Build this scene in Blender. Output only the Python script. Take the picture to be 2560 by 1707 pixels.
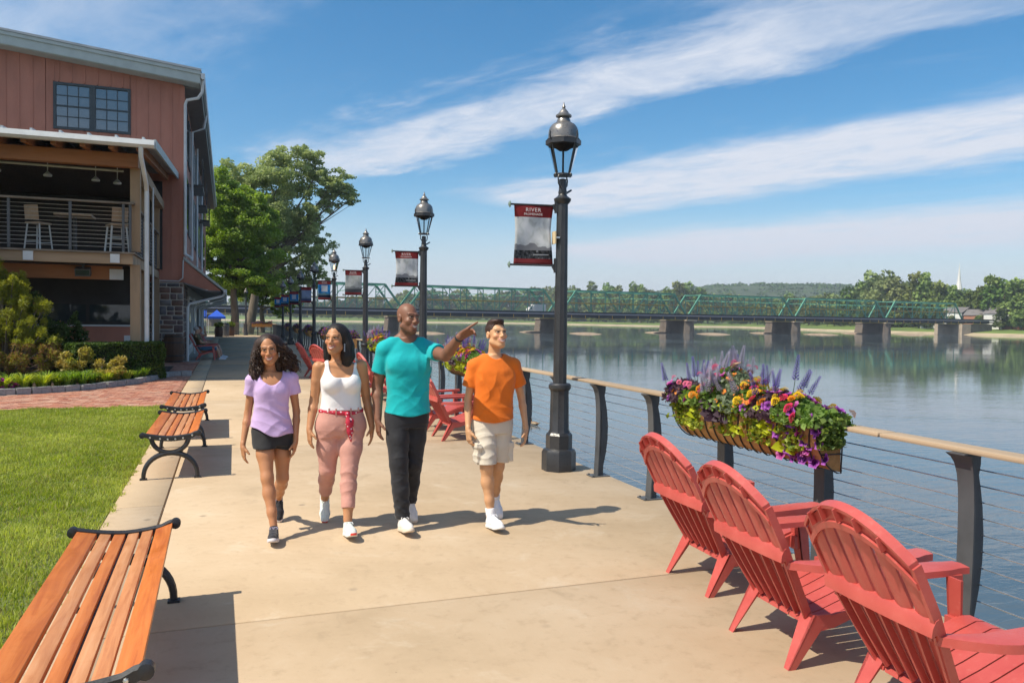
import bpy, bmesh, math, random
import numpy as np
from mathutils import Vector, Matrix, Euler
sc = bpy.context.scene
for _o in list(bpy.data.objects): bpy.data.objects.remove(_o)
C = sc.collection
R = math.radians
rnd = random.Random(7)
rng = np.random.default_rng(7)

# ------------------------------------------------------------------ camera, world, sun, exposure
cam_d = bpy.data.cameras.new('camera'); cam = bpy.data.objects.new('camera', cam_d); C.objects.link(cam)
cam_d.sensor_width = 36.0; cam_d.lens = 36.0*1960/2560
cam_d.clip_start = 0.05; cam_d.clip_end = 20000
_yaw, _pit, _rol = R(20.0), -math.atan((853.5-798.0)/1960), 0.013
_F = Vector((math.sin(_yaw)*math.cos(_pit), math.cos(_yaw)*math.cos(_pit), math.sin(_pit)))
_Rt = Vector((math.cos(_yaw), -math.sin(_yaw), 0)); _Up = _Rt.cross(_F)
_R2 = _Rt*math.cos(_rol)+_Up*math.sin(_rol); _U2 = -_Rt*math.sin(_rol)+_Up*math.cos(_rol)
cam.matrix_world = Matrix(((_R2.x, _U2.x, -_F.x, 0), (_R2.y, _U2.y, -_F.y, 0), (_R2.z, _U2.z, -_F.z, 1.7), (0, 0, 0, 1)))
sc.camera = cam
SUN_EL = R(54.0); SUN_AZ_TO = (0.9890, 0.1478)      # horizontal direction the shadows fall in
sun_d = bpy.data.lights.new('sun', 'SUN'); sun_d.energy = 2.6; sun_d.angle = R(0.5); sun_d.color = (1.0, 0.91, 0.75)
sun = bpy.data.objects.new('sun', sun_d); C.objects.link(sun)
_sd = Vector((SUN_AZ_TO[0]*math.cos(SUN_EL), SUN_AZ_TO[1]*math.cos(SUN_EL), -math.sin(SUN_EL)))
sun.rotation_euler = _sd.to_track_quat('-Z', 'Y').to_euler()
sc.render.engine = 'CYCLES'
sc.cycles.use_denoising = True
sc.cycles.max_bounces = 6; sc.cycles.diffuse_bounces = 4; sc.cycles.glossy_bounces = 3
sc.cycles.transparent_max_bounces = 8; sc.cycles.transmission_bounces = 4
sc.cycles.caustics_reflective = False; sc.cycles.caustics_refractive = False
vs = sc.view_settings; vs.view_transform = 'Standard'; vs.look = 'None'; vs.gamma = 1.0; vs.use_curve_mapping = False
vs.exposure = 1.2

W = bpy.data.worlds.new('World'); sc.world = W; W.use_nodes = True
nt = W.node_tree; nt.nodes.clear()
def wn(t, **k):
    n = nt.nodes.new(t)
    for a, b in k.items(): setattr(n, a, b)
    return n
def wmath(op, a, b=None, c=None, clamp=False):
    n = wn('ShaderNodeMath', operation=op, use_clamp=clamp)
    for i, v in enumerate((a, b, c)):
        if v is None: continue
        if isinstance(v, (int, float)): n.inputs[i].default_value = v
        else: nt.links.new(v, n.inputs[i])
    return n.outputs[0]
sky = wn('ShaderNodeTexSky', sky_type='NISHITA', sun_disc=False)
sky.sun_elevation = SUN_EL; sky.sun_rotation = math.atan2(-SUN_AZ_TO[0], -SUN_AZ_TO[1])
sky.altitude = 0; sky.air_density = 1.0; sky.dust_density = 0.35; sky.ozone_density = 3.2
hs = wn('ShaderNodeHueSaturation'); hs.inputs['Saturation'].default_value = 1.34; hs.inputs['Hue'].default_value = 0.492
nt.links.new(sky.outputs[0], hs.inputs['Color'])
bg_sky = wn('ShaderNodeBackground'); bg_sky.inputs['Strength'].default_value = 0.0615
nt.links.new(hs.outputs[0], bg_sky.inputs['Color'])
# clouds: long streaks on a flat layer high above (planar mapping of the view direction)
tc = wn('ShaderNodeTexCoord'); sx = wn('ShaderNodeSeparateXYZ'); nt.links.new(tc.outputs['Generated'], sx.inputs[0])
zc = wmath('MAXIMUM', sx.outputs[2], 0.012)
zc = wmath('ADD', zc, 0.03)
u = wmath('DIVIDE', sx.outputs[0], zc); v = wmath('DIVIDE', sx.outputs[1], zc)
CL = R(155.5)   # heading of the streaks
al = wmath('ADD', wmath('MULTIPLY', u, math.sin(CL)), wmath('MULTIPLY', v, math.cos(CL)))
ac = wmath('SUBTRACT', wmath('MULTIPLY', v, math.sin(CL)), wmath('MULTIPLY', u, math.cos(CL)))
def cnoise(a, b, sa, sb, det, rough, off=0.0, dist=0.0):
    cx = wn('ShaderNodeCombineXYZ')
    nt.links.new(wmath('MULTIPLY', a, sa), cx.inputs[0]); nt.links.new(wmath('MULTIPLY', b, sb), cx.inputs[1]); cx.inputs[2].default_value = off
    n = wn('ShaderNodeTexNoise'); n.inputs['Scale'].default_value = 1.0; n.inputs['Detail'].default_value = det
    n.inputs['Roughness'].default_value = rough; n.inputs['Distortion'].default_value = dist
    nt.links.new(cx.outputs[0], n.inputs['Vector'])
    return n.outputs[0]
n1 = cnoise(al, ac, 0.9, 2.0, 7, 0.62, 3.1, 0.4)
nfine = cnoise(al, ac, 3.4, 5.0, 8, 0.66, 1.7, 0.6)
nbig = cnoise(al, ac, 0.35, 0.45, 3, 0.5, 8.2)
acw = wmath('ADD', ac, wmath('MULTIPLY', wmath('SUBTRACT', n1, 0.5), 0.95))
acw = wmath('ADD', acw, wmath('MULTIPLY', wmath('SUBTRACT', nfine, 0.5), 0.42))
def band(c, w_lo, w_hi, a0, a1, fa, fb, strength):
    d = wmath('SUBTRACT', acw, c)
    up = wn('ShaderNodeMapRange', interpolation_type='SMOOTHSTEP'); nt.links.new(d, up.inputs[0])
    up.inputs[1].default_value = -w_lo; up.inputs[2].default_value = -w_lo*0.25
    dn = wn('ShaderNodeMapRange', interpolation_type='SMOOTHSTEP'); nt.links.new(d, dn.inputs[0])
    dn.inputs[1].default_value = w_hi; dn.inputs[2].default_value = w_hi*0.15
    m = wmath('MULTIPLY', up.outputs[0], dn.outputs[0])
    e0 = wn('ShaderNodeMapRange', interpolation_type='SMOOTHSTEP'); nt.links.new(al, e0.inputs[0]); e0.inputs[1].default_value = a0; e0.inputs[2].default_value = a0+fa
    e1 = wn('ShaderNodeMapRange', interpolation_type='SMOOTHSTEP'); nt.links.new(al, e1.inputs[0]); e1.inputs[1].default_value = a1+fb; e1.inputs[2].default_value = a1
    m = wmath('MULTIPLY', wmath('MULTIPLY', m, e0.outputs[0]), e1.outputs[0])
    return wmath('MULTIPLY', m, strength)
mA = band(2.45, 0.58, 0.38, -4.9, -1.6, 0.9, 1.8, 0.95)
mB = band(4.15, 0.95, 0.9, -4.3, 6.0, 0.5, 2.0, 1.15)
mC = band(6.9, 1.5, 2.6, -6.8, 9.0, 1.6, 2.0, 1.25)
mD = band(0.6, 0.7, 0.7, -4.2, -2.0, 1.0, 1.2, 0.5)
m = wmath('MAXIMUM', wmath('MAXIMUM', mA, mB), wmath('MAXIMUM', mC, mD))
for q in ((-0.75, 1.0, 0.95, -40, 40, 1, 1, 0.95), (-3.1, 1.4, 1.4, -40, 40, 1, 1, 0.95), (-6.6, 2.2, 2.2, -40, 40, 1, 1, 0.95)): m = wmath('MAXIMUM', m, band(*q))   # cloud bands added over the unseen sky, broad enough to lift the shadow fill
wisp = wn('ShaderNodeMapRange', interpolation_type='SMOOTHSTEP'); nt.links.new(cnoise(al, ac, 0.55, 1.5, 7, 0.65, 5.5, 0.8), wisp.inputs[0])
wisp.inputs[1].default_value = 0.52; wisp.inputs[2].default_value = 0.85; wisp.inputs[4].default_value = 0.5
m = wmath('MAXIMUM', m, wmath('MULTIPLY', wisp.outputs[0], nbig))
tx = wn('ShaderNodeMapRange'); nt.links.new(cnoise(al, ac, 2.6, 4.5, 9, 0.68, 2.2, 0.5), tx.inputs[0])
tx.inputs[1].default_value = 0.3; tx.inputs[2].default_value = 0.6; tx.inputs[3].default_value = 0.5; tx.inputs[4].default_value = 1.0
m = wmath('MULTIPLY', m, tx.outputs[0])
hz = wn('ShaderNodeMapRange', interpolation_type='SMOOTHERSTEP'); nt.links.new(sx.outputs[2], hz.inputs[0])
hz.inputs[1].default_value = 0.19; hz.inputs[2].default_value = -0.02; hz.inputs[3].default_value = 0.0; hz.inputs[4].default_value = 0.85
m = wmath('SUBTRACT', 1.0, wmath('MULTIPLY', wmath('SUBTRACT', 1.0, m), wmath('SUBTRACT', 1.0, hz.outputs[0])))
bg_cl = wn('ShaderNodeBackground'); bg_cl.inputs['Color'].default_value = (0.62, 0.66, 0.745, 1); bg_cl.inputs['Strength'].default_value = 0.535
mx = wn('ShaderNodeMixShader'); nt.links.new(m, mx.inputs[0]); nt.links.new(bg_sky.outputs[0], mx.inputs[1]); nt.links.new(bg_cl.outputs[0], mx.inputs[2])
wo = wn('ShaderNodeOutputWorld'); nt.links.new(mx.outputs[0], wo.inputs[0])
# ------------------------------------------------------------------ helpers
def tag(o, label=None, cat=None, group=None, kind=None):
    if label: o['label'] = label
    if cat: o['category'] = cat
    if group: o['group'] = group
    if kind: o['kind'] = kind
    return o
def thing(name, label, cat, loc=(0, 0, 0), rz=0.0, group=None):
    o = bpy.data.objects.new(name, None); C.objects.link(o)
    o.empty_display_size = 0.1
    o.location = loc; o.rotation_euler = (0, 0, rz)
    return tag(o, label, cat, group)
def dup(root, loc=None, rz=None, label=None, group=None, parent=None):
    r = root.copy(); C.objects.link(r)
    if parent is not None: r.parent = parent
    if loc is not None: r.location = loc
    if rz is not None: r.rotation_euler = (0, 0, rz)
    if label: r['label'] = label
    if group: r['group'] = group
    for ch in list(root.children): dup(ch, parent=r)
    return r
def inst(src, parent, loc=(0, 0, 0), rot=(0, 0, 0), scale=None, name=None):
    "another part sharing the mesh of src"
    o = bpy.data.objects.new(name or src.name.split('.')[0], src.data); C.objects.link(o); o.parent = parent
    o.location = loc; o.rotation_euler = rot
    if scale is not None: o.scale = scale if hasattr(scale, '__len__') else (scale,)*3
    return o
class MB:
    def __init__(self): self.v = []; self.f = []; self.m = []
    def add(self, v, f, m=0):
        b = len(self.v); self.v += [tuple(p) for p in v]; self.f += [tuple(i+b for i in q) for q in f]; self.m += [m]*len(f); return self
    def box(self, c, s, rot=None, m=0):
        hx, hy, hz = s[0]/2, s[1]/2, s[2]/2
        v = [Vector((x, y, z)) for x in (-hx, hx) for y in (-hy, hy) for z in (-hz, hz)]
        if rot is not None:
            M = Euler(rot).to_matrix() if not isinstance(rot, Matrix) else rot
            v = [M @ p for p in v]
        v = [p+Vector(c) for p in v]
        return self.add(v, [(0, 1, 3, 2), (4, 6, 7, 5), (0, 4, 5, 1), (2, 3, 7, 6), (0, 2, 6, 4), (1, 5, 7, 3)], m)
    def bb(self, lo, hi, m=0): return self.box([(a+b)/2 for a, b in zip(lo, hi)], [b-a for a, b in zip(lo, hi)], None, m)
    def beam(self, a, b, w, h, m=0, up=(0, 0, 1)):
        a, b = Vector(a), Vector(b); d = (b-a).normalized(); s = d.cross(Vector(up))
        if s.length < 1e-4: s = d.cross(Vector((1, 0, 0)))
        s.normalize(); t = s.cross(d)
        v = [p+s*(i*w/2)+t*(j*h/2) for p in (a, b) for i, j in ((-1, -1), (1, -1), (1, 1), (-1, 1))]
        return self.add(v, [(0, 1, 2, 3), (7, 6, 5, 4), (0, 4, 5, 1), (1, 5, 6, 2), (2, 6, 7, 3), (3, 7, 4, 0)], m)
    def tube(self, pts, r, n=6, m=0, cap=True):
        pts = [Vector(p) for p in pts]; rs = r if hasattr(r, '__len__') else [r]*len(pts)
        v = []; f = []; ref = None
        for i, p in enumerate(pts):
            d = (pts[min(i+1, len(pts)-1)]-pts[max(i-1, 0)]).normalized()
            if ref is None: ref = d.cross(Vector((0, 0, 1)) if abs(d.z) < 0.9 else Vector((1, 0, 0))).normalized()
            s = (ref-d*ref.dot(d)).normalized(); t = d.cross(s); ref = s
            v += [p+(s*math.cos(2*math.pi*k/n)+t*math.sin(2*math.pi*k/n))*rs[i] for k in range(n)]
        for i in range(len(pts)-1):
            for k in range(n):
                f.append((i*n+k, i*n+(k+1) % n, (i+1)*n+(k+1) % n, (i+1)*n+k))
        if cap: f += [tuple(reversed(range(n))), tuple((len(pts)-1)*n+k for k in range(n))]
        return self.add(v, f, m)
    def lathe(self, prof, n=16, c=(0, 0, 0), m=0, a0=0.0, flute=None):
        v = []; f = []
        for r, z in prof:
            for k in range(n):
                a = a0+2*math.pi*k/n; q = r*(1-(flute if (flute and k % 2) else 0))
                v.append((c[0]+q*math.cos(a), c[1]+q*math.sin(a), c[2]+z))
        for i in range(len(prof)-1):
            for k in range(n): f.append((i*n+k, i*n+(k+1) % n, (i+1)*n+(k+1) % n, (i+1)*n+k))
        f += [tuple(reversed(range(n))), tuple((len(prof)-1)*n+k for k in range(n))]
        return self.add(v, f, m)
    def prism(self, poly, d0, d1, axis='y', m=0):
        "poly of 2-D points extruded along axis"
        def P(p, d): return {'y': (p[0], d, p[1]), 'x': (d, p[0], p[1]), 'z': (p[0], p[1], d)}[axis]
        n = len(poly); v = [P(p, d0) for p in poly]+[P(p, d1) for p in poly]
        f = [tuple(range(n)), tuple(reversed(range(n, 2*n)))]+[(i, i+n, (i+1) % n+n, (i+1) % n) for i in range(n)]
        return self.add(v, f, m)
    def grid(self, P, m=0, closed_u=False):
        "P[i][j] surface points"
        nu, nv = len(P), len(P[0]); v = [p for row in P for p in row]; f = []
        for i in range(nu if closed_u else nu-1):
            for j in range(nv-1): f.append((i*nv+j, ((i+1) % nu)*nv+j, ((i+1) % nu)*nv+j+1, i*nv+j+1))
        return self.add(v, f, m)
    def mesh(self, name, mats, smooth=False, fix=True):
        me = bpy.data.meshes.new(name); me.from_pydata([tuple(p) for p in self.v], [], self.f)
        mats = mats if isinstance(mats, (list, tuple)) else [mats]
        for x in mats: me.materials.append(x)
        if len(mats) > 1: me.polygons.foreach_set('material_index', self.m)
        if fix:
            bm = bmesh.new(); bm.from_mesh(me); bmesh.ops.recalc_face_normals(bm, faces=bm.faces); bm.to_mesh(me); bm.free()
        if smooth:
            me.polygons.foreach_set('use_smooth', [True]*len(me.polygons))
            if smooth != 'all': me.set_sharp_from_angle(angle=R(smooth if smooth is not True else 40))
        me.update(); return me
    def obj(self, name, mats, parent=None, smooth=False, fix=True, loc=None, rot=None):
        o = bpy.data.objects.new(name, self.mesh(name, mats, smooth, fix)); C.objects.link(o)
        if parent is not None: o.parent = parent
        if loc is not None: o.location = loc
        if rot is not None: o.rotation_euler = rot
        return o
def bevel(o, w=0.004, seg=2):
    bm = bmesh.new(); bm.from_mesh(o.data)
    bmesh.ops.bevel(bm, geom=[e for e in bm.edges if e.calc_face_angle(0) > 0.5], offset=w, segments=seg, affect='EDGES', profile=0.6)
    bm.to_mesh(o.data); bm.free(); o.data.polygons.foreach_set('use_smooth', [True]*len(o.data.polygons)); o.data.set_sharp_from_angle(angle=R(50)); return o
def np_mesh(name, V, Fq, mat, col=None, smooth=False):
    "fast mesh from numpy arrays; Fq (n,3) or (n,4); col per-vertex colour"
    me = bpy.data.meshes.new(name); V = np.asarray(V, np.float32); Fq = np.asarray(Fq, np.int32); k = Fq.shape[1]
    me.vertices.add(len(V)); me.vertices.foreach_set('co', V.ravel())
    me.loops.add(Fq.size); me.loops.foreach_set('vertex_index', Fq.ravel())
    me.polygons.add(len(Fq)); me.polygons.foreach_set('loop_start', np.arange(0, Fq.size, k, dtype=np.int32))
    if smooth: me.polygons.foreach_set('use_smooth', np.ones(len(Fq), bool))
    if col is not None:
        a = me.color_attributes.new('col', 'FLOAT_COLOR', 'POINT')
        c4 = np.ones((len(V), 4), np.float32); c4[:, :3] = col; a.data.foreach_set('color', c4.ravel())
    if mat is not None:
        for m_ in (mat if isinstance(mat, (list, tuple)) else [mat]): me.materials.append(m_)
    me.update(calc_edges=True); return me
def np_obj(name, V, Fq, mat, parent=None, col=None, smooth=False):
    o = bpy.data.objects.new(name, np_mesh(name, V, Fq, mat, col, smooth)); C.objects.link(o)
    if parent is not None: o.parent = parent
    return o

# ------------------------------------------------------------------ materials
class Mat:
    def __init__(self, name):
        self.m = bpy.data.materials.new(name); self.m.use_nodes = True; self.t = self.m.node_tree
        self.b = self.t.nodes['Principled BSDF']; self.L = self.t.links.new
    def n(self, t, **k):
        x = self.t.nodes.new(t)
        for a, b in k.items(): setattr(x, a, b)
        return x
    def coord(self, which='Object', scale=(1, 1, 1), rot=(0, 0, 0)):
        c = self.n('ShaderNodeTexCoord'); mp = self.n('ShaderNodeMapping'); self.L(c.outputs[which], mp.inputs[0])
        mp.inputs['Scale'].default_value = scale; mp.inputs['Rotation'].default_value = rot; return mp.outputs[0]
    def noise(self, vec, scale, detail=4, rough=0.55, dist=0.0):
        x = self.n('ShaderNodeTexNoise'); x.inputs['Scale'].default_value = scale; x.inputs['Detail'].default_value = detail
        x.inputs['Roughness'].default_value = rough; x.inputs['Distortion'].default_value = dist; self.L(vec, x.inputs['Vector']); return x.outputs[0]
    def ramp(self, fac, stops):
        x = self.n('ShaderNodeValToRGB'); e = x.color_ramp.elements
        while len(e) < len(stops): e.new(0.5)
        for q, (p, c) in zip(e, stops): q.position = p; q.color = (*c, 1) if len(c) == 3 else c
        self.L(fac, x.inputs[0]); return x.outputs[0]
    def mix(self, fac, a, b, mode='MIX'):
        x = self.n('ShaderNodeMix', data_type='RGBA', blend_type=mode)
        for i, v in ((0, fac), (6, a), (7, b)):
            if isinstance(v, (int, float)): x.inputs[i].default_value = v
            elif isinstance(v, (tuple, list)): x.inputs[i].default_value = (*v, 1) if len(v) == 3 else v
            else: self.L(v, x.inputs[i])
        return x.outputs[2]
    def math(self, op, a, b=None, clamp=False):
        x = self.n('ShaderNodeMath', operation=op, use_clamp=clamp)
        for i, v in enumerate((a, b)):
            if v is None: continue
            if isinstance(v, (int, float)): x.inputs[i].default_value = v
            else: self.L(v, x.inputs[i])
        return x.outputs[0]
    def maprange(self, a, f0, f1, t0=0.0, t1=1.0):
        x = self.n('ShaderNodeMapRange', interpolation_type='SMOOTHSTEP'); self.L(a, x.inputs[0])
        for i, v in enumerate((f0, f1, t0, t1)): x.inputs[i+1].default_value = v
        return x.outputs[0]
    def color(self, c):
        if isinstance(c, (tuple, list)): self.b.inputs['Base Color'].default_value = (*c, 1)
        else: self.L(c, self.b.inputs['Base Color'])
        return self
    def set(self, **k):
        for a, v in k.items():
            i = self.b.inputs[a.replace('_', ' ')]
            if isinstance(v, (int, float, tuple)): i.default_value = v
            else: self.L(v, i)
        return self
    def bump(self, h, strength=0.3, dist=0.01):
        x = self.n('ShaderNodeBump'); x.inputs['Strength'].default_value = strength; x.inputs['Distance'].default_value = dist
        self.L(h, x.inputs['Height']); self.L(x.outputs[0], self.b.inputs['Normal']); return self
def pm(name, c, var=0.25, scale=6.0, rough=0.6, bump=0.15, bscale=40.0, metal=0.0, stretch=(1, 1, 1), spec=0.4, c2=None, rvar=0.15, coord='Object', bdist=0.004):
    "a plain painted / natural surface with uneven colour, gloss and fine relief"
    M = Mat(name); v = M.coord(coord, stretch); n = M.noise(v, scale, 5, 0.6)
    lo = tuple(x*(1-var) for x in c) if c2 is None else c2; hi = tuple(min(1, x*(1+var*0.7)) for x in c)
    M.color(M.ramp(n, [(0.3, lo), (0.5, c), (0.72, hi)]))
    n2 = M.noise(v, bscale, 3, 0.6)
    M.set(Roughness=M.maprange(n2, 0.2, 0.8, max(0.02, rough-rvar), min(1, rough+rvar)), Metallic=metal)
    M.b.inputs['Specular IOR Level'].default_value = spec
    if bump: M.bump(n2, bump, bdist)
    return M.m
def col_mat(name, rough=0.6, spec=0.3, bump=0.0, bscale=60, var=0.15, vscale=8, trans=0.0, rnd_obj=0.0):
    "albedo from the mesh's colour attribute (leaves, petals, skin), with noise"
    M = Mat(name); a = M.n('ShaderNodeVertexColor', layer_name='col'); v = M.coord('Object')
    n = M.noise(v, vscale, 4, 0.6); c = M.mix(1.0, a.outputs[0], M.ramp(n, [(0.25, (1-var,)*3), (0.75, (1+var*0.6,)*3)]), 'MULTIPLY')
    if rnd_obj:
        oi = M.n('ShaderNodeObjectInfo'); hv = M.n('ShaderNodeHueSaturation')
        M.L(M.maprange(oi.outputs['Random'], 0, 1, 0.5-rnd_obj*0.1, 0.5+rnd_obj*0.1), hv.inputs['Hue'])
        M.L(M.maprange(oi.outputs['Random'], 0, 1, 1-rnd_obj, 1+rnd_obj), hv.inputs['Value']); M.L(c, hv.inputs['Color']); c = hv.outputs[0]
    M.color(c); M.set(Roughness=rough); M.b.inputs['Specular IOR Level'].default_value = spec
    if bump: M.bump(M.noise(v, bscale, 3), bump, 0.004)
    if trans:
        tr = M.n('ShaderNodeBsdfTranslucent'); hv = M.n('ShaderNodeHueSaturation'); hv.inputs['Value'].default_value = 1.25; hv.inputs['Saturation'].default_value = 1.15
        M.L(c, hv.inputs['Color']); M.L(hv.outputs[0], tr.inputs['Color'])
        mx = M.n('ShaderNodeMixShader'); mx.inputs[0].default_value = trans
        M.L(M.b.outputs[0], mx.inputs[1]); M.L(tr.outputs[0], mx.inputs[2]); M.L(mx.outputs[0], M.t.nodes['Material Output'].inputs[0])
    return M.m
m_black = pm('black_iron', (0.022, 0.023, 0.027), 0.3, 8, 0.42, 0.12, 90, 0.0, spec=0.5)
m_grey_steel = pm('grey_painted_steel', (0.075, 0.08, 0.088), 0.25, 5, 0.45, 0.1, 80, 0.0, spec=0.5)
m_cable = pm('stainless_cable', (0.62, 0.62, 0.6), 0.15, 20, 0.35, 0.1, 300, 0.85)
m_white_trim = pm('white_gutter_paint', (0.6, 0.62, 0.63), 0.12, 3, 0.4, 0.08, 30)
m_leaf = col_mat('leaf', 0.5, 0.35, var=0.2, vscale=0.8, trans=0.45)
m_leaf_far = col_mat('far_foliage', 0.8, 0.1, var=0.25, vscale=0.3, trans=0.2, rnd_obj=0.22)
m_petal = col_mat('petal', 0.55, 0.25, var=0.12, vscale=30, trans=0.25)
m_bark = pm('bark', (0.16, 0.13, 0.1), 0.4, 4, 0.9, 0.6, 14, stretch=(1, 1, 0.25), bdist=0.05)
# ------------------------------------------------------------------ the setting
WZ = -2.6                     # river level
EDGE = 3.95                   # wall top at the river
# concrete promenade: cast panels with joints between them
M = Mat('promenade_concrete'); v = M.coord('Object')
n1 = M.noise(v, 0.55, 6, 0.65); n2 = M.noise(v, 9, 5, 0.7); n3 = M.noise(v, 38, 4, 0.75)
base = M.ramp(n1, [(0.3, (0.395, 0.295, 0.188)), (0.48, (0.47, 0.355, 0.235)), (0.7, (0.53, 0.415, 0.29))])
base = M.mix(M.maprange(n2, 0.5, 0.75, 0, 0.55), base, (0.36, 0.265, 0.17))
n4 = M.noise(v, 2.2, 6, 0.7, 0.6); base = M.mix(M.maprange(n4, 0.55, 0.72, 0, 0.5), base, (0.55, 0.46, 0.345)); base = M.mix(M.maprange(n4, 0.42, 0.3, 0, 0.4), base, (0.33, 0.25, 0.165))
base = M.mix(M.math('MULTIPLY', M.maprange(n3, 0.63, 0.70, 0, 0.85), M.maprange(M.noise(v, 1.7, 4, 0.7), 0.45, 0.62, 0.1, 1.0)), base, (0.22, 0.16, 0.11))
vo = M.n('ShaderNodeTexVoronoi'); vo.inputs['Scale'].default_value = 2.3; M.L(v, vo.inputs['Vector'])
patch = M.math('MULTIPLY', M.maprange(vo.outputs['Distance'], 0.1, 0.03, 0, 1), M.maprange(M.noise(v, 1.1, 2), 0.5, 0.6, 0, 1))
base = M.mix(M.math('MULTIPLY', patch, 0.7), base, (0.2, 0.16, 0.12))
M.color(base); M.set(Roughness=0.85); M.b.inputs['Specular IOR Level'].default_value = 0.25
M.bump(M.math('ADD', M.math('MULTIPLY', n3, 0.5), n2), 0.25, 0.006); m_conc = M.m
m_wall_conc = pm('wall_concrete', (0.36, 0.33, 0.28), 0.3, 1.2, 0.9, 0.4, 12, bdist=0.02)
m_soil = pm('dark_mulch', (0.045, 0.03, 0.02), 0.5, 8, 0.95, 0.8, 30, bdist=0.03)

def struct(name, mb, mats, **k):
    o = mb.obj(name, mats, **k); o['kind'] = 'structure'; return o
# ground sheet of the near bank
gz = -0.16
near = [(EDGE-0.05, -12), (EDGE-0.05, 73), (6, 92), (2, 130), (-30, 220), (-150, 420), (-600, 700), (-1000, 800), (-1000, -300), (EDGE-0.05, -300)]
m_ground = pm('bank_earth', (0.10, 0.11, 0.05), 0.5, 0.15, 0.95, 0.6, 2.0, bdist=0.1)
struct('ground', MB().add([(x, y, gz) for x, y in near], [tuple(range(len(near)))]), m_ground)
mbk = MB()
for (x0, y0), (x1, y1) in zip(near[1:6], near[2:7]): mbk.add([(x0, y0, gz), (x1, y1, gz), (x1+3, y1+2, WZ-1.5), (x0+3, y0+2, WZ-1.5)], [(0, 1, 2, 3)])
struct('river_bank', mbk, m_ground)
# promenade slab body + panels
prom = MB().bb((-0.95, -12, -0.5), (EDGE, 73, -0.03)).obj('promenade', m_wall_conc); prom['kind'] = 'structure'
wall = MB().bb((EDGE-0.5, -12, WZ-2), (EDGE-0.03, 73, -0.5)).obj('river_wall', m_wall_conc); wall['kind'] = 'structure'
def panel(x0, x1, y0, y1):
    g = 0.008; o = MB().bb((0, 0, -0.05), (x1-x0-2*g, y1-y0-2*g, 0)).obj('panel', m_conc, prom); o.location = (x0+g, y0+g, 0)
    bevel(o, 0.004, 1); return o
ys = [-12, -7.65, -1.55, 4.55, 10.65, 16.75, 22.85, 28.95, 35.05, 41.15, 47.25, 53.35, 59.45, 65.55, 73]
for a, b in zip(ys[:-1], ys[1:]):
    panel(-0.52, EDGE, a, b)
ys2 = [-12, -7.65, -4.6, -1.55, 1.5, 4.55, 7.6, 10.65, 13.7, 16.75, 19.8, 22.85, 25.9, 28.95, 35.05, 41.15, 47.25, 53.35, 59.45, 65.55, 73]
for a, b in zip(ys2[:-1], ys2[1:]): panel(-0.95, -0.52, a, b)
# patio under and beside the building
struct('patio', MB().bb((-40, 30.9, -0.2), (-0.955, 72.9, -0.004)), m_wall_conc)
# lawn bed + soil bed
m_lawn = pm('lawn_soil', (0.12, 0.15, 0.035), 0.5, 5, 0.95, 0.8, 40, bdist=0.03)
struct('lawn', MB().bb((-30, -12, -0.15), (-0.955, 15.93, -0.015)), m_lawn)
# river
M = Mat('river_water'); v = M.coord('Object')
mp = M.n('ShaderNodeMapping'); M.L(v, mp.inputs[0]); mp.inputs['Scale'].default_value = (0.55, 1.6, 1); mp.inputs['Rotation'].default_value = (0, 0, R(25))
w1 = M.noise(mp.outputs[0], 1.6, 4, 0.6, 0.4); w2 = M.noise(mp.outputs[0], 0.22, 3, 0.5, 0.5)
calm = M.noise(v, 0.02, 4, 0.55, 1.2)
ln = M.n('ShaderNodeVectorMath', operation='LENGTH'); M.L(v, ln.inputs[0])
far = M.maprange(ln.outputs['Value'], 12, 110, 1.0, 0.12)   # ripples lie along the wall, the open river is calm
hgt = M.math('MULTIPLY', M.math('ADD', M.math('MULTIPLY', w1, 0.55), w2), M.math('MULTIPLY', far, M.maprange(calm, 0.35, 0.65, 0.35, 1.0)))
M.color((0.065, 0.092, 0.112)); M.set(Roughness=M.maprange(calm, 0.45, 0.7, 0.03, 0.09)); M.b.inputs['IOR'].default_value = 1.333
M.b.inputs['Specular IOR Level'].default_value = 0.5; M.bump(hgt, 0.55, 0.09); m_water = M.m
river = struct('river', MB().add([(EDGE-0.45, -300, WZ), (1700, -300, WZ), (1700, 2300, WZ), (-900, 2300, WZ), (-900, 72, WZ), (EDGE-0.45, 72, WZ)], [(0, 1, 2, 3, 4, 5)]), m_water)
# ------------------------------------------------------------------ brick path, kerb of granite setts, garden bed
CURB = [(-9.5, 16.9), (-7.0, 17.6), (-5.4, 18.2), (-4.38, 18.72), (-3.8, 19.0), (-3.35, 19.35), (-2.95, 19.7), (-2.55, 20.3), (-2.15, 21.1), (-1.8, 22.2), (-1.55, 23.5), (-1.25, 23.72), (-0.98, 23.86)]
def curb_y(x):
    xs = [p[0] for p in CURB]; ysx = [p[1] for p in CURB]; return float(np.interp(x, xs, ysx))
bpath = MB().bb((-30, 15.93, -0.2), (-0.955, 30.9, -0.05)).obj('brick_path', pm('brick_bed_sand', (0.16, 0.11, 0.08), 0.3, 20, 0.95)); bpath['kind'] = 'structure'
m_bricks = [pm('brick_%s' % n, c, 0.3, 9, 0.85, 0.4, 60) for n, c in (('red', (0.42, 0.175, 0.11)), ('rose', (0.46, 0.235, 0.165)), ('brown', (0.27, 0.10, 0.07)), ('pale', (0.52, 0.32, 0.23)))]
bm_ = MB().bb((-0.0965, -0.0465, -0.05), (0.0965, 0.0465, 0.0)); bsrc = []
for mm in m_bricks:
    me = bm_.mesh('brick', mm); bsrc.append(me)
cells = []
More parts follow.
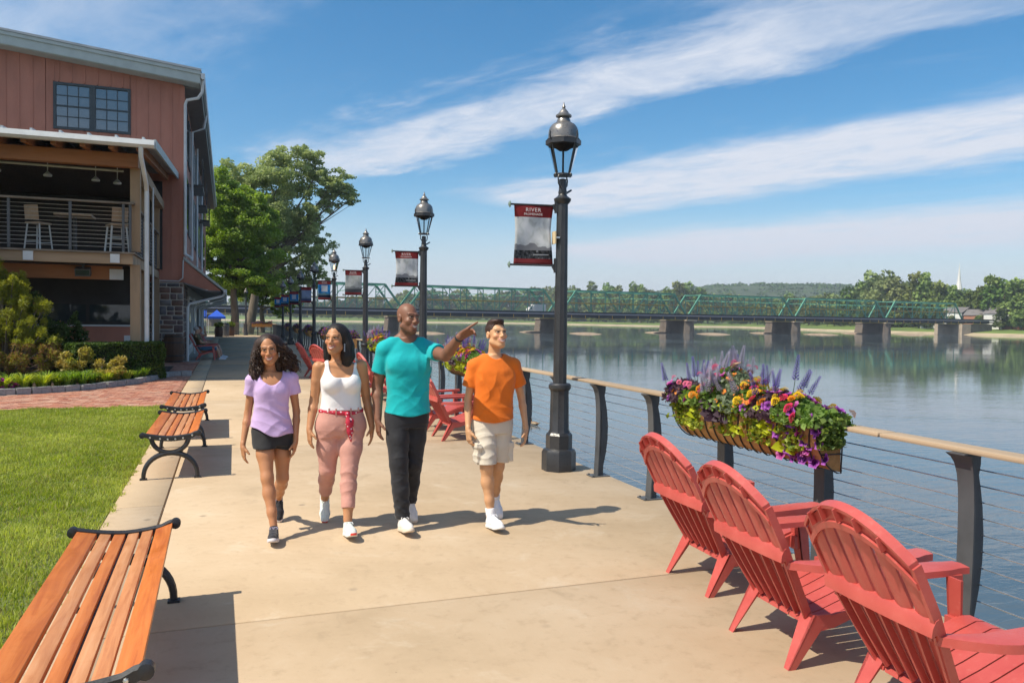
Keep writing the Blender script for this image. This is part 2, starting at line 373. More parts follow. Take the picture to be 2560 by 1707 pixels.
for j in range(150):
    y = 15.98+0.1*j; off = 0.1*(j % 2)
    for i in range(60):
        x = -1.06-0.2*i-off
        if x < -0.236*y-1.3: break
        if y > 30.85 or (x > -1.06 and False): continue
        if y < (curb_y(x)-0.1 if x > -9 else 16.8) or (y > 24.1 and x > -2.3): cells.append((x, y))
vis = [c for c in cells if c[0] > -0.2336*c[1]-0.05]
vis.sort(key=lambda c: c[1]); near_b = set(vis[:300])
Vs = []; mi = []
for (x, y) in cells:
    k = rnd.choice((0, 0, 0, 1, 1, 2, 3)); dz = rnd.uniform(-0.004, 0.003); ra = rnd.gauss(0, 0.012)
    if (x, y) in near_b:
        o = bpy.data.objects.new('brick', bsrc[k]); C.objects.link(o); o.parent = bpath; o.location = (x, y, dz); o.rotation_euler = (rnd.gauss(0, 0.006), rnd.gauss(0, 0.006), ra)
    else: Vs.append((x, y, dz, ra, k))
mb = MB()
for x, y, dz, ra, k in Vs: mb.box((x, y, dz-0.025), (0.193, 0.093, 0.05), (0, 0, ra), k)
o = mb.obj('bricks_beyond', m_bricks, bpath, fix=False); o['kind'] = 'stuff'
# kerb
m_gran = pm('granite_sett', (0.30, 0.30, 0.295), 0.3, 14, 0.85, 0.5, 40, bdist=0.01)
kerb = thing('garden_kerb', 'low curved kerb of grey granite blocks along the planted bed', 'kerb', (0, 0, 0))
acc = []; pts = [Vector((x, y, 0)) for x, y in CURB]
for a, b in zip(pts[:-1], pts[1:]):
    n = max(2, int((b-a).length/0.02)); acc += [a.lerp(b, i/n) for i in range(n)]
acc.append(pts[-1]); s = 0.0; i = 0; L_ = [0.0]
for a, b in zip(acc[:-1], acc[1:]): L_.append(L_[-1]+(b-a).length)
while s < L_[-1]-0.15:
    w = rnd.uniform(0.26, 0.42); p = Vector((np.interp(s+w/2, L_, [q.x for q in acc]), np.interp(s+w/2, L_, [q.y for q in acc]), 0))
    q = Vector((np.interp(s+w/2+0.05, L_, [q.x for q in acc]), np.interp(s+w/2+0.05, L_, [q.y for q in acc]), 0)); an = math.atan2(q.y-p.y, q.x-p.x)
    if p.x > -0.236*p.y-1.5:
        o = MB().box((0, 0, 0.03), (w-0.012, rnd.uniform(0.13, 0.16), 0.2+rnd.uniform(-0.012, 0.012))).obj('kerb_stone', m_gran, kerb, loc=(p.x, p.y+0.02, 0), rot=(rnd.gauss(0, 0.02), rnd.gauss(0, 0.02), an+rnd.gauss(0, 0.02)))
        bevel(o, 0.018, 2)
    s += w
# soil of the bed (slightly mounded)
Pb = []
for x in np.linspace(-12, -0.98, 40):
    Pb.append([(x, curb_y(max(x, -9.5))+0.05+t*(26.5-curb_y(max(x, -9.5))), -0.02+0.12*min(1, t*5)) for t in np.linspace(0, 1, 8)])
Pb = [r for r in Pb if r[0][0] < -1.5]
struct('garden_soil', MB().grid(Pb), m_soil, smooth='all')
# ------------------------------------------------------------------ lawn grass (nobody could count the blades)
def grass_blades(n, x0, x1, y0, y1, keep):
    P = np.column_stack([rng.uniform(x0, x1, n), rng.uniform(y0, y1, n)]); P = P[keep(P[:, 0], P[:, 1])]; n = len(P)
    clump = np.sin(P[:, 0]*9+np.sin(P[:, 1]*7))*np.sin(P[:, 1]*8+np.sin(P[:, 0]*5))
    a = rng.uniform(0, 2*np.pi, n); h = rng.uniform(0.018, 0.055, n)*(1+0.5*clump); w = rng.uniform(0.0025, 0.005, n); le = rng.uniform(0.1, 0.9, n)*h
    b = rng.uniform(0, 2*np.pi, n); s = np.column_stack([np.cos(a)*w, np.sin(a)*w, 0*w]); l = np.column_stack([np.cos(b)*le, np.sin(b)*le, h])
    B = np.column_stack([P, np.full(n, -0.018)]); mid = B+l*np.array([0.35, 0.35, 0.6]); tip = B+l
    V = np.stack([B-s, B+s, mid+s*0.8, mid-s*0.8, tip], 1).reshape(-1, 3)
    i = np.arange(n)*5; T = np.concatenate([np.column_stack([i, i+1, i+2]), np.column_stack([i, i+2, i+3]), np.column_stack([i+3, i+2, i+4])])
    t = np.clip(rng.normal(0.5, 0.22, n)+0.3*np.sin(P[:, 0]*2.3+P[:, 1]*1.1)*np.sin(P[:, 1]*1.7)+0.2*clump, 0, 1)[:, None]
    c = (1-t)*np.array([0.25, 0.33, 0.035])+t*np.array([0.52, 0.56, 0.13]); dry = rng.random(n) < 0.10; c[dry] = (0.36, 0.31, 0.12)
    return V, T, np.repeat(c, 5, 0)
V, T, c = grass_blades(330000, -6.5, -0.90, 3.2, 15.95, lambda x, y: (x > -0.2336*y-1.2) & (x < -0.955+0.03*np.sin(y*11)+0.025*np.sin(y*27+1)+0.02))
o = np_obj('grass', V, T, m_leaf, None, c); tag(o, None, None, None, 'stuff')
# ragged edge blades over the concrete
# ------------------------------------------------------------------ the red building with its timber porch
m_red = pm('barn_red_siding', (0.40, 0.165, 0.115), 0.2, 1.5, 0.65, 0.25, 25, stretch=(1, 1, 0.3))
m_fascia = pm('pale_green_grey_fascia', (0.40, 0.45, 0.44), 0.1, 3, 0.5, 0.05, 30)
m_soffit = pm('soffit_grey', (0.20, 0.19, 0.19), 0.15, 4, 0.7)
m_roofm = pm('grey_standing_seam', (0.33, 0.35, 0.36), 0.15, 2, 0.4, 0.05, 20, 0.5)
m_timb = pm('weathered_timber', (0.36, 0.25, 0.155), 0.35, 2.2, 0.75, 0.3, 30, stretch=(1, 1, 0.12))
m_timbh = pm('weathered_beam_timber', (0.36, 0.25, 0.155), 0.35, 2.2, 0.75, 0.3, 30, stretch=(0.12, 1, 1))
m_glul = pm('orange_glulam', (0.33, 0.14, 0.055), 0.3, 2.5, 0.6, 0.15, 30, stretch=(0.15, 1, 1))
m_deckw = pm('grey_deck_boards', (0.20, 0.165, 0.13), 0.3, 3, 0.8, 0.3, 30, stretch=(1, 0.2, 1))
m_dark = pm('dark_wall_and_shade', (0.03, 0.028, 0.028), 0.3, 2, 0.7)
m_frame = pm('dark_slate_window_frame', (0.035, 0.05, 0.06), 0.15, 6, 0.4)
M = Mat('window_glass'); v = M.coord('Object'); M.color((0.03, 0.04, 0.045)); M.set(Roughness=0.04); M.b.inputs['Specular IOR Level'].default_value = 0.5
M.b.inputs['IOR'].default_value = 1.6; M.bump(M.noise(v, 1.2, 2), 0.12, 0.02); m_glass = M.m
M = Mat('sky_glass'); v = M.coord('Object'); M.color((0.05, 0.07, 0.085)); M.set(Roughness=0.05); M.b.inputs['IOR'].default_value = 2.4; M.bump(M.noise(v, 1.2, 2), 0.1, 0.02); m_glass2 = M.m
m_stones = [pm('stone_%s' % n, c, 0.3, 7, 0.9, 0.6, 18, bdist=0.02) for n, c in (('plum', (0.15, 0.105, 0.10)), ('grey', (0.19, 0.175, 0.17)), ('rust', (0.17, 0.10, 0.075)), ('slate', (0.12, 0.115, 0.125)))]
m_mortar = pm('mortar', (0.52, 0.48, 0.43), 0.2, 20, 0.95, 0.4, 80)
bld = thing('barn_building', 'red board and batten building with timber porch and pale eaves', 'building', (-6, 31.2, 0))
bo = bld.location
def bpart(mb, name, mats, parent=None, **k):
    o = mb.obj(name, mats, parent or bld, **k)
    if parent is None: o.location = o.location-bo
    return o
FY = 31.2; XR = -1.5
def roof_z(x): return 10.02+(-0.95-x)*0.1            # underside of the low gable
# core walls (behind the boards)
core = MB(); xs = [-14, XR-0.05]
core.add([(-14, FY+0.05, 2.9), (XR-0.05, FY+0.05, 2.9), (XR-0.05, FY+0.05, roof_z(XR)), (-14, FY+0.05, roof_z(-14))], [(0, 1, 2, 3)])
core.bb((-14, FY+0.2, 0), (XR-0.06, 66, 10.0))
bpart(core, 'wall', m_red)
# boards on the gable, with battens; window opening kept free
WX0, WX1, WZ0, WZ1 = -5.65, -3.26, 8.12, 9.69
def board(x0, x1, z0, z1=None):
    zt0 = roof_z(x0) if z1 is None else z1; zt1 = roof_z(x1) if z1 is None else z1
    mb = MB(); mb.prism([(x0+0.012, z0), (x1-0.012, z0), (x1-0.012, zt1), (x0+0.012, zt0)], FY, FY+0.05)
    o = bpart(mb, 'board', m_red); return o
def batten(x, z0, z1=None):
    return bpart(MB().bb((x-0.025, FY-0.02, z0), (x+0.025, FY+0.03, z1 or roof_z(x)-0.01)), 'batten', m_red)
x = XR
bw = 0.4
while x > -9.0:
    a, b = x-bw, x
    if b <= WX0 or a >= WX1: board(a, b, 2.9); batten(a, 2.9)
    else:
        a2, b2 = max(a, WX0), min(b, WX1)
        board(a2, b2, 2.9, WZ0); board(a2, b2, WZ1); batten(a2, WZ1+0.06); batten(a2, 6.5, WZ0-0.06)
        if a < WX0: board(a, WX0, 2.9)
        if b > WX1: board(WX1, b, 2.9)
    x -= bw
bpart(MB().bb((XR-0.14, FY-0.035, 2.9), (XR+0.035, FY+0.1, 10.0)), 'corner_board', m_red)
# window: two sashes of 3 x 4 panes
win = bpart(MB().bb((WX0-0.02, FY-0.04, WZ0-0.02), (WX0+0.07, FY+0.1, WZ1+0.02)).bb((WX1-0.07, FY-0.04, WZ0-0.02), (WX1+0.02, FY+0.1, WZ1+0.02))
    .bb((WX0+0.07, FY-0.04, WZ1-0.06), (WX1-0.07, FY+0.1, WZ1+0.02)).bb((WX0+0.07, FY-0.04, WZ0-0.02), (WX1-0.07, FY+0.1, WZ0+0.07))
    .bb(((WX0+WX1)/2-0.1, FY-0.04, WZ0+0.07), ((WX0+WX1)/2+0.1, FY+0.1, WZ1-0.06)), 'window', m_frame)
wm = (WX0+WX1)/2
for s0, s1 in ((WX0+0.07, wm-0.1), (wm+0.1, WX1-0.07)):
    gw = (s1-s0)/3; gh = (WZ1-0.06-WZ0-0.07)/4
    mb = MB()
    for i in (1, 2): mb.bb((s0+i*gw-0.013, FY-0.01, WZ0+0.07), (s0+i*gw+0.013, FY+0.05, WZ1-0.06))
    for j in (1, 2, 3):
        t = 0.028 if j == 2 else 0.013
        for i in range(3): mb.bb((s0+i*gw+0.014, FY-0.01, WZ0+0.07+j*gh-t), (s0+(i+1)*gw-0.014, FY+0.05, WZ0+0.07+j*gh+t))
    o = mb.obj('glazing_bar', m_frame, win)
    for i in range(3):
        for j in range(4):
            MB().bb((s0+i*gw, FY+0.02, WZ0+0.07+j*gh), (s0+(i+1)*gw, FY+0.03, WZ0+0.07+(j+1)*gh)).obj('pane', m_glass2, win, rot=(rnd.gauss(0, 0.0002), 0, rnd.gauss(0, 0.0002)))
# main roof: slab, raking fascia in two bands, side eave with soffit and gutter
RY = 30.55
def rake(x0, x1, zoff0, zoff1, y0, y1, name, m):
    mb = MB(); mb.prism([(x0, roof_z(x0)+zoff0), (x1, roof_z(x1)+zoff0), (x1, roof_z(x1)+zoff1), (x0, roof_z(x0)+zoff1)], y0, y1); return bpart(mb, name, m)
rake(-14, -0.92, 0.0, 0.30, RY, RY+0.05, 'fascia', m_fascia)
rake(-14, -0.90, 0.30, 0.42, RY-0.05, RY+0.05, 'fascia', m_fascia)
rake(-14, -0.96, -0.02, 0.0, RY+0.05, FY+0.05, 'soffit', m_fascia)
rake(-14, -0.88, 0.425, 0.50, RY-0.08, 66, 'roof', m_roofm)
bpart(MB().bb((XR-0.02, FY+0.06, 9.98), (-0.93, 65.9, 10.02)), 'soffit', m_soffit)
bpart(MB().bb((-0.93, RY+0.06, 9.98), (-0.90, 65.95, 10.42)), 'fascia', m_fascia)
gut = MB(); gut.prism([(-0.90, 10.22), (-0.86, 10.16), (-0.78, 10.16), (-0.76, 10.36), (-0.90, 10.36)], RY-0.05, 66); bpart(gut, 'gutter', m_white_trim)
# side wall boards and windows along the promenade
for i in range(40):
    y = FY+0.06+i*0.8
    o = bpart(MB().bb((XR-0.05, y+0.008, 3.9), (XR, y+0.792, 9.98)), 'board', m_red)
    if i % 3 == 1 and i < 34:
        w = bpart(MB().bb((XR-0.02, y-0.1, 4.9), (XR+0.06, y+1.35, 7.0)), 'window', m_frame)
        MB().bb((XR+0.055, y, 5.0), (XR+0.07, y+0.6, 6.9)).obj('pane', m_glass, w, loc=(0, 0, 0)); MB().bb((XR+0.055, y+0.65, 5.0), (XR+0.07, y+1.25, 6.9)).obj('pane', m_glass, w)
        w2 = bpart(MB().bb((XR-0.02, y-0.1, 7.7), (XR+0.06, y+1.35, 9.5)), 'window', m_frame)
        MB().bb((XR+0.055, y, 7.8), (XR+0.07, y+1.25, 9.4)).obj('pane', m_glass, w2)
# iron balconies / lanterns hung on the side wall
for y in (36.0, 42.5, 49.0):
    mb = MB()
    for k in range(10): mb.beam((XR+0.5, y+k*0.28, 7.25), (XR+0.5, y+k*0.28, 8.3), 0.02, 0.02)
    for zz in (7.25, 8.3): mb.beam((XR+0.5, y-0.02, zz), (XR+0.5, y+2.55, zz), 0.03, 0.03)
    mb.bb((XR, y, 7.1), (XR+0.53, y+2.52, 7.22)); bpart(mb, 'balcony', m_black)
def downspout(pts, r=0.055, name='downspout', parent=None): return bpart(MB().tube(pts, r, 8), name, m_white_trim, parent, smooth=True)
downspout([(-0.83, 30.7, 10.2), (-0.86, 30.75, 9.75), (-1.0, 30.85, 9.55), (-1.38, 31.08, 9.5), (-1.44, 31.12, 9.35), (-1.44, 31.12, 3.9)])
downspout([(-0.83, 36.0, 10.2), (-0.95, 36.0, 9.6), (-1.4, 36.0, 9.4), (-1.4, 36.0, 4.0)]); downspout([(-1.4, 42.0, 9.9), (-1.4, 42.0, 4.0)]); downspout([(-1.4, 50, 9.9), (-1.4, 50, 4.0)])
# pent roof over the ground floor walk
prf = MB(); prf.prism([(XR, 3.80), (-0.12, 2.66), (-0.12, 2.60), (XR, 3.72)], FY-0.1, 64); bpart(prf, 'pent_roof', m_roofm)
bpart(MB().prism([(XR+0.01, 3.70), (-0.2, 2.62), (-0.62, 2.62), (XR+0.01, 2.9)], FY-0.06, FY+0.0), 'gable_board', m_red)
bpart(MB().prism([(XR+0.01, 3.83), (-0.1, 2.69), (-0.1, 2.61), (XR+0.01, 3.74)], FY-0.14, FY-0.1), 'fascia', m_fascia)
bpart(MB().prism([(XR+0.01, 2.89), (-0.62, 2.615), (-0.2, 2.615), (-0.2, 2.58), (-0.66, 2.57), (XR+0.01, 2.85)], FY-0.05, 63.8), 'soffit', m_soffit)
bpart(MB().prism([(-0.12, 2.66), (-0.12, 2.55), (-0.02, 2.55), (0.0, 2.67)], FY-0.15, 64), 'gutter', m_white_trim)
downspout([(-1.42, 31.1, 3.9), (-1.3, 31.1, 3.84), (-1.2, 31.1, 3.74)], 0.05)
for y in (31.3, 37.5, 43.8, 50.0): downspout([(-0.06, y, 2.56), (-0.16, y, 2.42), (-1.28, y, 2.12), (-1.36, y, 2.0), (-1.36, y, 0.0)], 0.05)
bpart(MB().tube([(-2.35, 31.1, 2.93), (-1.65, 31.1, 2.93), (-1.52, 31.1, 3.05), (-1.5, 31.1, 3.7)], 0.025, 6), 'conduit', m_white_trim, smooth=True)
# stone base of the corner and the side walk
sto = bpart(MB().bb((-3.2, FY+0.0, 0), (XR, FY+1.5, 2.88)).bb((XR-0.4, FY+1.5, 0), (XR, 64, 2.9)), 'stone_wall', m_mortar)
def stones(u0, u1, z0, z1, place, dep=0.035):
    z = z0
    while z < z1-0.05:
        h = min(rnd.choice((0.17, 0.23, 0.3, 0.34)), z1-z); u_ = u0
        while u_ < u1-0.03:
            w = min(rnd.uniform(0.22, 0.5), u1-u_)
            if w < 0.1: break
            zz = z; hh = h
            if h > 0.25 and rnd.random() < 0.35:
                place(u_, w, z, h*0.45, dep); place(u_, w, z+h*0.45, h*0.55, dep)
            else: place(u_, w, z, h, dep)
            u_ += w
        z += h
def place_front(u_, w, z, h, dep):
    o = MB().box((u_+w/2, FY, z+h/2), (w-0.035, dep*2*rnd.uniform(0.7, 1.2), h-0.035)).obj('stone', rnd.choice(m_stones), sto); bevel(o, 0.015, 1)
def place_side(u_, w, z, h, dep):
    o = MB().box((XR, u_+w/2, z+h/2), (dep*2*rnd.uniform(0.7, 1.2), w-0.035, h-0.035)).obj('stone', rnd.choice(m_stones), sto); bevel(o, 0.015, 1)
stones(-3.0, XR, 0.0, 2.86, place_front); stones(FY+0.04, FY+2.4, 0.0, 2.8, place_side)
# shop windows with pale frames under the pent roof
for i in range(7):
    y = 34.2+i*4.2
    f = bpart(MB().bb((XR-0.02, y, 0.35), (XR+0.08, y+2.6, 2.45)), 'shop_window', m_white_trim)
    for k in range(2): MB().bb((XR+0.075, y+0.12+k*1.24, 0.5), (XR+0.09, y+1.24+k*1.24, 2.32)).obj('pane', m_glass, f)
# ---------------------------- porch
PX, PY = -2.31, 22.62            # right face of the deck, front face
DZ = 3.33
por = bld
def post(x, y, z0, z1, w=0.24): return bpart(MB().bb((x-w/2, y-w/2, z0), (x+w/2, y+w/2, z1)), 'porch_post', m_timb)
for x, y in ((-2.27, 22.95), (-2.40, 27.0), (-2.40, 30.85), (-7.2, 22.95), (-12, 22.95)):
    post(x, y, 0, 3.0); post(x, y, DZ+0.02, 5.75)
bpart(MB().bb((-13, PY, 3.0), (PX, PY+0.15, 3.26)), 'deck_beam', m_timbh)
bpart(MB().bb((PX-0.15, PY+0.152, 3.0), (PX, FY-0.1, 3.26)), 'deck_beam', m_timb)
bpart(MB().bb((-13, PY+0.85, 2.62), (PX-0.35, PY+1.0, 2.98)), 'deck_beam', m_glul)
db = bpart(MB().bb((-13, PY+0.16, 3.2), (PX-0.16, FY-0.12, 3.262)), 'deck', m_deckw)
for k in range(24): bpart(MB().bb((-13, PY-0.06+k*0.145, 3.263), (PX+0.06, PY+0.08+k*0.145, DZ-0.02)), 'deck_board', m_deckw)
for x in (-4.67, -2.72): bpart(MB().bb((x-0.11, PY-0.05, 3.02), (x+0.11, PY-0.002, 3.25)), 'junction_box', m_white_trim)
bpart(MB().bb((-2.95, PY+0.8, 2.62), (-2.62, PY+0.848, 2.9)), 'junction_box', m_white_trim)
# front beam, rafters, shed roof falling to the front, gutter
bpart(MB().bb((-13, 22.3, 5.46), (-2.15, 22.55, 5.80)), 'porch_beam', m_glul)
bpart(MB().bb((-2.39, 22.56, 5.5), (-2.15, FY-0.05, 5.78)), 'porch_beam', m_timb)
def shed(y): return 6.0+(y-21.45)*0.085
x = -12.6
while x < -2.0:
    mb = MB(); mb.prism([(21.55, shed(21.55)-0.26), (FY-0.05, shed(FY)-0.26), (FY-0.05, shed(FY)-0.05), (21.55, shed(21.55)-0.05)], x-0.06, x+0.06, 'x'); bpart(mb, 'rafter', m_glul); x += 0.62
mb = MB(); mb.prism([(21.45, shed(21.45)-0.045), (FY-0.02, shed(FY)-0.045), (FY-0.02, shed(FY)), (21.45, shed(21.45))], -13, -1.72, 'x'); bpart(mb, 'porch_roof', m_roofm)
mb = MB(); mb.prism([(21.40, shed(21.40)-0.19), (FY-0.06, shed(FY)-0.19), (FY-0.06, shed(FY)+0.03), (21.40, shed(21.40)+0.03)], -1.715, -1.66, 'x'); bpart(mb, 'fascia', m_fascia)
bpart(MB().prism([(21.44, 5.97), (21.30, 5.99), (21.26, 5.86), (21.33, 5.80), (21.44, 5.80)], -13, -1.69, 'x'), 'gutter', m_white_trim)
for k in range(18): bpart(MB().beam((-1.95-k*0.6, 21.38, shed(21.38)+0.035), (-1.95-k*0.6, FY-0.1, shed(FY)+0.035), 0.05, 0.06), 'roof_seam', m_white_trim)
downspout([(-2.0, 21.36, 5.82), (-2.0, 21.42, 5.6), (-1.96, 22.3, 5.05), (-1.97, 22.5, 4.9), (-1.97, 22.55, 0.0)], 0.055)
downspout([(-2.15, 26.6, 5.6), (-2.15, 26.6, 0.0)], 0.03)
# ceiling, back wall, lower level with its strip window
bpart(MB().bb((-13, 26.6, 0.0), (-2.55, 26.8, 1.32)), 'low_wall', m_red)
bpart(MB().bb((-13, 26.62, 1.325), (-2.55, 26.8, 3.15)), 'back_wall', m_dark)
sw = bpart(MB().bb((-5.3, 26.52, 1.38), (-2.62, 26.61, 2.1)), 'window', m_dark)
for a, b in ((-5.2, -3.98), (-3.88, -2.75)): MB().bb((a, 26.505, 1.46), (b, 26.515, 1.98)).obj('pane', m_glass, sw)
bpart(MB().bb((-13, 26.5, 1.322), (-2.5, 26.6, 1.375)), 'sill', m_white_trim)
bpart(MB().bb((-2.95, 26.56, 0.72), (-2.65, 26.598, 1.05)), 'vent', m_white_trim)
bpart(MB().bb((-13, FY-0.1, DZ), (-2.2, FY-0.05, 6.5)), 'back_wall', m_dark)  # facade behind the balcony: the porch's shade is put into its dark colour
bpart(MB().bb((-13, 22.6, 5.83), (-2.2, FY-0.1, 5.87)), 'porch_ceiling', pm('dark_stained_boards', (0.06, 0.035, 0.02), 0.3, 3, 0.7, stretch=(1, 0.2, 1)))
# hanging fittings under the ceiling
for i, x in enumerate((-6.9, -5.6, -4.5, -3.4, -2.9)):
    g = MB(); g.tube([(x, 23.4+0.3*i, 5.83), (x, 23.4+0.3*i, 5.45)], 0.012, 6); g.lathe([(0.02, 0.0), (0.11, -0.1), (0.10, -0.14)], 10, (x, 23.4+0.3*i, 5.48)); bpart(g, 'ceiling_lamp', m_white_trim, smooth=True)
bpart(MB().tube([(-9, 23.3, 5.55), (-2.6, 23.3, 5.5)], 0.03, 6), 'conduit', m_white_trim)
# balcony railing: posts, wood cap, steel wires
br = bpart(MB().bb((-13, PY-0.04, 4.55), (PX+0.03, PY+0.1, 4.60)).bb((PX-0.1, PY+0.102, 4.55), (PX+0.04, FY-0.2, 4.60)), 'balcony_rail', m_deckw)
for x in (-2.37, -2.53, -3.75, -5.1, -6.4, -7.7): MB().bb((x-0.03, PY+0.0, DZ), (x+0.03, PY+0.06, 4.55)).obj('baluster', m_grey_steel, br)
for y in (23.6, 24.6, 25.6, 26.8, 28, 29.2, 30.4): MB().bb((PX-0.08, y-0.03, DZ), (PX-0.02, y+0.03, 4.55)).obj('baluster', m_grey_steel, br)
for k in range(11):
    z = DZ+0.1+k*0.102
    MB().tube([(-13, PY+0.03, z), (PX-0.05, PY+0.03, z), (PX-0.05, FY-0.2, z)], 0.007, 5).obj('wire', m_cable, br)
# flood lamp under the deck edge
fl = thing('flood_lamp', 'boxy flood lamp hung under the porch deck', 'lamp', (-3.54, PY+0.55, 2.80))
MB().box((0, 0, 0), (0.36, 0.22, 0.2), (R(20), 0, 0)).obj('housing', m_grey_steel, fl); MB().box((0, -0.1, -0.03), (0.32, 0.03, 0.14), (R(20), 0, 0)).obj('lens', m_glass, fl); MB().bb((-0.03, -0.02, 0.09), (0.03, 0.02, 0.42)).obj('bracket', m_black, fl)
# bar stools on the balcony
def barstool(x, y, rz, label):
    t = thing('bar_stool', label, 'stool', (x, y, DZ), rz, 'stools on the balcony')
    mw = m_tanw
    for sx_, sy_ in ((-1, -1), (1, -1), (1, 1), (-1, 1)): MB().beam((sx_*0.24, sy_*0.22, 0), (sx_*0.18, sy_*0.17, 0.72), 0.035, 0.035).obj('leg', m_white_trim, t)
    o = MB().bb((-0.22, -0.22, 0.72), (0.22, 0.22, 0.77)).obj('seat', mw, t); bevel(o, 0.015)
    P = [[(x_, 0.2+0.05*(1-(x_/0.2)**2)+0.12*(z_-0.8), z_) for z_ in (0.82, 1.0, 1.2)] for x_ in np.linspace(-0.2, 0.2, 7)]
    mb = MB().grid(P); P2 = [[(a, b+0.02, c) for a, b, c in r] for r in P]; mb.grid([list(reversed(r)) for r in P2]); mb.obj('backrest', mw, t)
    mb = MB()
    for q in (0.25, 0.42): mb.beam((-0.22, -0.2, q), (0.22, -0.2, q), 0.02, 0.02).beam((-0.22, 0.2, q), (0.22, 0.2, q), 0.02, 0.02)
    mb.obj('foot_rail', m_white_trim, t)
m_tanw = pm('tan_seat_wood', (0.45, 0.32, 0.22), 0.2, 5, 0.6)
barstool(-2.78, 23.5, R(205), 'pale bar stool alone behind the balcony wires near the corner post')
barstool(-4.7, 23.9, R(150), 'pale bar stool behind the balcony wires, farther from the corner')
tb = thing('high_table', 'dark square high table on the balcony beside the stools', 'table', (-3.9, 24.3, DZ))
MB().bb((-0.45, -0.4, 1.0), (0.45, 0.4, 1.05)).obj('tabletop', m_tanw, tb); MB().lathe([(0.28, 0), (0.26, 0.03), (0.04, 0.06), (0.04, 1.0)], 12).obj('stem', m_black, tb, smooth=True)
# ------------------------------------------------------------------ leaves
def leaf_quads(P, size, colA, colB, flat=0.5, asp=0.6, jit=0.35, updir=None, tcol=None):
    "P (n,3) leaf centres -> folded two-triangle leaves; colours between A and B"
    n = len(P); d = rng.normal(size=(n, 3)); d[:, 2] *= flat
    if updir is not None: d = d*0.6+updir
    d /= np.linalg.norm(d, axis=1)[:, None]; q = rng.normal(size=(n, 3)); s = np.cross(d, q); s /= np.linalg.norm(s, axis=1)[:, None]
    nn = np.cross(s, d); sz = size*(1+jit*rng.uniform(-1, 1, n))[:, None]
    b = P-d*sz*0.5; t = P+d*sz*0.5; m = P+nn*sz*0.08
    V = np.stack([b, m+s*sz*asp*0.5, t, m-s*sz*asp*0.5], 1).reshape(-1, 3); i = np.arange(n)*4
    F = np.column_stack([i, i+1, i+2, i+3])
    tt = (np.clip(rng.normal(0.5, 0.25, n), 0, 1) if tcol is None else tcol)[:, None]
    c = (1-tt)*np.array(colA)+tt*np.array(colB)
    return V, F, np.repeat(c, 4, 0)
def blob_points(n, blobs, shell=0.55):
    "random points in the outer part of several ellipsoids (cx,cy,cz,rx,ry,rz)"
    B = np.array(blobs, float); w = B[:, 3]*B[:, 4]*B[:, 5]; w = w**0.7; k = rng.choice(len(B), n, p=w/w.sum())
    d = rng.normal(size=(n, 3)); d /= np.linalg.norm(d, axis=1)[:, None]; r = shell+(1-shell)*rng.random(n)**0.6
    r *= 1+0.12*np.sin(d[:, 0]*6+k)*np.sin(d[:, 1]*7+k*2)*np.sin(d[:, 2]*5+k)
    return B[k, :3]+d*r[:, None]*B[k, 3:6], k
def cat_mesh(parts):
    V = []; F = []; Cc = []; b = 0
    for v, f, c in parts: V.append(v); F.append(f+b); Cc.append(c); b += len(v)
    return np.concatenate(V), np.concatenate(F), np.concatenate(Cc)
def plant(name, label, cat, loc, group=None): return thing(name, label, cat, loc, 0, group)

# --- the two big trees beyond the building
def tree(label, x, y, trunk_h, blobs, n, size, cA, cB, lean=(0, 0), r0=0.35, group='trees at the end of the promenade', mat=None):
    t = plant('leafy_tree', label, 'tree', (x, y, -0.1), group)
    mb = MB(); top = Vector((lean[0], lean[1], trunk_h))
    mb.tube([(0, 0, 0), (lean[0]*0.3+0.1, lean[1]*0.3, trunk_h*0.35), (lean[0]*0.7-0.05, lean[1]*0.7, trunk_h*0.7), top], [r0, r0*0.78, r0*0.65, r0*0.5], 10)
    for b in blobs:
        e = Vector(b[:3]); q = top.lerp(e, 0.5)+Vector((rnd.uniform(-.4, .4), rnd.uniform(-.4, .4), -0.3))
        mb.tube([top-Vector((0, 0, trunk_h*0.15*rnd.random())), q, e], [r0*0.4, r0*0.22, 0.03], 6)
        for _ in range(3):
            a = q.lerp(e, rnd.random()); z = e+Vector((rnd.uniform(-1, 1)*b[3], rnd.uniform(-1, 1)*b[4], rnd.uniform(-1, 1)*b[5]))*0.7
            mb.tube([a, z], [0.05, 0.012], 4)
    mb.obj('trunk', m_bark, t, smooth=True)
    sub = []
    for b in blobs:                                    # break each mass into smaller sprays so sky shows through
        for _ in range(int(18+b[3]*6)):
            d = np.array([rnd.gauss(0, 1) for _ in range(3)]); d /= np.linalg.norm(d); k = rnd.uniform(0.35, 1.05); s_ = rnd.uniform(0.14, 0.4)
            sub.append((b[0]+d[0]*b[3]*k, b[1]+d[1]*b[4]*k, b[2]+d[2]*b[5]*k, b[3]*s_, b[4]*s_, b[5]*s_*0.8))
    P, k = blob_points(int(n*1.7), sub, 0.15); tone = np.array([rnd.random() for _ in sub])[k]
    V, F, c = leaf_quads(P, size, cA, cB, 0.6, 0.75, tcol=np.clip(0.55*tone+0.45*rng.random(len(P)), 0, 1))
    np_obj('crown', V, F, mat or m_leaf, t, c); return t
tree('rounded bright green tree close against the end of the red building', 0.6, 74, 5.0,
     [(0, 0, 9.5, 3.4, 3, 2.4), (-1.0, 0, 12.5, 2.6, 2.4, 2.0), (1.2, 0.5, 7.0, 3.0, 2.6, 2.0), (-2, 0, 7.2, 2.4, 2, 2.2), (1.6, -0.5, 11.0, 2.2, 2, 2.0), (0.2, 0, 5.0, 2.8, 2.4, 1.4), (2.4, 0, 4.6, 2.0, 2, 1.2)],
     44000, 0.21, (0.14, 0.235, 0.03), (0.38, 0.50, 0.10), r0=0.45)
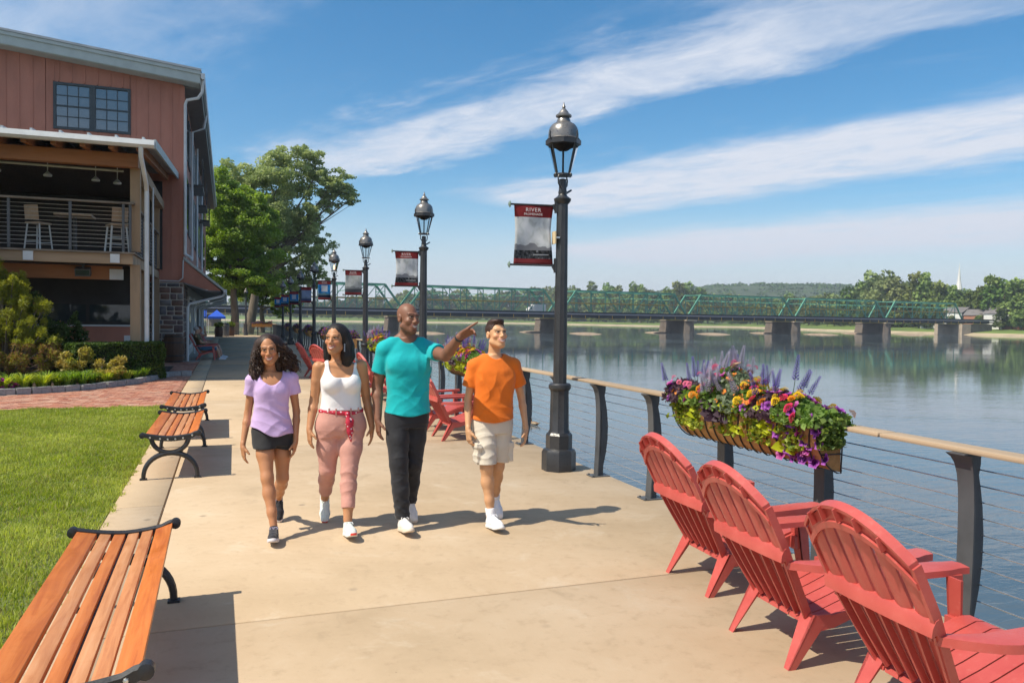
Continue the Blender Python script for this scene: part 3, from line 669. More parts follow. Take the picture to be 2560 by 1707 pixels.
tree('tall spreading paler tree with long bare-tipped limbs reaching over the water', 2.0, 84, 6.5,
     [(0.5, 0, 11, 3.8, 3.4, 3.0), (-3.0, 0, 12.8, 3.0, 2.8, 2.4), (2.8, 0, 15.2, 3.4, 3, 2.4), (4.8, -0.5, 18.0, 2.4, 2.2, 1.8), (5.8, 0, 11.5, 2.5, 2.3, 2.2), (8.6, -1, 15.8, 2.0, 1.8, 1.1), (6.8, 0, 16.6, 1.7, 1.5, 1.3), (7.3, -0.5, 13.8, 1.7, 1.5, 1.4), (9.4, -1, 15.0, 1.3, 1.1, 0.9), (8.4, -0.5, 14.8, 1.2, 1.1, 0.9), (5.0, -1, 8.0, 2.0, 2.0, 2.0), (-1.4, 0, 15.3, 2.4, 2.2, 1.8), (6.6, 0, 9.0, 2.2, 2, 2.0), (4.4, -0.5, 5.6, 2.3, 2, 1.8), (3.2, 0, 11.5, 2.6, 2.4, 2.2), (0.8, 0, 8.0, 3.2, 2.6, 1.8), (10.3, -1, 14.2, 0.9, 0.9, 0.8), (6.6, -1, 6.0, 1.4, 1.4, 1.3)],
     50000, 0.23, (0.21, 0.28, 0.10), (0.52, 0.58, 0.27), lean=(1.2, 0), r0=0.6)
tree('dark leafy tree standing behind the blue canopy', -6.5, 92, 5, [(0, 0, 9, 4, 3, 3), (3, 0, 6, 3, 3, 2), (-3, 0, 7, 3, 3, 2.5), (1.5, 0, 12, 2.6, 2.4, 2)], 12000, 0.36, (0.08, 0.14, 0.03), (0.22, 0.32, 0.07))
tree('loose yellow green tree hanging low over the bank railing', 3.6, 90, 3, [(0, 0, 4.6, 2.4, 2, 1.8), (2.2, -1, 3.2, 1.8, 1.6, 1.5), (-2, 0, 5, 2.2, 2, 1.8), (1, 0, 7, 2, 2, 1.6)], 12000, 0.26, (0.13, 0.2, 0.04), (0.36, 0.44, 0.11))
# --- garden bed by the building
def bushy(name, label, cat, loc, blobs, n, size, cA, cB, extra=None, mat=None, asp=0.6, up=None, stems=True, sub=True, part='foliage'):
    t = plant(name, label, cat, loc)
    if sub:
        s2 = []
        for b in blobs:
            for _ in range(10):
                d = np.array([rnd.gauss(0, 1) for _ in range(3)]); d /= np.linalg.norm(d); k = rnd.uniform(0.5, 1.0); s_ = rnd.uniform(0.25, 0.45)
                s2.append((b[0]+d[0]*b[3]*k, b[1]+d[1]*b[4]*k, max(0.03, b[2]+d[2]*b[5]*k), b[3]*s_, b[4]*s_, b[5]*s_))
    else: s2 = blobs
    P, k = blob_points(n, s2, 0.2 if sub else 0.8); P[:, 2] = np.maximum(P[:, 2], 0.02)
    tone = np.array([rnd.random() for _ in s2])[k]
    V, F, c = leaf_quads(P, size, cA, cB, 0.8, asp, tcol=np.clip(0.6*tone+0.4*rng.random(len(P)), 0, 1), updir=up)
    if extra is not None: c = extra(P, c)
    np_obj(part, V, F, mat or m_leaf, t, c)
    if stems:
        mb = MB()
        for b in blobs: mb.tube([(b[0]*0.2, b[1]*0.2, 0), (b[0]*0.7, b[1]*0.7, b[2]*0.6), (b[0], b[1], b[2]+b[5]*0.5)], [0.03, 0.02, 0.008], 5)
        mb.obj('stem', m_bark, t)
    return t
def pine_c(P, c):
    k = np.repeat((P[:, 2] < 0.95) & (rng.random(len(P)) < 0.55), 4); c = c.copy(); c[k] = np.array([0.34, 0.19, 0.08])*(0.7+0.6*rng.random((k.sum(), 1))); return c
UP = np.array([0.1, -0.1, 0.75])
ps = plant('pine_shrub', 'big yellow green dwarf pine at the left edge, browned near its base', 'shrub', (-4.78, 21.6, 0.05))
sub = []
for b in ((-0.35, 0, 0.8, 0.95, 0.75, 0.75), (-0.5, 0, 1.7, 0.7, 0.6, 0.75), (-0.75, 0, 2.6, 0.45, 0.4, 0.6), (0.35, -0.2, 0.7, 0.75, 0.6, 0.6), (0.2, 0, 1.5, 0.6, 0.5, 0.55), (-0.85, 0, 3.2, 0.25, 0.25, 0.4), (-0.1, 0.1, 2.25, 0.35, 0.35, 0.4)):
    for _ in range(46):
        d = np.array([rnd.gauss(0, 1) for _ in range(3)]); d /= np.linalg.norm(d); k = rnd.uniform(0.72, 1.05); r_ = rnd.uniform(0.09, 0.17)
        sub.append((b[0]+d[0]*b[3]*k, b[1]+d[1]*b[4]*k, max(0.1, b[2]+d[2]*b[5]*k), r_, r_, r_*1.2))
Sb = np.array(sub); n = 80000; k = rng.integers(0, len(Sb), n); d = rng.normal(size=(n, 3)); d[:, 2] = d[:, 2]+0.5; d /= np.linalg.norm(d, axis=1)[:, None]
P = Sb[k, :3]+d*(Sb[k, 3:6])*rng.uniform(0.3, 1.0, n)[:, None]; tone = np.array([rnd.random() for _ in sub])[k]
V, F, c = leaf_quads(P, 0.075, (0.17, 0.21, 0.025), (0.54, 0.54, 0.09), 0.8, 0.17, updir=d*0.9, tcol=np.clip(0.65*tone+0.35*rng.random(n), 0, 1)); c = pine_c(P, c)
np_obj('foliage', V, F, m_leaf, ps, c)
mb = MB()
for b in sub[::3]: mb.tube([(-0.2, 0, 0.0), (b[0]*0.5-0.1, b[1]*0.5, b[2]*0.55), b[:3]], [0.04, 0.022, 0.008], 5)
mb.obj('stem', m_bark, ps)
def rose_c(P, c):
    k = np.repeat(rng.random(len(P)) < 0.03, 4); c = c.copy(); c[k] = np.array([0.6, 0.33, 0.2]); return c
bushy('rose_bush', 'dark green rose bush with salmon blooms between the pine and the window', 'shrub', (-4.1, 22.6, 0.05),
      [(0, 0, 0.9, 0.6, 0.5, 0.6), (-0.3, 0, 1.6, 0.4, 0.4, 0.4), (0.35, 0, 1.2, 0.35, 0.35, 0.45), (0, 0, 0.4, 0.7, 0.5, 0.4), (-0.5, 0, 2.0, 0.2, 0.2, 0.25)], 7000, 0.085, (0.035, 0.075, 0.018), (0.13, 0.19, 0.05), rose_c)
bushy('spirea_bush', 'low gold and bronze leaved bush in front of the clipped hedge', 'shrub', (-3.0, 20.95, 0.05),
      [(-0.3, 0, 0.5, 0.4, 0.35, 0.35), (0.25, 0, 0.45, 0.4, 0.35, 0.33), (0, -0.1, 0.25, 0.6, 0.4, 0.2)], 5500, 0.07, (0.28, 0.31, 0.04), (0.54, 0.40, 0.13))
# clipped hedge: a dense box of small leaves around a dark core of twigs
hg = plant('clipped_hedge', 'dense dark green clipped hedge below the porch posts', 'hedge', (-2.68, 22.05, 0.05))
n = 26000; d = rng.uniform(-1, 1, (n, 3)); ax = rng.integers(0, 3, n); sg = np.where(rng.random(n) < 0.6, 1, -1); d[np.arange(n), ax] = np.where(ax == 2, np.abs(sg), sg)*(1-0.14*rng.random(n)**2)
d *= 1+0.05*np.sin(d[:, :1]*9)*np.sin(d[:, 1:2]*7+d[:, 2:]*5); ang = 0.72
P = np.column_stack([d[:, 0]*1.2, d[:, 1]*0.38, 0.46+d[:, 2]*0.46]); P = np.column_stack([P[:, 0]*math.cos(ang)-P[:, 1]*math.sin(ang), P[:, 0]*math.sin(ang)+P[:, 1]*math.cos(ang), P[:, 2]])
V, F, c = leaf_quads(P, 0.06, (0.035, 0.08, 0.015), (0.14, 0.21, 0.045), 1.0, 0.65); np_obj('foliage', V, F, m_leaf, hg, c)
MB().box((0, 0, 0.42), (2.2, 0.6, 0.8), (0, 0, ang)).obj('core', pm('hedge_twigs', (0.02, 0.03, 0.012), 0.4, 20, 0.9), hg)
# arching lily tufts along the kerb
def tuft(n, h, cA, cB):
    V = []; F = []; cc = []
    for k in range(n):
        a = rnd.uniform(0, 2*math.pi); L = h*rnd.uniform(0.6, 1.15); out = rnd.uniform(0.25, 0.8)*L; w = 0.011*rnd.uniform(0.7, 1.3); r0 = 0.05*rnd.random()
        t = rnd.random(); col = [cA[i]*(1-t)+cB[i]*t for i in range(3)]; sx_, sy_ = -math.sin(a)*w, math.cos(a)*w; b = len(V)
        for s_ in (0, 0.35, 0.65, 0.88, 1.0):
            r = r0+out*s_**1.6; z = L*(s_*1.25-0.62*s_**2.6); ww = (1-s_**3)*1.0+0.03
            V += [(r*math.cos(a)+sx_*ww, r*math.sin(a)+sy_*ww, z), (r*math.cos(a)-sx_*ww, r*math.sin(a)-sy_*ww, z)]; cc += [col, col]
        for q in range(4): F.append((b+2*q, b+2*q+1, b+2*q+3, b+2*q+2))
    return np.array(V), np.array(F), np.array(cc)
tm = [np_mesh('leaves', *(lambda q: (q[0], q[1], m_leaf, q[2]))(tuft(120, 0.5, (0.2, 0.30, 0.03), (0.58, 0.62, 0.1)))) for _ in range(3)]
tmg = [np_mesh('leaves', *(lambda q: (q[0], q[1], m_leaf, q[2]))(tuft(110, 0.45, (0.09, 0.18, 0.025), (0.3, 0.42, 0.07)))) for _ in range(2)]
ti = 0
for x in np.arange(-6.4, -1.75, 0.34):
    for row in range(3):
        xx = x+0.12*row+rnd.uniform(-.06, .06); y = curb_y(xx)+0.28+row*0.3+rnd.uniform(-.05, .05)
        if xx < -5.15 and row == 0 and xx > -5.9: continue
        if row == 2 and (xx > -2.4): continue
        bright = (row < 2 and rnd.random() < 0.75); me = rnd.choice(tm if bright else tmg)
        t = plant('lily_tuft', ('bright yellow green arching lily clump ' if bright else 'deeper green arching lily clump ')+('below the pine' if xx < -4.6 else 'below the rose bush' if xx < -3.6 else 'below the bronze bush' if xx < -2.7 else 'at the hedge end of the kerb')+(', front row' if row == 0 else ', back rows'), 'plant', (xx, y, 0.03), 'lily clumps along the kerb' if bright else 'dark lily clumps along the kerb')
        o = bpy.data.objects.new('leaves', me); C.objects.link(o); o.parent = t; o.rotation_euler = (0, 0, rnd.uniform(0, 6)); s_ = rnd.uniform(0.8, 1.15); o.scale = (s_, s_, s_)
def pet_c(P, c):
    k = np.repeat(rng.random(len(P)) < 0.6, 4); c = c.copy(); c[k] = np.array([0.55, 0.06, 0.38])*(0.7+0.6*rng.random((k.sum(), 1))); return c
bushy('petunia_clump', 'mound of magenta petunias at the left end of the kerb', 'flowers', (-4.62, 18.95, 0.03), [(0, 0, 0.15, 0.32, 0.22, 0.14), (0.3, 0.1, 0.12, 0.2, 0.18, 0.1)], 1500, 0.055, (0.08, 0.14, 0.03), (0.2, 0.28, 0.06), pet_c, asp=0.9, stems=False)
gl = thing('garden_light', 'small pale path light by the corner of the hedge', 'light', (-1.75, 24.4, 0.0))
MB().tube([(0, 0, 0), (0, 0, 0.35)], 0.015, 8).obj('stake', m_white_trim, gl); MB().lathe([(0.06, 0.35), (0.07, 0.37), (0.05, 0.45), (0.01, 0.5)], 10).obj('cap', m_white_trim, gl, smooth=True)
# ------------------------------------------------------------------ far bank, hill, woods
def G(px, py, z=WZ):
    "where the sight line of the survey photograph through (px, py) meets level z"
    d = _F+_R2*((px-1280)/1960)-_U2*((py-853.5)/1960); k = (z-1.7)/d.z
    return Vector((d.x*k, d.y*k, z))
def Gd(px, depth, z=0):
    d = _F+_R2*((px-1280)/1960)-_U2*((798-853.5)/1960); return Vector((d.x*depth, d.y*depth, z))
shore = [G(300, 797.0), G(640, 801.2), G(1000, 806.0), G(1278, 808.5), G(1450, 812.2), G(1663, 816.8), G(1848, 818.5), G(2068, 827.5), G(2280, 833.5), G(2461, 838.5), G(2600, 842)]
shore += [Vector((shore[-1].x+25, shore[-1].y-60, WZ)), Vector((shore[-1].x+30, -300, WZ))]
def up_from(p, k, h): return Vector((p.x*(1+k), p.y*(1+k), h))
m_sand = pm('river_sand', (0.42, 0.34, 0.22), 0.25, 0.1, 0.95, 0.3, 2)
m_bankg = pm('far_meadow', (0.13, 0.19, 0.035), 0.4, 0.03, 0.95, 0.5, 0.5, c2=(0.07, 0.11, 0.03), bdist=0.3)
rows = []
for i, p in enumerate(shore):
    if p.y < 0: q = Vector((1, 0, 0)); rows.append([p+q*a+Vector((0, 0, h)) for a, h in ((-2, -0.6), (4, 0.5), (10, 2.2), (25, 3.4), (1200, 6))]); continue
    d = Vector((p.x, p.y, 0)).normalized(); D = Vector((p.x, p.y, 0)).length; s = D/400
    rows.append([p+d*a+Vector((0, 0, h)) for a, h in ((-3*s, -0.5), (7*s, 0.35), (12*s, 0.9), (45*s, 2.5), (120*s, 4.5), (1400, 8))])
rows = [r if len(r) == 6 else r[:4]+[r[3]+Vector((80, 0, 1)), r[4]] for r in rows]
struct('far_shore', MB().grid([r[:3] for r in rows]), m_sand, smooth='all')
struct('far_bank', MB().grid([r[2:] for r in rows]), m_bankg, smooth='all')
# low sand bars round the pier feet are built with the bridge
# tree meshes shared by the far trees (leaf clumps spread through uneven crowns)
def far_tree_mesh(seed, h, w, n, cA, cB, tall=1.0):
    r2 = random.Random(seed); bl = []
    for k in range(9):
        a = r2.uniform(0, 6.28); q = r2.uniform(0.1, 0.62)*w; z = h*r2.uniform(0.1, 0.84)
        q *= (1.1-0.75*abs(z/h-0.5)); s = w*r2.uniform(0.22, 0.42); bl.append((q*math.cos(a), q*math.sin(a), z, s, s, s*0.75*tall))
    bl.append((0, 0, h*0.87, w*0.25, w*0.25, h*0.12)); bl.append((0, 0, h*0.45, w*0.5, w*0.5, h*0.36))
    P, k = blob_points(n, bl, 0.55); tone = np.array([r2.random() for _ in bl])[k]
    V, F, c = leaf_quads(P, w*0.15, cA, cB, 0.6, 0.8, tcol=np.clip(0.6*tone+0.4*rng.random(n), 0, 1)); return np_mesh('crown', V, F, m_leaf_far, c)
def trunk_mesh(h, r): return MB().tube([(0, 0, -1), (0.1*r, 0, h*0.3), (0, 0, h*0.75)], [r, r*0.7, r*0.2], 6).mesh('trunk', m_bark, True)
pal = [((0.07, 0.12, 0.025), (0.20, 0.27, 0.07)), ((0.10, 0.15, 0.035), (0.28, 0.33, 0.10)), ((0.14, 0.18, 0.06), (0.32, 0.36, 0.15)), ((0.06, 0.105, 0.035), (0.16, 0.22, 0.07))]
kinds = []
for i, (a, b) in enumerate(pal):
    for j in range(2): kinds.append((i, far_tree_mesh(i*7+j, 12, 6.0, 1500, a, b), trunk_mesh(12, 0.4)))
tnames = ['dense mid green tree', 'light green broad tree', 'pale grey green tall tree', 'dark green tree']
ft_i = [0]
def top_h(px, depth, top_py, zb): return (1.7+(798+0.013*(px-1280)-top_py)/1960*depth-zb)
def far_tree(px, depth, height, kind, zb, where, width=1.0, top_py=None):
    if top_py is not None: height = max(4, top_h(px, depth, top_py, zb))
    p = Gd(px, depth); km = [k for k in kinds if k[0] == kind][ft_i[0] % 2]; ft_i[0] += 1
    zone = next(w for lim, w in ((700, 'beyond the canopy end of the promenade'), (860, 'beyond the far lamp posts'), (1000, 'beyond the bald man'), (1180, 'beyond the pointing hand'), (1330, 'beyond the boy in orange'), (1450, 'beyond the nearest lamp post'), (1600, 'left of the second clear pier'), (1760, 'over the second clear pier'), (1960, 'over the third clear pier'), (2160, 'over the fourth clear pier'), (2330, 'left of the steeple'), (2440, 'below the steeple'), (9999, 'right of the steeple')) if px < lim)
    lab = '%s %s %s' % (tnames[kind], where, zone)
    t = thing('broadleaf_tree', lab, 'tree', (p.x, p.y, zb), rnd.uniform(0, 6), lab+'s')
    s = height/12; o = bpy.data.objects.new('crown', km[1]); C.objects.link(o); o.parent = t; o.scale = (s*width, s*width, s)
    o = bpy.data.objects.new('trunk', km[2]); C.objects.link(o); o.parent = t; o.scale = (s, s, s)
# bank trees behind the bridge: (px, depth, top py)
def top_h(px, depth, top_py, zb): return (1.7+(798+0.013*(px-1280)-top_py)/1960*depth-zb)
r3 = random.Random(11)
SHX = [300, 640, 1000, 1278, 1450, 1663, 1848, 2068, 2280, 2461, 2600]; SHY = [797.0, 801.2, 806.0, 808.5, 812.2, 816.8, 818.5, 827.5, 833.5, 838.5, 842]
def shore_d(px): return 4.3*1960/(np.interp(px, SHX, SHY)-(798+0.013*(px-1280)))
TX = [500, 980, 1005, 1260, 1290, 1420, 1440, 1750, 1760, 2140, 2160, 2340, 2360, 2700]; TY = [742, 742, 728, 728, 720, 720, 722, 722, 736, 736, 706, 706, 714, 714]
px = 560
while px < 2640:                     # wooded bank behind the bridge
    far_tree(px, shore_d(px)*r3.uniform(1.17, 1.3), 0, r3.choice((0, 1, 3, 1, 2)), 1.5, 'behind the bridge', r3.uniform(1.0, 1.45), np.interp(px, TX, TY)+r3.uniform(-6, 13)); px += r3.uniform(12, 21)
px = 640
while px < 2640:                     # lower fringe nearer the water
    far_tree(px, shore_d(px)*r3.uniform(1.09, 1.14), 0, r3.choice((0, 1, 3, 1)), 0.6, 'low on the far bank', r3.uniform(1.2, 1.8), 768+r3.uniform(-10, 16)+(6 if px > 1900 else 0)); px += r3.uniform(14, 27) if px < 2380 else r3.uniform(24, 34)
for px, tp, k, wd in ((1015, 722, 1, 1), (1390, 716, 1, 1), (1430, 712, 0, 1), (1478, 702, 1, 1.1), (1515, 705, 0, 1), (1545, 712, 1, 1), (1580, 703, 0, 0.9), (1600, 710, 1, 0.9), (1690, 700, 1, 1.0), (1720, 703, 0, 1), (1665, 716, 0, 1),
                      (2175, 676, 2, 1.0), (2215, 674, 2, 1.1), (2240, 690, 2, 1), (2285, 678, 1, 1.1), (2310, 680, 1, 1), (2340, 700, 1, 1), (2150, 700, 0, 1), (2475, 684, 1, 1.1), (2510, 698, 0, 1.1), (2545, 692, 1, 1.1), (2450, 712, 0, 1), (2580, 700, 0, 1), (2380, 712, 1, 1), (2420, 722, 0, 1)):
    far_tree(px, shore_d(px)*1.15, 0, k, 1.2, 'standing tall', wd*0.9, tp)
# wooded hill far behind (reads as one mass)
hill_pts = [(1500, 742), (1580, 728), (1680, 716), (1780, 703), (1880, 699), (1960, 700), (2050, 700), (2140, 704), (2250, 716), (2380, 728), (2500, 735), (2640, 742)]
rows = []
for px, py in hill_pts:
    D = 1500; h = 1.7+(798+0.013*(px-1280)-py)/1960*D-4
    rows.append([Gd(px, 900, 0), Gd(px, 1150, h*0.35), Gd(px, 1400, h*0.85), Gd(px, D, h-7), Gd(px, 1800, h*0.7)])
struct('hill', MB().grid(rows), pm('hill_undergrowth', (0.05, 0.075, 0.03), 0.3, 0.02, 0.95), smooth='all')
A = np.array([[tuple(p) for p in r] for r in rows]); pts_ = []
for _ in range(900):
    i = rnd.random()*(len(rows)-1.001); j = rnd.uniform(1.0, 3.2); i0, j0 = int(i), int(j); fi, fj = i-i0, j-j0
    q = (A[i0, j0]*(1-fi)+A[i0+1, j0]*fi)*(1-fj)+(A[i0, j0+1]*(1-fi)+A[i0+1, j0+1]*fi)*fj; pts_.append(q)
bl = [(q[0], q[1], q[2]-5, rnd.uniform(8, 15), rnd.uniform(8, 15), rnd.uniform(6, 11)) for q in pts_]
Pq, k = blob_points(60000, bl, 0.75); tone = np.array([rnd.random() for _ in bl])[k]
V, F, c = leaf_quads(Pq, 4.0, (0.045, 0.08, 0.028), (0.13, 0.185, 0.065), 0.7, 0.8, tcol=np.clip(0.7*tone+0.3*rng.random(len(Pq)), 0, 1))
o = np_obj('hillside_woods', V, F, m_leaf_far, None, c); tag(o, None, None, None, 'stuff')
# low wooded horizon on the left and far right
bl = []
for px in range(420, 1560, 7):
    p = Gd(px, 1100, 0); h = 1.7+(789+0.013*(px-567)-(771+6*math.sin(px*0.02)))/1960*1100; bl.append((p.x, p.y, 2, 12, 12, max(5, h-1)))
Pq, k = blob_points(16000, bl, 0.8); V, F, c = leaf_quads(Pq, 3.4, (0.035, 0.06, 0.022), (0.10, 0.15, 0.055), 0.7, 0.8)
o = np_obj('distant_woods', V, F, m_leaf_far, None, c); tag(o, None, None, None, 'stuff')
# houses of the far town and the white steeple
m_hw = pm('white_clapboard', (0.68, 0.68, 0.66), 0.08, 0.4, 0.7, 0.1, 2); m_hr = pm('grey_shingle', (0.16, 0.15, 0.15), 0.2, 0.6, 0.8); m_hb = pm('town_brick', (0.38, 0.17, 0.11), 0.2, 0.5, 0.8)
def house(px, depth, z, w, d, h, roof, wall, label, rz=0.3):
    depth = shore_d(px)*1.13; z = z*0.3; h = h*0.8; p = Gd(px, depth); t = thing('house', label, 'house', (p.x, p.y, z), rz)
    MB().bb((-w/2, -d/2, -3), (w/2, d/2, h)).obj('wall', wall, t)
    MB().prism([(-w/2-.4, h), (w/2+.4, h), (0, h+roof)], -d/2-.4, d/2+.4).obj('roof', m_hr, t)
    for k in range(max(2, int(w/3))):
        for zz in np.arange(1.2, h-1.4, 3):
            x0 = -w/2+w*(k+0.5)/max(2, int(w/3)); f = MB().bb((x0-0.55, -d/2-0.06, zz), (x0+0.55, -d/2-0.01, zz+1.6)).obj('window', m_glass, t)
    return t
house(2395, 400, 7, 16, 10, 7, 3.0, m_hw, 'long white house under the steeple at the bridge end')
house(2445, 385, 3, 10, 9, 7, 3.0, m_hb, 'brick house with pale roof right of the bridge end')
house(2492, 400, 8, 9, 8, 6, 3.0, m_hw, 'white gabled house among the trees at far right')
house(2540, 370, 2, 10, 8, 6, 2.5, m_hb, 'second brick house at the right edge of the far bank')
house(2470, 372, -1, 9, 7, 5, 2.0, m_hw, 'low white house near the far waterline')
house(2335, 480, 4, 12, 8, 6, 2.5, m_hw, 'white house partly hidden behind the bridge trusses')
p = Gd(2395, 470); st = thing('church_steeple', 'white church steeple rising above the far trees', 'steeple', (p.x, p.y, 4)); st.scale = (1.0, 1.0, 0.92)
MB().bb((-3, -3, -6), (3, 3, 14)).obj('tower', m_hw, st); MB().lathe([(2.9, 14), (3.1, 14.4), (2.3, 14.6), (2.2, 19), (2.6, 19.3)], 8).obj('belfry', m_hw, st)
MB().lathe([(2.2, 19.3), (1.0, 26), (0.15, 36), (0.05, 38)], 8).obj('spire', m_hw, st)
for a in range(4): MB().bb((-0.7, -0.06, 15), (0.7, 0.06, 18)).obj('louvre', m_hr, st, loc=(2.25*math.sin(a*1.5708), -2.25*math.cos(a*1.5708), 0), rot=(0, 0, a*1.5708))
# ------------------------------------------------------------------ steel truss bridge
m_green = pm('bridge_green_paint', (0.10, 0.29, 0.20), 0.2, 0.3, 0.5, 0.1, 4); m_dkst = pm('bridge_dark_steel', (0.03, 0.032, 0.038), 0.2, 0.5, 0.6)
m_pipe = pm('grey_pipe', (0.33, 0.32, 0.36), 0.1, 0.5, 0.5); m_yel = pm('ochre_rail', (0.42, 0.28, 0.07), 0.2, 0.5, 0.6); m_pier = pm('pier_masonry', (0.15, 0.125, 0.105), 0.3, 0.3, 0.9, 0.5, 2, bdist=0.1); m_pierp = pm('pier_pale_nose', (0.42, 0.35, 0.27), 0.25, 0.4, 0.9)
m_gravel = pm('river_gravel', (0.30, 0.23, 0.165), 0.35, 0.8, 0.95, 0.6, 3, bdist=0.1)
P1 = G(1382, 832.0); P5 = G(2384, 836.0)
bd = (P5-P1); bd.z = 0; SP = bd.length/4; bd.normalize(); bn = Vector((bd.y, -bd.x, 0))      # bn points to the viewer
if bn.dot(Vector((0, -1, 0))) < 0: bn = -bn
print('bridge span %.1f' % SP, P1, P5, bd)
DECK = 2.5          # underside of the deck
brg = thing('truss_bridge', 'long green steel truss bridge on stone piers across the river', 'bridge', (P1.x, P1.y, 0)); bro = Vector(brg.location)
def bp(mb, name, mats, **k):
    o = mb.obj(name, mats, brg, **k); o.location = -bro; return o
HW = 4.2
def at(s, off, z): p = P1+bd*s+bn*off; return Vector((p.x, p.y, z))
s0, s1 = -2.75*SP, 4.35*SP
for k in range(-2, 5):
    a, b = (k-1)*SP, k*SP
    if k == 4: pass
    nb = 9; L = (b-a-0.6)/nb; H = 7.4
    for side in (1, -1):
        top = MB(); chord = [(a+0.3+L*1, side*HW), (b-0.3-L, side*HW)]
        top.beam(at(a+0.3+L, side*HW, DECK+1.4+H), at(b-0.3-L, side*HW, DECK+1.4+H), 0.45, 0.5); bp(top, 'top_chord', m_green)
        for e0, e1 in ((a+0.3, a+0.3+L), (b-0.3, b-0.3-L)): bp(MB().beam(at(e0, side*HW, DECK+1.2), at(e1, side*HW, DECK+1.4+H), 0.5, 0.55), 'end_post', m_green)
        for i in range(1, nb):
            bp(MB().beam(at(a+0.3+i*L, side*HW, DECK+1.2), at(a+0.3+i*L, side*HW, DECK+1.2+H), 0.24, 0.24), 'truss_post', m_green)
        for i in range(1, nb-1):
            j = i if i <= nb//2 else i+1; q = i+1 if i <= nb//2 else i
            bp(MB().beam(at(a+0.3+j*L, side*HW, DECK+1.3+H), at(a+0.3+q*L, side*HW, DECK+1.3), 0.16, 0.2), 'truss_diagonal', m_green)
        bp(MB().beam(at(a+0.3+L*0.55, side*(HW+0.3), DECK+1.4+H*0.46), at(b-0.3-L*0.55, side*(HW+0.3), DECK+1.4+H*0.46), 0.14, 0.22), 'sway_rail', m_yel)
    top = MB()
    for i in range(1, nb):
        top.beam(at(a+0.3+i*L, -HW, DECK+1.3+H), at(a+0.3+i*L, HW, DECK+1.3+H), 0.25, 0.3)
        top.beam(at(a+0.3+i*L, -HW, DECK+0.4+H*0.86), at(a+0.3+i*L, HW, DECK+0.4+H*0.86), 0.2, 0.2)
        if i < nb-1: top.beam(at(a+0.3+i*L, -HW, DECK+1.35+H), at(a+0.3+(i+1)*L, HW, DECK+1.35+H), 0.14, 0.14); top.beam(at(a+0.3+i*L, HW, DECK+1.2+H), at(a+0.3+(i+1)*L, -HW, DECK+1.2+H), 0.14, 0.14)
    bp(top, 'top_bracing', m_green)
bp(MB().beam(at(s0, 0, DECK+0.85), at(s1, 0, DECK+0.85), 2*HW+1.2, 0.3), 'deck', m_dkst)
for side in (1, -1): bp(MB().beam(at(s0, side*(HW+0.6), DECK+0.9), at(s1, side*(HW+0.6), DECK+0.9), 0.3, 1.9), 'deck_girder', m_dkst)
bp(MB().beam(at(s0, HW+2.7, DECK+1.15), at(s1, HW+2.7, DECK+1.15), 0.12, 0.3), 'walkway_rail', m_pipe)
bp(MB().beam(at(s0, HW+2.5, DECK+0.45), at(s1, HW+2.5, DECK+0.45), 0.3, 0.5), 'walkway', m_dkst)
bp(MB().beam(at(s0, HW+2.65, DECK+1.62), at(s1, HW+2.65, DECK+1.62), 0.12, 0.5), 'walkway_screen', m_dkst)
bp(MB().beam(at(s0, HW+1.2, DECK-0.35), at(s1, HW+1.2, DECK-0.35), 0.12, 0.16), 'ledger', m_yel)
mb = MB()
for k in range(int((s1-s0)/5.3)): mb.beam(at(s0+k*5.3, HW+2.72, DECK-0.3), at(s0+k*5.3, HW+2.72, DECK+0.8), 0.14, 0.14, up=(1, 0, 0))
bp(mb, 'walkway_bracket', m_yel)
for k in range(-2, 5):
    c = k*SP; mb = MB()
    pl = []
    w, l = 1.9, 5.6
    if k < 4:
        sec = lambda s, z: [at(c-w*s, -l-3.0*s, z), at(c+w*s, -l-3.0*s, z), at(c+w*s, l, z), at(c, l+1.2*s, z), at(c-w*s, l, z)]
        A_, B_ = sec(1.25, WZ-2), sec(0.95, DECK-0.45)
        mb.add(A_+B_, [tuple(range(5)), tuple(range(9, 4, -1))]+[(i, (i+1) % 5, (i+1) % 5+5, i+5) for i in range(5)])
        o = bp(mb, 'pier', m_pier)
        bp(MB().beam(at(c, -l-3.1, DECK-0.4), at(c, l+1.3, DECK-0.4), 2*w+0.5, 0.4), 'pier_cap', m_pierp)
        for off, ln_ in ((l+9, 9), (-l-2, 7)):     # gravel bar at the foot
            ring = []
            for rr, zz in ((1.0, WZ-0.3), (0.8, WZ+0.12), (0.45, WZ+0.4), (0.05, WZ+0.5)):
                ring.append([at(c+(rr*(4.2+0.9*math.sin(t*3+k)+0.5*math.sin(t*7+2*k)))*math.cos(t)+(3 if off > 0 else -4), off+rr*ln_*math.sin(t), zz) for t in np.linspace(0, 2*math.pi, 21)[:-1]])
            g = MB().grid([[ring[j][i] for j in range(4)] for i in range(20)], closed_u=True); o = g.obj('gravel_bar', m_gravel, smooth='all'); o['kind'] = 'structure'
bp(MB().beam(at(4.0*SP-4, 0, (WZ+DECK)/2-0.7), at(4.0*SP+2, 0, (WZ+DECK)/2-0.7), 2*HW+5, DECK-WZ+0.6), 'abutment', m_pierp)
bp(MB().beam(at(4.0*SP+2.1, 0, (WZ+DECK)/2-0.7), at(4.35*SP, 0, (WZ+DECK)/2-0.7), 2*HW+4, DECK-WZ+0.6), 'abutment', m_pier)
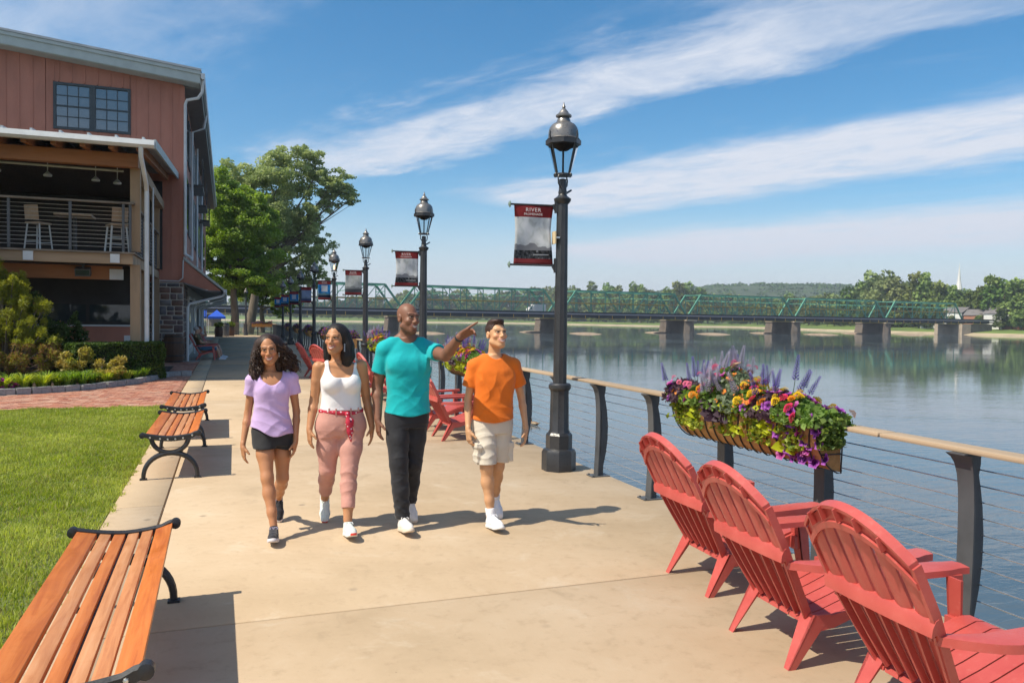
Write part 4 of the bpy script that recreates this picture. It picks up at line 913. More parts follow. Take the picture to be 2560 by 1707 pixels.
# a white box van crossing the bridge
vn = thing('box_van', 'white box van crossing the bridge left of the near lamp', 'van', tuple(at(-0.13*SP, 0.5, DECK+1.0)), math.atan2(bd.y, bd.x))
MB().bb((-1.2, -1.1, 0.5), (3.2, 1.1, 3.1)).obj('box', m_hw, vn); MB().prism([(-1.22, 0.5), (-3.0, 0.5), (-3.0, 1.5), (-2.3, 2.3), (-1.22, 2.3)], -1.0, 1.0).obj('cab', m_hw, vn)
MB().prism([(-2.95, 1.55), (-2.32, 2.25), (-1.9, 2.25), (-1.9, 1.55)], -1.02, 1.02).obj('window', m_glass, vn)
for x in (-2.2, 2.0):
    for y in (-1.0, 1.0): MB().lathe([(0.2, -0.12), (0.45, -0.12), (0.45, 0.12), (0.2, 0.12)], 12).obj('wheel', m_black, vn, loc=(x, y, 0.45), rot=(R(90), 0, 0))

# ------------------------------------------------------------------ summer haze over the valley
hb = MB().bb((-1150, -420, -7.0), (2450, 2650, 130)); hz_o = hb.obj('haze', None, None); hz_o['kind'] = 'stuff'
hm_ = bpy.data.materials.new('haze_air'); hm_.use_nodes = True; t_ = hm_.node_tree; t_.nodes.clear(); pv = t_.nodes.new('ShaderNodeVolumePrincipled'); ou = t_.nodes.new('ShaderNodeOutputMaterial')
pv.inputs['Color'].default_value = (0.80, 0.88, 1.0, 1); pv.inputs['Density'].default_value = 0.00026; pv.inputs['Anisotropy'].default_value = 0.2; t_.links.new(pv.outputs[0], ou.inputs['Volume'])
hz_o.data.materials.clear(); hz_o.data.materials.append(hm_)
# ------------------------------------------------------------------ river railing: T-shaped curved posts, wires, wooden cap
m_capw = pm('bleached_wood_cap', (0.40, 0.295, 0.195), 0.3, 2.2, 0.75, 0.3, 30, stretch=(1, 0.1, 1))
rail = thing('river_railing', 'long curved-post wire railing with wooden cap along the river edge', 'railing', (3.85, 0, 0))
NW = 10
def bulge(z): return 0.085*math.sin(math.pi*min(1, max(0, z/1.0)))**0.9
pm_ = MB(); zs = [0.012, 0.1, 0.25, 0.4, 0.55, 0.7, 0.8, 0.88, 0.94, 0.975, 0.998]
fl_w = [0.05, 0.05, 0.05, 0.05, 0.05, 0.05, 0.05, 0.052, 0.058, 0.066, 0.08]
xi = [-0.055, -0.05, -0.042, -0.038, -0.036, -0.038, -0.043, -0.052, -0.066, -0.085, -0.11]
pm_.grid([[(xi[i], -fl_w[i], zs[i]) for i in range(11)], [(xi[i], fl_w[i], zs[i]) for i in range(11)], [(xi[i]+0.012, fl_w[i], zs[i]) for i in range(11)], [(xi[i]+0.012, -fl_w[i], zs[i]) for i in range(11)]], closed_u=True)
xo = [0.0+bulge(z)*0.95 for z in zs]; xo[0] = 0.03; xo[-1] = 0.05; xo[-2] = 0.045; xo[-3] = 0.045
xs_ = [xi[i]+0.013+(0.022 if 0.2 < zs[i] < 0.8 else 0.0) for i in range(11)]
xo = [max(a, b+0.045) for a, b in zip(xo, xs_)]
pm_.grid([[(xs_[i], -0.016, zs[i]) for i in range(11)], [(xo[i], -0.016, zs[i]) for i in range(11)], [(xo[i], 0.016, zs[i]) for i in range(11)], [(xs_[i], 0.016, zs[i]) for i in range(11)]], closed_u=True)
pm_.bb((-0.13, -0.075, 0.0), (0.085, 0.075, 0.012)).bb((-0.12, -0.05, 0.998), (0.07, 0.05, 1.006))
for sx_, sy_ in ((-0.11, -0.055), (-0.11, 0.055)): pm_.lathe([(0.012, 0.012), (0.012, 0.022), (0.004, 0.024)], 6, (sx_, sy_, 0))
wz = [0.09+i*0.091 for i in range(NW)]
def wx(z): return 0.02+bulge(z)*0.55
for z in wz: pm_.lathe([(0.0075, -0.004), (0.0075, 0.004)], 6, (wx(z), 0, z))
p_me = pm_.mesh('post', m_grey_steel, 35)
PY0 = 3.16
for k in range(-6, 62):
    o = bpy.data.objects.new('post', p_me); C.objects.link(o); o.parent = rail; o.location = (0, PY0+1.135*k, 0)
YE = 72.6
for z in wz: MB().tube([(wx(z), -4, z), (wx(z), 18, z), (wx(z), 45, z), (wx(z), YE, z)], 0.0042, 5).obj('cable', m_cable, rail, smooth=True)
for a in range(-2, 16):
    y0 = PY0+a*4.54+0.57; y1 = y0+4.53
    o = MB().bb((-0.1, y0, 1.006), (0.05, min(y1, YE), 1.036)).obj('rail_cap', m_capw, rail); bevel(o, 0.012, 2)
# end railing across the far end
er = thing('end_railing', 'short dark railing closing the far end of the promenade', 'railing', (0, 72.4, 0))
for x in np.arange(-0.8, 3.9, 1.12):
    o = bpy.data.objects.new('post', p_me); C.objects.link(o); o.parent = er; o.location = (float(x), 0, 0); o.rotation_euler = (0, 0, R(90))
for z in wz: MB().tube([(-0.9, wx(z), z), (3.8, wx(z), z)], 0.0042, 5).obj('cable', m_cable, er)
MB().bb((-0.95, -0.1, 1.006), (3.85, 0.06, 1.045)).obj('rail_cap', m_capw, er)
# ------------------------------------------------------------------ gas lamps
M = Mat('lamp_glass'); M.color((0.75, 0.8, 0.82)); M.set(Roughness=0.03, Transmission_Weight=1.0); M.b.inputs['IOR'].default_value = 1.02; m_lglass = M.m
m_lampm = pm('lamp_black_paint', (0.03, 0.031, 0.035), 0.35, 6, 0.38, 0.15, 60, 0.0, spec=0.55)
m_dome = pm('oxidised_lamp_dome', (0.22, 0.21, 0.20), 0.3, 9, 0.36, 0.05, 30, 0.6)
M = Mat('flame'); M.color((1, 0.5, 0.2)); M.b.inputs['Emission Color'].default_value = (1, 0.5, 0.22, 1); M.b.inputs['Emission Strength'].default_value = 2.0; m_flame = M.m
def octo(b=8): return [2*math.pi*k/b for k in range(b)]
def lamp(y, label, x=3.55, z=0.0):
    t = thing('street_lamp', label, 'lamp', (x, y, z), R(22.5), 'lamps along the railing')
    MB().lathe([(0.195, 0), (0.195, 0.2), (0.178, 0.235), (0.15, 0.25), (0.15, 0.40), (0.13, 0.425)], 8).obj('base', m_lampm, t, smooth=30)
    MB().lathe([(0.128, 0.425), (0.112, 0.46), (0.105, 0.86), (0.108, 0.905)], 20, flute=0.07).obj('pedestal', m_lampm, t, smooth=30)
    MB().lathe([(0.112, 0.905), (0.128, 0.93), (0.128, 0.965), (0.108, 0.985)], 20).obj('collar', m_lampm, t, smooth=30)
    MB().lathe([(0.078, 0.985), (0.073, 1.8), (0.064, 3.0)], 20, flute=0.08).obj('shaft', m_lampm, t, smooth=25)
    MB().lathe([(0.064, 3.0), (0.092, 3.03), (0.098, 3.06), (0.056, 3.09), (0.046, 3.11), (0.05, 3.13), (0.044, 3.16), (0.041, 3.27), (0.048, 3.275), (0.02, 3.285)], 16).obj('capital', m_lampm, t, smooth=35)
    MB().tube([(0.04, 0, 3.12), (0.17, 0.03, 3.18)], [0.014, 0.011], 6).obj('ladder_rest', m_lampm, t)
    for a in (0.3, 0.3+math.pi): MB().tube([(0.05*math.cos(a), 0.05*math.sin(a), 3.18), (0.105*math.cos(a), 0.105*math.sin(a), 3.22), (0.115*math.cos(a), 0.115*math.sin(a), 3.28), (0.095*math.cos(a), 0.095*math.sin(a), 3.315)], 0.009, 6).obj('cradle', m_lampm, t, smooth=True)
    MB().lathe([(0.06, 3.31), (0.105, 3.315), (0.105, 3.338), (0.07, 3.34)], 8).obj('lantern_floor', m_lampm, t)
    zb, zt, rb, rt = 3.342, 3.66, 0.092, 0.178
    MB().lathe([(rb*0.97, zb), (rt*0.97, zt)], 8).obj('glass', m_lglass, t)
    for k in range(4):
        a = k*math.pi/2; MB().tube([(rb*math.cos(a), rb*math.sin(a), zb), (rt*math.cos(a), rt*math.sin(a), zt)], 0.010, 5).obj('lantern_bar', m_lampm, t)
        MB().lathe([(0.010, 0), (0.017, 0.010), (0.010, 0.021)], 6, (0.118*math.cos(a), 0.118*math.sin(a), 3.315)).obj('knob', m_lampm, t)
        MB().tube([(0.198*math.cos(a), 0.198*math.sin(a), 3.70), (0.215*math.cos(a), 0.215*math.sin(a), 3.745), (0.207*math.cos(a), 0.207*math.sin(a), 3.775), (0.22*math.cos(a), 0.22*math.sin(a), 3.795)], [0.010, 0.010, 0.009, 0.003], 6).obj('ear', m_lampm, t, smooth=True)
    MB().tube([(0, 0, 3.33), (0, 0, 3.68)], 0.011, 6).obj('burner', m_lampm, t)
    MB().lathe([(0.05, 3.60), (0.11, 3.64), (0.172, 3.662)], 12).obj('reflector', m_soffit, t, smooth=True)
    MB().lathe([(0.18, 3.655), (0.2, 3.662), (0.2, 3.712), (0.186, 3.72)], 8).obj('eave_ring', m_lampm, t, smooth=20)
    MB().lathe([(0.187, 3.72), (0.172, 3.735), (0.169, 3.80), (0.157, 3.85), (0.128, 3.888), (0.086, 3.912), (0.08, 3.915)], 24).obj('dome', m_dome, t, smooth=40)
    MB().lathe([(0.08, 3.912), (0.076, 3.94), (0.064, 3.96), (0.057, 3.963), (0.088, 3.975), (0.09, 3.992), (0.058, 4.015), (0.053, 4.028), (0.026, 4.062), (0.014, 4.073), (0.021, 4.085), (0.010, 4.11), (0.003, 4.14)], 16).obj('finial', m_dome, t, smooth=35)
    return t
lab0 = 'nearest black gas lamp post with fluted shaft in front of the water'
lamp1 = lamp(8.15, lab0)
lnames = ['second black gas lamp post, directly behind the bald man', 'third gas lamp post from the camera, rising beside the dark haired woman', 'fourth gas lamp post from the camera, with a small flame in its lantern',
          'fifth gas lamp post from the camera, left of the flame-lit one', 'sixth gas lamp post in the receding row', 'seventh gas lamp post in the receding row', 'eighth gas lamp post, last of the straight row', ]
lamps = [lamp1]
for k, nm in enumerate(lnames): lamps.append(dup(lamp1, (3.58, 8.15+6.75*(k+1), 0), R(22.5+rnd.uniform(-2, 2)), nm))
dup(lamp1, (1.55, 71.8, 0), R(22.5), 'small distant lamp post standing by the end railing under the trees')
fo = MB().lathe([(0.005, 3.37), (0.03, 3.42), (0.02, 3.50), (0.003, 3.58)], 8).obj('flame', m_flame, lamps[3], smooth=True)
# ------------------------------------------------------------------ banners hung from the lamps (printed cloth)
def banner_mat(name, kind):
    M = Mat(name); tcn = M.n('ShaderNodeTexCoord'); sp = M.n('ShaderNodeSeparateXYZ'); M.L(tcn.outputs['UV'], sp.inputs[0]); u_, v_ = sp.outputs[0], sp.outputs[1]
    nz = M.noise(tcn.outputs['UV'], 5, 6, 0.6, 0.6); hillv = M.math('ADD', 0.33, M.math('MULTIPLY', M.math('SUBTRACT', M.noise(tcn.outputs['UV'], 2.2, 3), 0.5), 0.35))
    if kind == 'grey': skyc = M.ramp(nz, [(0.28, (0.55, 0.57, 0.57)), (0.45, (0.74, 0.76, 0.76)), (0.6, (0.83, 0.84, 0.85))]); mid = (0.36, 0.37, 0.40); low = M.ramp(M.noise(tcn.outputs['UV'], 14, 4), [(0.4, (0.02, 0.025, 0.03)), (0.62, (0.12, 0.13, 0.15)), (0.7, (0.5, 0.5, 0.52))])
    elif kind == 'white': skyc = M.ramp(nz, [(0.3, (0.5, 0.53, 0.5)), (0.6, (0.66, 0.68, 0.68))]); mid = (0.33, 0.35, 0.36); low = (0.10, 0.11, 0.13)
    elif kind == 'blue': skyc = M.ramp(nz, [(0.4, (0.01, 0.20, 0.5)), (0.6, (0.03, 0.40, 0.75))]); mid = (0.14, 0.30, 0.38); low = (0.01, 0.02, 0.06)
    else: skyc = M.ramp(nz, [(0.3, (0.33, 0.40, 0.55)), (0.6, (0.40, 0.47, 0.62))]); mid = (0.30, 0.38, 0.48); low = (0.10, 0.11, 0.24)
    c = M.mix(M.math('LESS_THAN', v_, hillv), skyc, mid); c = M.mix(M.math('LESS_THAN', v_, 0.245), c, low)
    if kind == 'blue':
        sq = M.math('MULTIPLY', M.math('MULTIPLY', M.math('GREATER_THAN', u_, 0.25), M.math('LESS_THAN', u_, 0.74)), M.math('MULTIPLY', M.math('GREATER_THAN', v_, 0.42), M.math('LESS_THAN', v_, 0.76)))
        c = M.mix(sq, c, (0.6, 0.63, 0.68))
    if kind == 'grey':
        ln_ = M.math('MULTIPLY', M.math('MULTIPLY', M.math('GREATER_THAN', u_, 0.5), M.math('LESS_THAN', u_, 0.9)), M.math('MULTIPLY', M.math('GREATER_THAN', v_, 0.165), M.math('LESS_THAN', v_, 0.182)))
        c = M.mix(ln_, c, (0.6, 0.62, 0.65))
    red = M.ramp(M.noise(tcn.outputs['UV'], 3, 2), [(0.3, (0.30, 0.03, 0.035)), (0.7, (0.46, 0.05, 0.05))])
    c = M.mix(M.math('GREATER_THAN', v_, 0.795), c, red); c = M.mix(M.math('LESS_THAN', v_, 0.105), c, (0.33, 0.05, 0.055))
    M.color(c); M.set(Roughness=0.5); M.bump(M.noise(tcn.outputs['UV'], 7, 3), 0.3, 0.02)
    tr = M.n('ShaderNodeBsdfTranslucent'); M.L(c, tr.inputs['Color']); mx = M.n('ShaderNodeMixShader'); mx.inputs[0].default_value = 0.6
    M.L(M.b.outputs[0], mx.inputs[1]); M.L(tr.outputs[0], mx.inputs[2]); M.L(mx.outputs[0], M.t.nodes['Material Output'].inputs[0]); return M.m
m_ban = {k: banner_mat('banner_print_'+k, k) for k in ('grey', 'white', 'blue', 'lilac')}
m_lett = pm('banner_lettering', (0.72, 0.62, 0.62), 0.05, 3, 0.6)
m_verd = pm('verdigris_finial', (0.16, 0.22, 0.18), 0.3, 20, 0.6)
BW, BH = 0.455, 0.67
def wavy(u_, v_, s): return 0.018*math.sin(u_*5+s)*math.sin(v_*6+s*2)+0.02*math.sin(v_*9+u_*3+s)*v_*(1-v_)*2
def banner(i, kind, label):
    L = lamps[i]; x, y = L.location.x, L.location.y
    t = thing('banner', label, 'banner', (x, y, 2.31), R(-9), 'banners hung on the lamp posts')
    s = i*1.7; nu, nv = 14, 20; me_v = []; uv = []
    for a in range(nu+1):
        for b in range(nv+1):
            u_, v_ = a/nu, b/nv; pin = 0.03*math.sin(math.pi*v_); me_v.append((-0.10-BW+u_*BW+(0.5-u_)*2*pin*(0.5+0.5*math.sin(s+u_*2)), wavy(u_, v_, s), v_*BH)); uv.append((u_, v_))
    f = [(a*(nv+1)+b, (a+1)*(nv+1)+b, (a+1)*(nv+1)+b+1, a*(nv+1)+b+1) for a in range(nu) for b in range(nv)]
    me = bpy.data.meshes.new('cloth'); me.from_pydata(me_v, [], f); me.materials.append(m_ban[kind]); ul = me.uv_layers.new(name='UVMap')
    for lp in me.loops: ul.data[lp.index].uv = uv[lp.vertex_index]
    me.polygons.foreach_set('use_smooth', [True]*len(me.polygons)); o = bpy.data.objects.new('cloth', me); C.objects.link(o); o.parent = t
    sm = o.modifiers.new('thick', 'SOLIDIFY'); sm.thickness = 0.003
    for z in (0.0, BH):
        MB().tube([(-0.07, 0, z), (-0.10-BW-0.05, 0, z)], 0.011, 8).obj('pole', m_lampm, t, smooth=True)
        MB().lathe([(0.004, 0), (0.035, 0.006), (0.038, 0.014), (0.012, 0.03)], 12).obj('finial', m_verd, t, smooth=True, loc=(-0.10-BW-0.035, 0, z), rot=(0, R(-90), 0))
        MB().bb((-0.085, -0.03, z-0.08), (-0.06, 0.03, z+0.08)).prism([(-0.085, z+0.02), (-0.115, z+0.012), (-0.115, z-0.012), (-0.085, z-0.07)], -0.012, 0.012).obj('bracket', m_lampm, t)
    if i < 4:                                   # raised letters stand 1 mm off the cloth
        for txt, sz, zz in (('RIVER', 0.062, 0.592), ('PROMENADE', 0.036, 0.552)):
            cu = bpy.data.curves.new('lettering', 'FONT'); cu.body = txt; cu.size = sz; cu.align_x = 'CENTER'; cu.extrude = 0.0006; cu.resolution_u = 2; cu.space_character = 1.15 if sz > 0.06 else 1.0
            cu.materials.append(m_lett); of_ = bpy.data.objects.new('lettering', cu); C.objects.link(of_); dg_ = bpy.context.evaluated_depsgraph_get(); mt_ = bpy.data.meshes.new_from_object(of_.evaluated_get(dg_)); bpy.data.objects.remove(of_); oo = bpy.data.objects.new('lettering', mt_); C.objects.link(oo); oo.parent = t; oo.location = (-0.10-BW/2-0.01, wavy(0.5, zz/BH, s)-0.0075, zz); oo.rotation_euler = (R(90), 0, 0)
    return t
for i, (kd, nm) in enumerate((('grey', 'largest grey and red banner hanging on the nearest lamp post'), ('grey', 'grey and red banner hanging above the bald man'), ('white', 'white and red banner on the third lamp post'), ('blue', 'blue banner with pale square on the fourth lamp post'),
        ('lilac', 'pale lilac banner with red top on the fifth lamp post'), ('blue', 'nearest of the three bunched small blue banners under the trees'), ('blue', 'middle one of the three bunched blue banners under the trees'), ('blue', 'farthest of the three bunched blue banners under the trees'))): banner(i, kd, nm)
tg = thing('pole_tag', 'small cream plate strapped to the nearest lamp shaft', 'tag', (3.46, 8.15, 2.62)); o = MB().bb((-0.012, -0.05, -0.07), (0.0, 0.05, 0.07)).obj('plate', pm('cream_plate', (0.6, 0.48, 0.3), 0.1, 10, 0.5), tg)
MB().bb((-0.002, -0.06, -0.01), (0.04, 0.06, 0.01)).obj('strap', m_cable, tg)

# ------------------------------------------------------------------ hay-rack planters
m_coir = pm('coir_liner', (0.46, 0.25, 0.095), 0.35, 14, 0.95, 0.7, 60, stretch=(1, 0.4, 1), bdist=0.01)
PLN, PLD, PLH = 1.72, 0.21, 0.30
def dsec(t): return (-PLD*max(0, math.cos(t*math.pi/2))**1.1 if t < 1 else 0.0, -PLH*math.sin(t*math.pi/2)**1.1)
def disc_mesh(name, n, r, cup, c_in, c_out, petal=0.25, cen=None):
    V = [(0, 0, -cup*0.6)]; Cc = [c_in]; F = []
    for ring, (q, z) in enumerate(((0.35, -cup*0.2), (1.0, 0.0))):
        for k in range(n*3):
            a = 2*math.pi*k/(n*3); rr = r*q*(1-(petal*(0.5-0.5*math.cos(a*n)) if ring else 0)); V.append((rr*math.cos(a), rr*math.sin(a), z+(0.12*r*math.sin(a*n) if ring else 0))); Cc.append(c_in if ring == 0 else c_out)
    m = n*3
    for k in range(m): F.append((0, 1+k, 1+(k+1) % m, 1+(k+1) % m)); F.append((1+k, 1+m+k, 1+m+(k+1) % m, 1+(k+1) % m))
    me = bpy.data.meshes.new(name); me.from_pydata(V, [], [tuple(dict.fromkeys(f)) for f in F]); me.materials.append(m_petal)
    a = me.color_attributes.new('col', 'FLOAT_COLOR', 'POINT'); a.data.foreach_set('color', np.array([(*c, 1) for c in Cc], np.float32).ravel()); return me
def dome_mesh(name, r, h, c, c2, layers=4, n=9):
    V = []; F = []; Cc = []
    for l in range(layers):
        for k in range(n):
            a = 2*math.pi*(k+0.5*(l % 2))/n; r0 = r*(1-l/layers)*0.5; r1 = r*(1-0.75*l/layers); z0 = h*l/layers; z1 = z0+h*0.22; w = 0.3; b = len(V)
            V += [(r0*math.cos(a), r0*math.sin(a), z0), (r1*math.cos(a-w), r1*math.sin(a-w), z1), (r1*1.08*math.cos(a), r1*1.08*math.sin(a), z1-0.1*h), (r1*math.cos(a+w), r1*math.sin(a+w), z1)]; F.append((b, b+1, b+2, b+3)); Cc += [c2, c, c, c]
    return np_mesh(name, V, F, m_petal, np.array(Cc))
def spike_mesh(name, L, c, c2):
    V = []; F = []; Cc = []
    for l in range(16):
        z = L*(0.35+0.65*l/15); rr = 0.023*(1-0.6*l/15)
        for k in range(5):
            a = 2*math.pi*k/5+l*0.7; b = len(V); x_, y_ = rr*math.cos(a), rr*math.sin(a)
            V += [(x_*0.3, y_*0.3, z), (x_-y_*0.4, y_+x_*0.4, z+0.005), (x_*1.5, y_*1.5, z+0.012), (x_+y_*0.4, y_-x_*0.4, z+0.005)]; F.append((b, b+1, b+2, b+3)); Cc += [c2, c, c, c]
    b = len(V); V += [(-.003, 0, 0), (.003, 0, 0), (.002, 0, L*0.9), (-.002, 0, L*0.9)]; F.append((b, b+1, b+2, b+3)); Cc += [(0.1, 0.16, 0.05)]*4
    return np_mesh(name, V, F, m_petal, np.array(Cc))
def heart_mesh(name, s, c):
    o = [(0, 0), (0.35, -0.12), (0.52, 0.2), (0.38, 0.6), (0, 1.05), (-0.38, 0.6), (-0.52, 0.2), (-0.35, -0.12)]; V = [(0, 0.35*s, 0.0)]+[(x*s, y*s, 0.13*s*abs(x)*2-0.12*s*y*y) for x, y in o]
    F = [(0, i+1, (i+1) % 8+1, (i+1) % 8+1) for i in range(8)]; me = bpy.data.meshes.new(name); me.from_pydata(V, [], [f[:3] for f in F]); me.materials.append(m_petal); me.polygons.foreach_set('use_smooth', [True]*len(me.polygons))
    a = me.color_attributes.new('col', 'FLOAT_COLOR', 'POINT'); a.data.foreach_set('color', np.array([(*c, 1)]*9, np.float32).ravel()); return me
fm = dict(petunia=disc_mesh('petunia', 5, 0.030, 0.03, (0.10, 0.01, 0.14), (0.46, 0.12, 0.55)), pink_petunia=disc_mesh('petunia', 5, 0.028, 0.03, (0.3, 0.03, 0.2), (0.60, 0.16, 0.45)),
          marigold=dome_mesh('marigold', 0.026, 0.022, (0.75, 0.30, 0.015), (0.5, 0.13, 0.01)), yellow=dome_mesh('marigold', 0.026, 0.022, (0.78, 0.55, 0.02), (0.6, 0.35, 0.01)), orange=disc_mesh('lantana', 5, 0.019, 0.01, (0.7, 0.3, 0.05), (0.75, 0.18, 0.05)),
          red=dome_mesh('zinnia', 0.034, 0.02, (0.68, 0.04, 0.12), (0.4, 0.02, 0.05)), pinkb=dome_mesh('zinnia', 0.02, 0.02, (0.72, 0.18, 0.30), (0.5, 0.1, 0.2)), spike=spike_mesh('salvia_spike', 0.26, (0.17, 0.11, 0.42), (0.1, 0.06, 0.3)), pale=spike_mesh('salvia_spike', 0.22, (0.42, 0.38, 0.55), (0.3, 0.32, 0.3)),
          lime=heart_mesh('lime_leaf', 0.062, (0.50, 0.56, 0.03)), dark=heart_mesh('coleus_leaf', 0.07, (0.055, 0.03, 0.05)))
def frame_parts(t):
    ns = 24; P = [[dsec(i/10)[0:1]+(y,)+dsec(i/10)[1:2] for i in range(11)] for y in np.linspace(-PLN/2, PLN/2, ns)]
    lin = MB().grid(P); P2 = [[(p[0]*0.9, p[1], p[2]*0.9) for p in r] for r in P]; lin.grid([r[::-1] for r in P2])
    for y in (-PLN/2, PLN/2): lin.add([dsec(i/10)[0:1]+(y,)+dsec(i/10)[1:2] for i in range(11)]+[(0, y, 0)], [tuple(range(12))])
    lin.obj('liner', m_coir, t, smooth=50)
    for k, y in enumerate(np.linspace(-PLN/2-0.006, PLN/2+0.006, 17)):
        sk = 0.13 if 0 < k < 16 else 0.0
        MB().tube([((dsec(i/8)[0])*1.03, y+sk*(i/8-0.5) if 0 < k < 16 else y, dsec(i/8)[1]*1.03) for i in range(9)]+[(0.012, y, 0.02)], 0.0055, 5).obj('wire_rib', m_black, t)
    MB().tube([(0.01, -PLN/2, 0.005), (-PLD*1.02, -PLN/2, 0.005), (-PLD*1.02, PLN/2, 0.005), (0.01, PLN/2, 0.005)], 0.008, 6).obj('rim', m_black, t)
    for zz in (-0.09, -0.18):
        for yy in (-PLN/2-0.008, PLN/2+0.008): MB().tube([(0.0, yy, zz), (-PLD*math.sqrt(max(0, 1-(zz/PLH)**2)), yy, zz)], 0.005, 5).obj('end_wire', m_black, t)
    MB().beam((0.01, -PLN/2, -PLH*0.98), (0.01, PLN/2, -PLH*0.98), 0.012, 0.012).obj('back_bar', m_black, t)
def planter(y, label, group='flower planters hung along the railing'):
    t = thing('flower_planter', label, 'planter', (3.775, y, 1.03), 0, group); frame_parts(t)
    L2 = PLN/2
    # leaf mass: dark trailing, green middle, pale
    def hump(y_): return 0.13+0.07*math.sin(y_*4+1)+0.05*math.sin(y_*9)
    n = 6500; yy = rng.uniform(-L2-0.05, L2+0.05, n); th = rng.uniform(0, math.pi, n); hh = 0.15+0.07*np.sin(yy*4+1)+0.05*np.sin(yy*9)
    rr = rng.uniform(0.6, 1.05, n); P = np.column_stack([-PLD/2-np.cos(th)*rr*(PLD*0.85), yy, np.sin(th)*rr*(hh+0.04)+0.0])
    zone = np.sin(yy*5.2+0.6)+0.5*np.sin(yy*11+2)
    pal_ = [((0.09, 0.17, 0.04), (0.28, 0.42, 0.10)), ((0.06, 0.035, 0.05), (0.16, 0.10, 0.13)), ((0.16, 0.22, 0.13), (0.36, 0.43, 0.3))]
    parts = []
    for q, sel in enumerate((np.abs(zone) < 0.75, zone <= -0.75, zone >= 0.75)):
        parts.append(leaf_quads(P[sel], 0.05, *pal_[q], 0.8, 0.6))
    # trailing stems over the front
    m = 900; cy = rng.choice(np.array([-0.62, -0.25, 0.12, 0.55, 0.75]), m)+rng.normal(0, 0.07, m); dz = rng.random(m)**1.4*0.24; Pt = np.column_stack([-PLD*1.08-0.03*rng.random(m)+dz*0.2, cy, 0.05-dz]); parts.append(leaf_quads(Pt, 0.045, (0.12, 0.2, 0.04), (0.45, 0.5, 0.06), 0.8, 0.7))
    m = 420; dz = rng.random(m)**1.3*0.2; parts.append(leaf_quads(np.column_stack([-PLD*rng.uniform(0.1, 1.0, m), -L2-0.02-0.05*rng.random(m), 0.06-dz]), 0.045, (0.1, 0.18, 0.04), (0.32, 0.42, 0.1), 0.8, 0.7))
    V, F, c = cat_mesh(parts); o = np_obj('foliage', V, F, m_leaf, t, c); o['kind'] = 'stuff'
    def put(key, y_, x_, z_, tilt=0.0, yaw=None, sc_=1.0):
        o = bpy.data.objects.new(fm[key].name.split('.')[0], fm[key]); C.objects.link(o); o.parent = t; o.location = (x_, y_, z_)
        o.rotation_euler = (rnd.gauss(0, 0.3), tilt, 0) if yaw is None else (rnd.gauss(0, 0.2), tilt, yaw); s_ = sc_*rnd.uniform(0.8, 1.2); o.scale = (s_, s_, s_)
    def top(y_): u_ = rnd.uniform(0.05, 0.95); th_ = math.pi*u_; return -PLD/2-math.cos(th_)*PLD*0.85, max(0.02, math.sin(th_)*(hump(y_)+0.05)), -(math.pi/2-th_)*0.9
    def scatter(key, cnt, y0, sd, lift=0.0, sc_=1.0):
        for _ in range(cnt):
            y_ = max(-L2-0.04, min(L2+0.04, rnd.gauss(y0, sd))); x_, z_, tl = top(y_); tl = tl*0.3 if key in ('spike', 'pale') else tl; put(key, y_, x_, z_+lift, -abs(tl) if x_ < -PLD/2 else tl, None, sc_)
    scatter('spike', 11, 0.62, 0.12, 0.03, 0.85); scatter('spike', 9, -0.42, 0.10, 0.02, 0.85); scatter('pale', 26, 0.16, 0.13, 0.0, 0.85); scatter('pinkb', 26, 0.45, 0.22, 0.08, 1.2); scatter('pinkb', 6, 0.1, 0.2, 0.12)
    scatter('marigold', 12, 0.38, 0.1, 0.02, 1.1); scatter('pink_petunia', 12, 0.45, 0.2, 0.02); scatter('orange', 22, 0.78, 0.08, 0.01); scatter('orange', 60, -0.1, 0.11, 0.015, 1.1); scatter('yellow', 22, -0.33, 0.2, 0.04, 1.3); scatter('marigold', 9, -0.4, 0.25, 0.03, 1.1); scatter('petunia', 22, -0.5, 0.24, 0.03, 1.3); scatter('pink_petunia', 14, -0.2, 0.5, 0.03, 1.25); scatter('red', 10, -0.2, 0.3, 0.04, 1.1); scatter('red', 3, -0.7, 0.1, 0.03)
    scatter('petunia', 10, 0.4, 0.2, 0.01); scatter('petunia', 6, 0.85, 0.03, 0.0)
    for _ in range(52):
        y_ = rnd.gauss(-0.64, 0.14); d_ = rnd.random()**1.2*0.3; put('petunia' if rnd.random() < 0.8 else 'pink_petunia', max(-L2-.02, y_), -PLD*1.12-0.02*rnd.random()+d_*0.35, 0.05-d_, -1.25, None, 1.4)
    for y0, cnt, sd in ((0.56, 12, 0.05), (-0.02, 18, 0.06), (-0.40, 26, 0.08)):
        for _ in range(cnt):
            d_ = rnd.random()**1.1*0.27; put('lime', rnd.gauss(y0, sd), -PLD*1.1+d_*0.25, 0.07-d_, -1.2, rnd.gauss(1.57, 0.6), rnd.uniform(0.7, 1.15))
    for _ in range(26): d_ = rnd.random()*0.16; put('dark', rnd.gauss(0.2, 0.1), -PLD*1.08, 0.08-d_, -1.0, rnd.gauss(1.57, 0.7), 1.0)
    # bronze cone-flower head on a bent stem
    MB().tube([(-0.15, 0.12, 0.05), (-0.15, 0.14, 0.3), (-0.15, 0.10, 0.35), (-0.16, 0.0, 0.37)], [0.006, 0.006, 0.012, 0.003], 6).obj('seed_head', m_tanw, t, smooth=True)
    return t
pl0 = planter(4.92, 'nearest flower planter with trailing purple petunias and lime leaves')
dup(pl0, (3.775, 12.4, 1.03), 0, 'flower planter between the pointing man and the boy in orange')
dup(pl0, (3.775, 20.2, 1.03), 0, 'orange and yellow flower planter behind the bald man\'s shoulder')
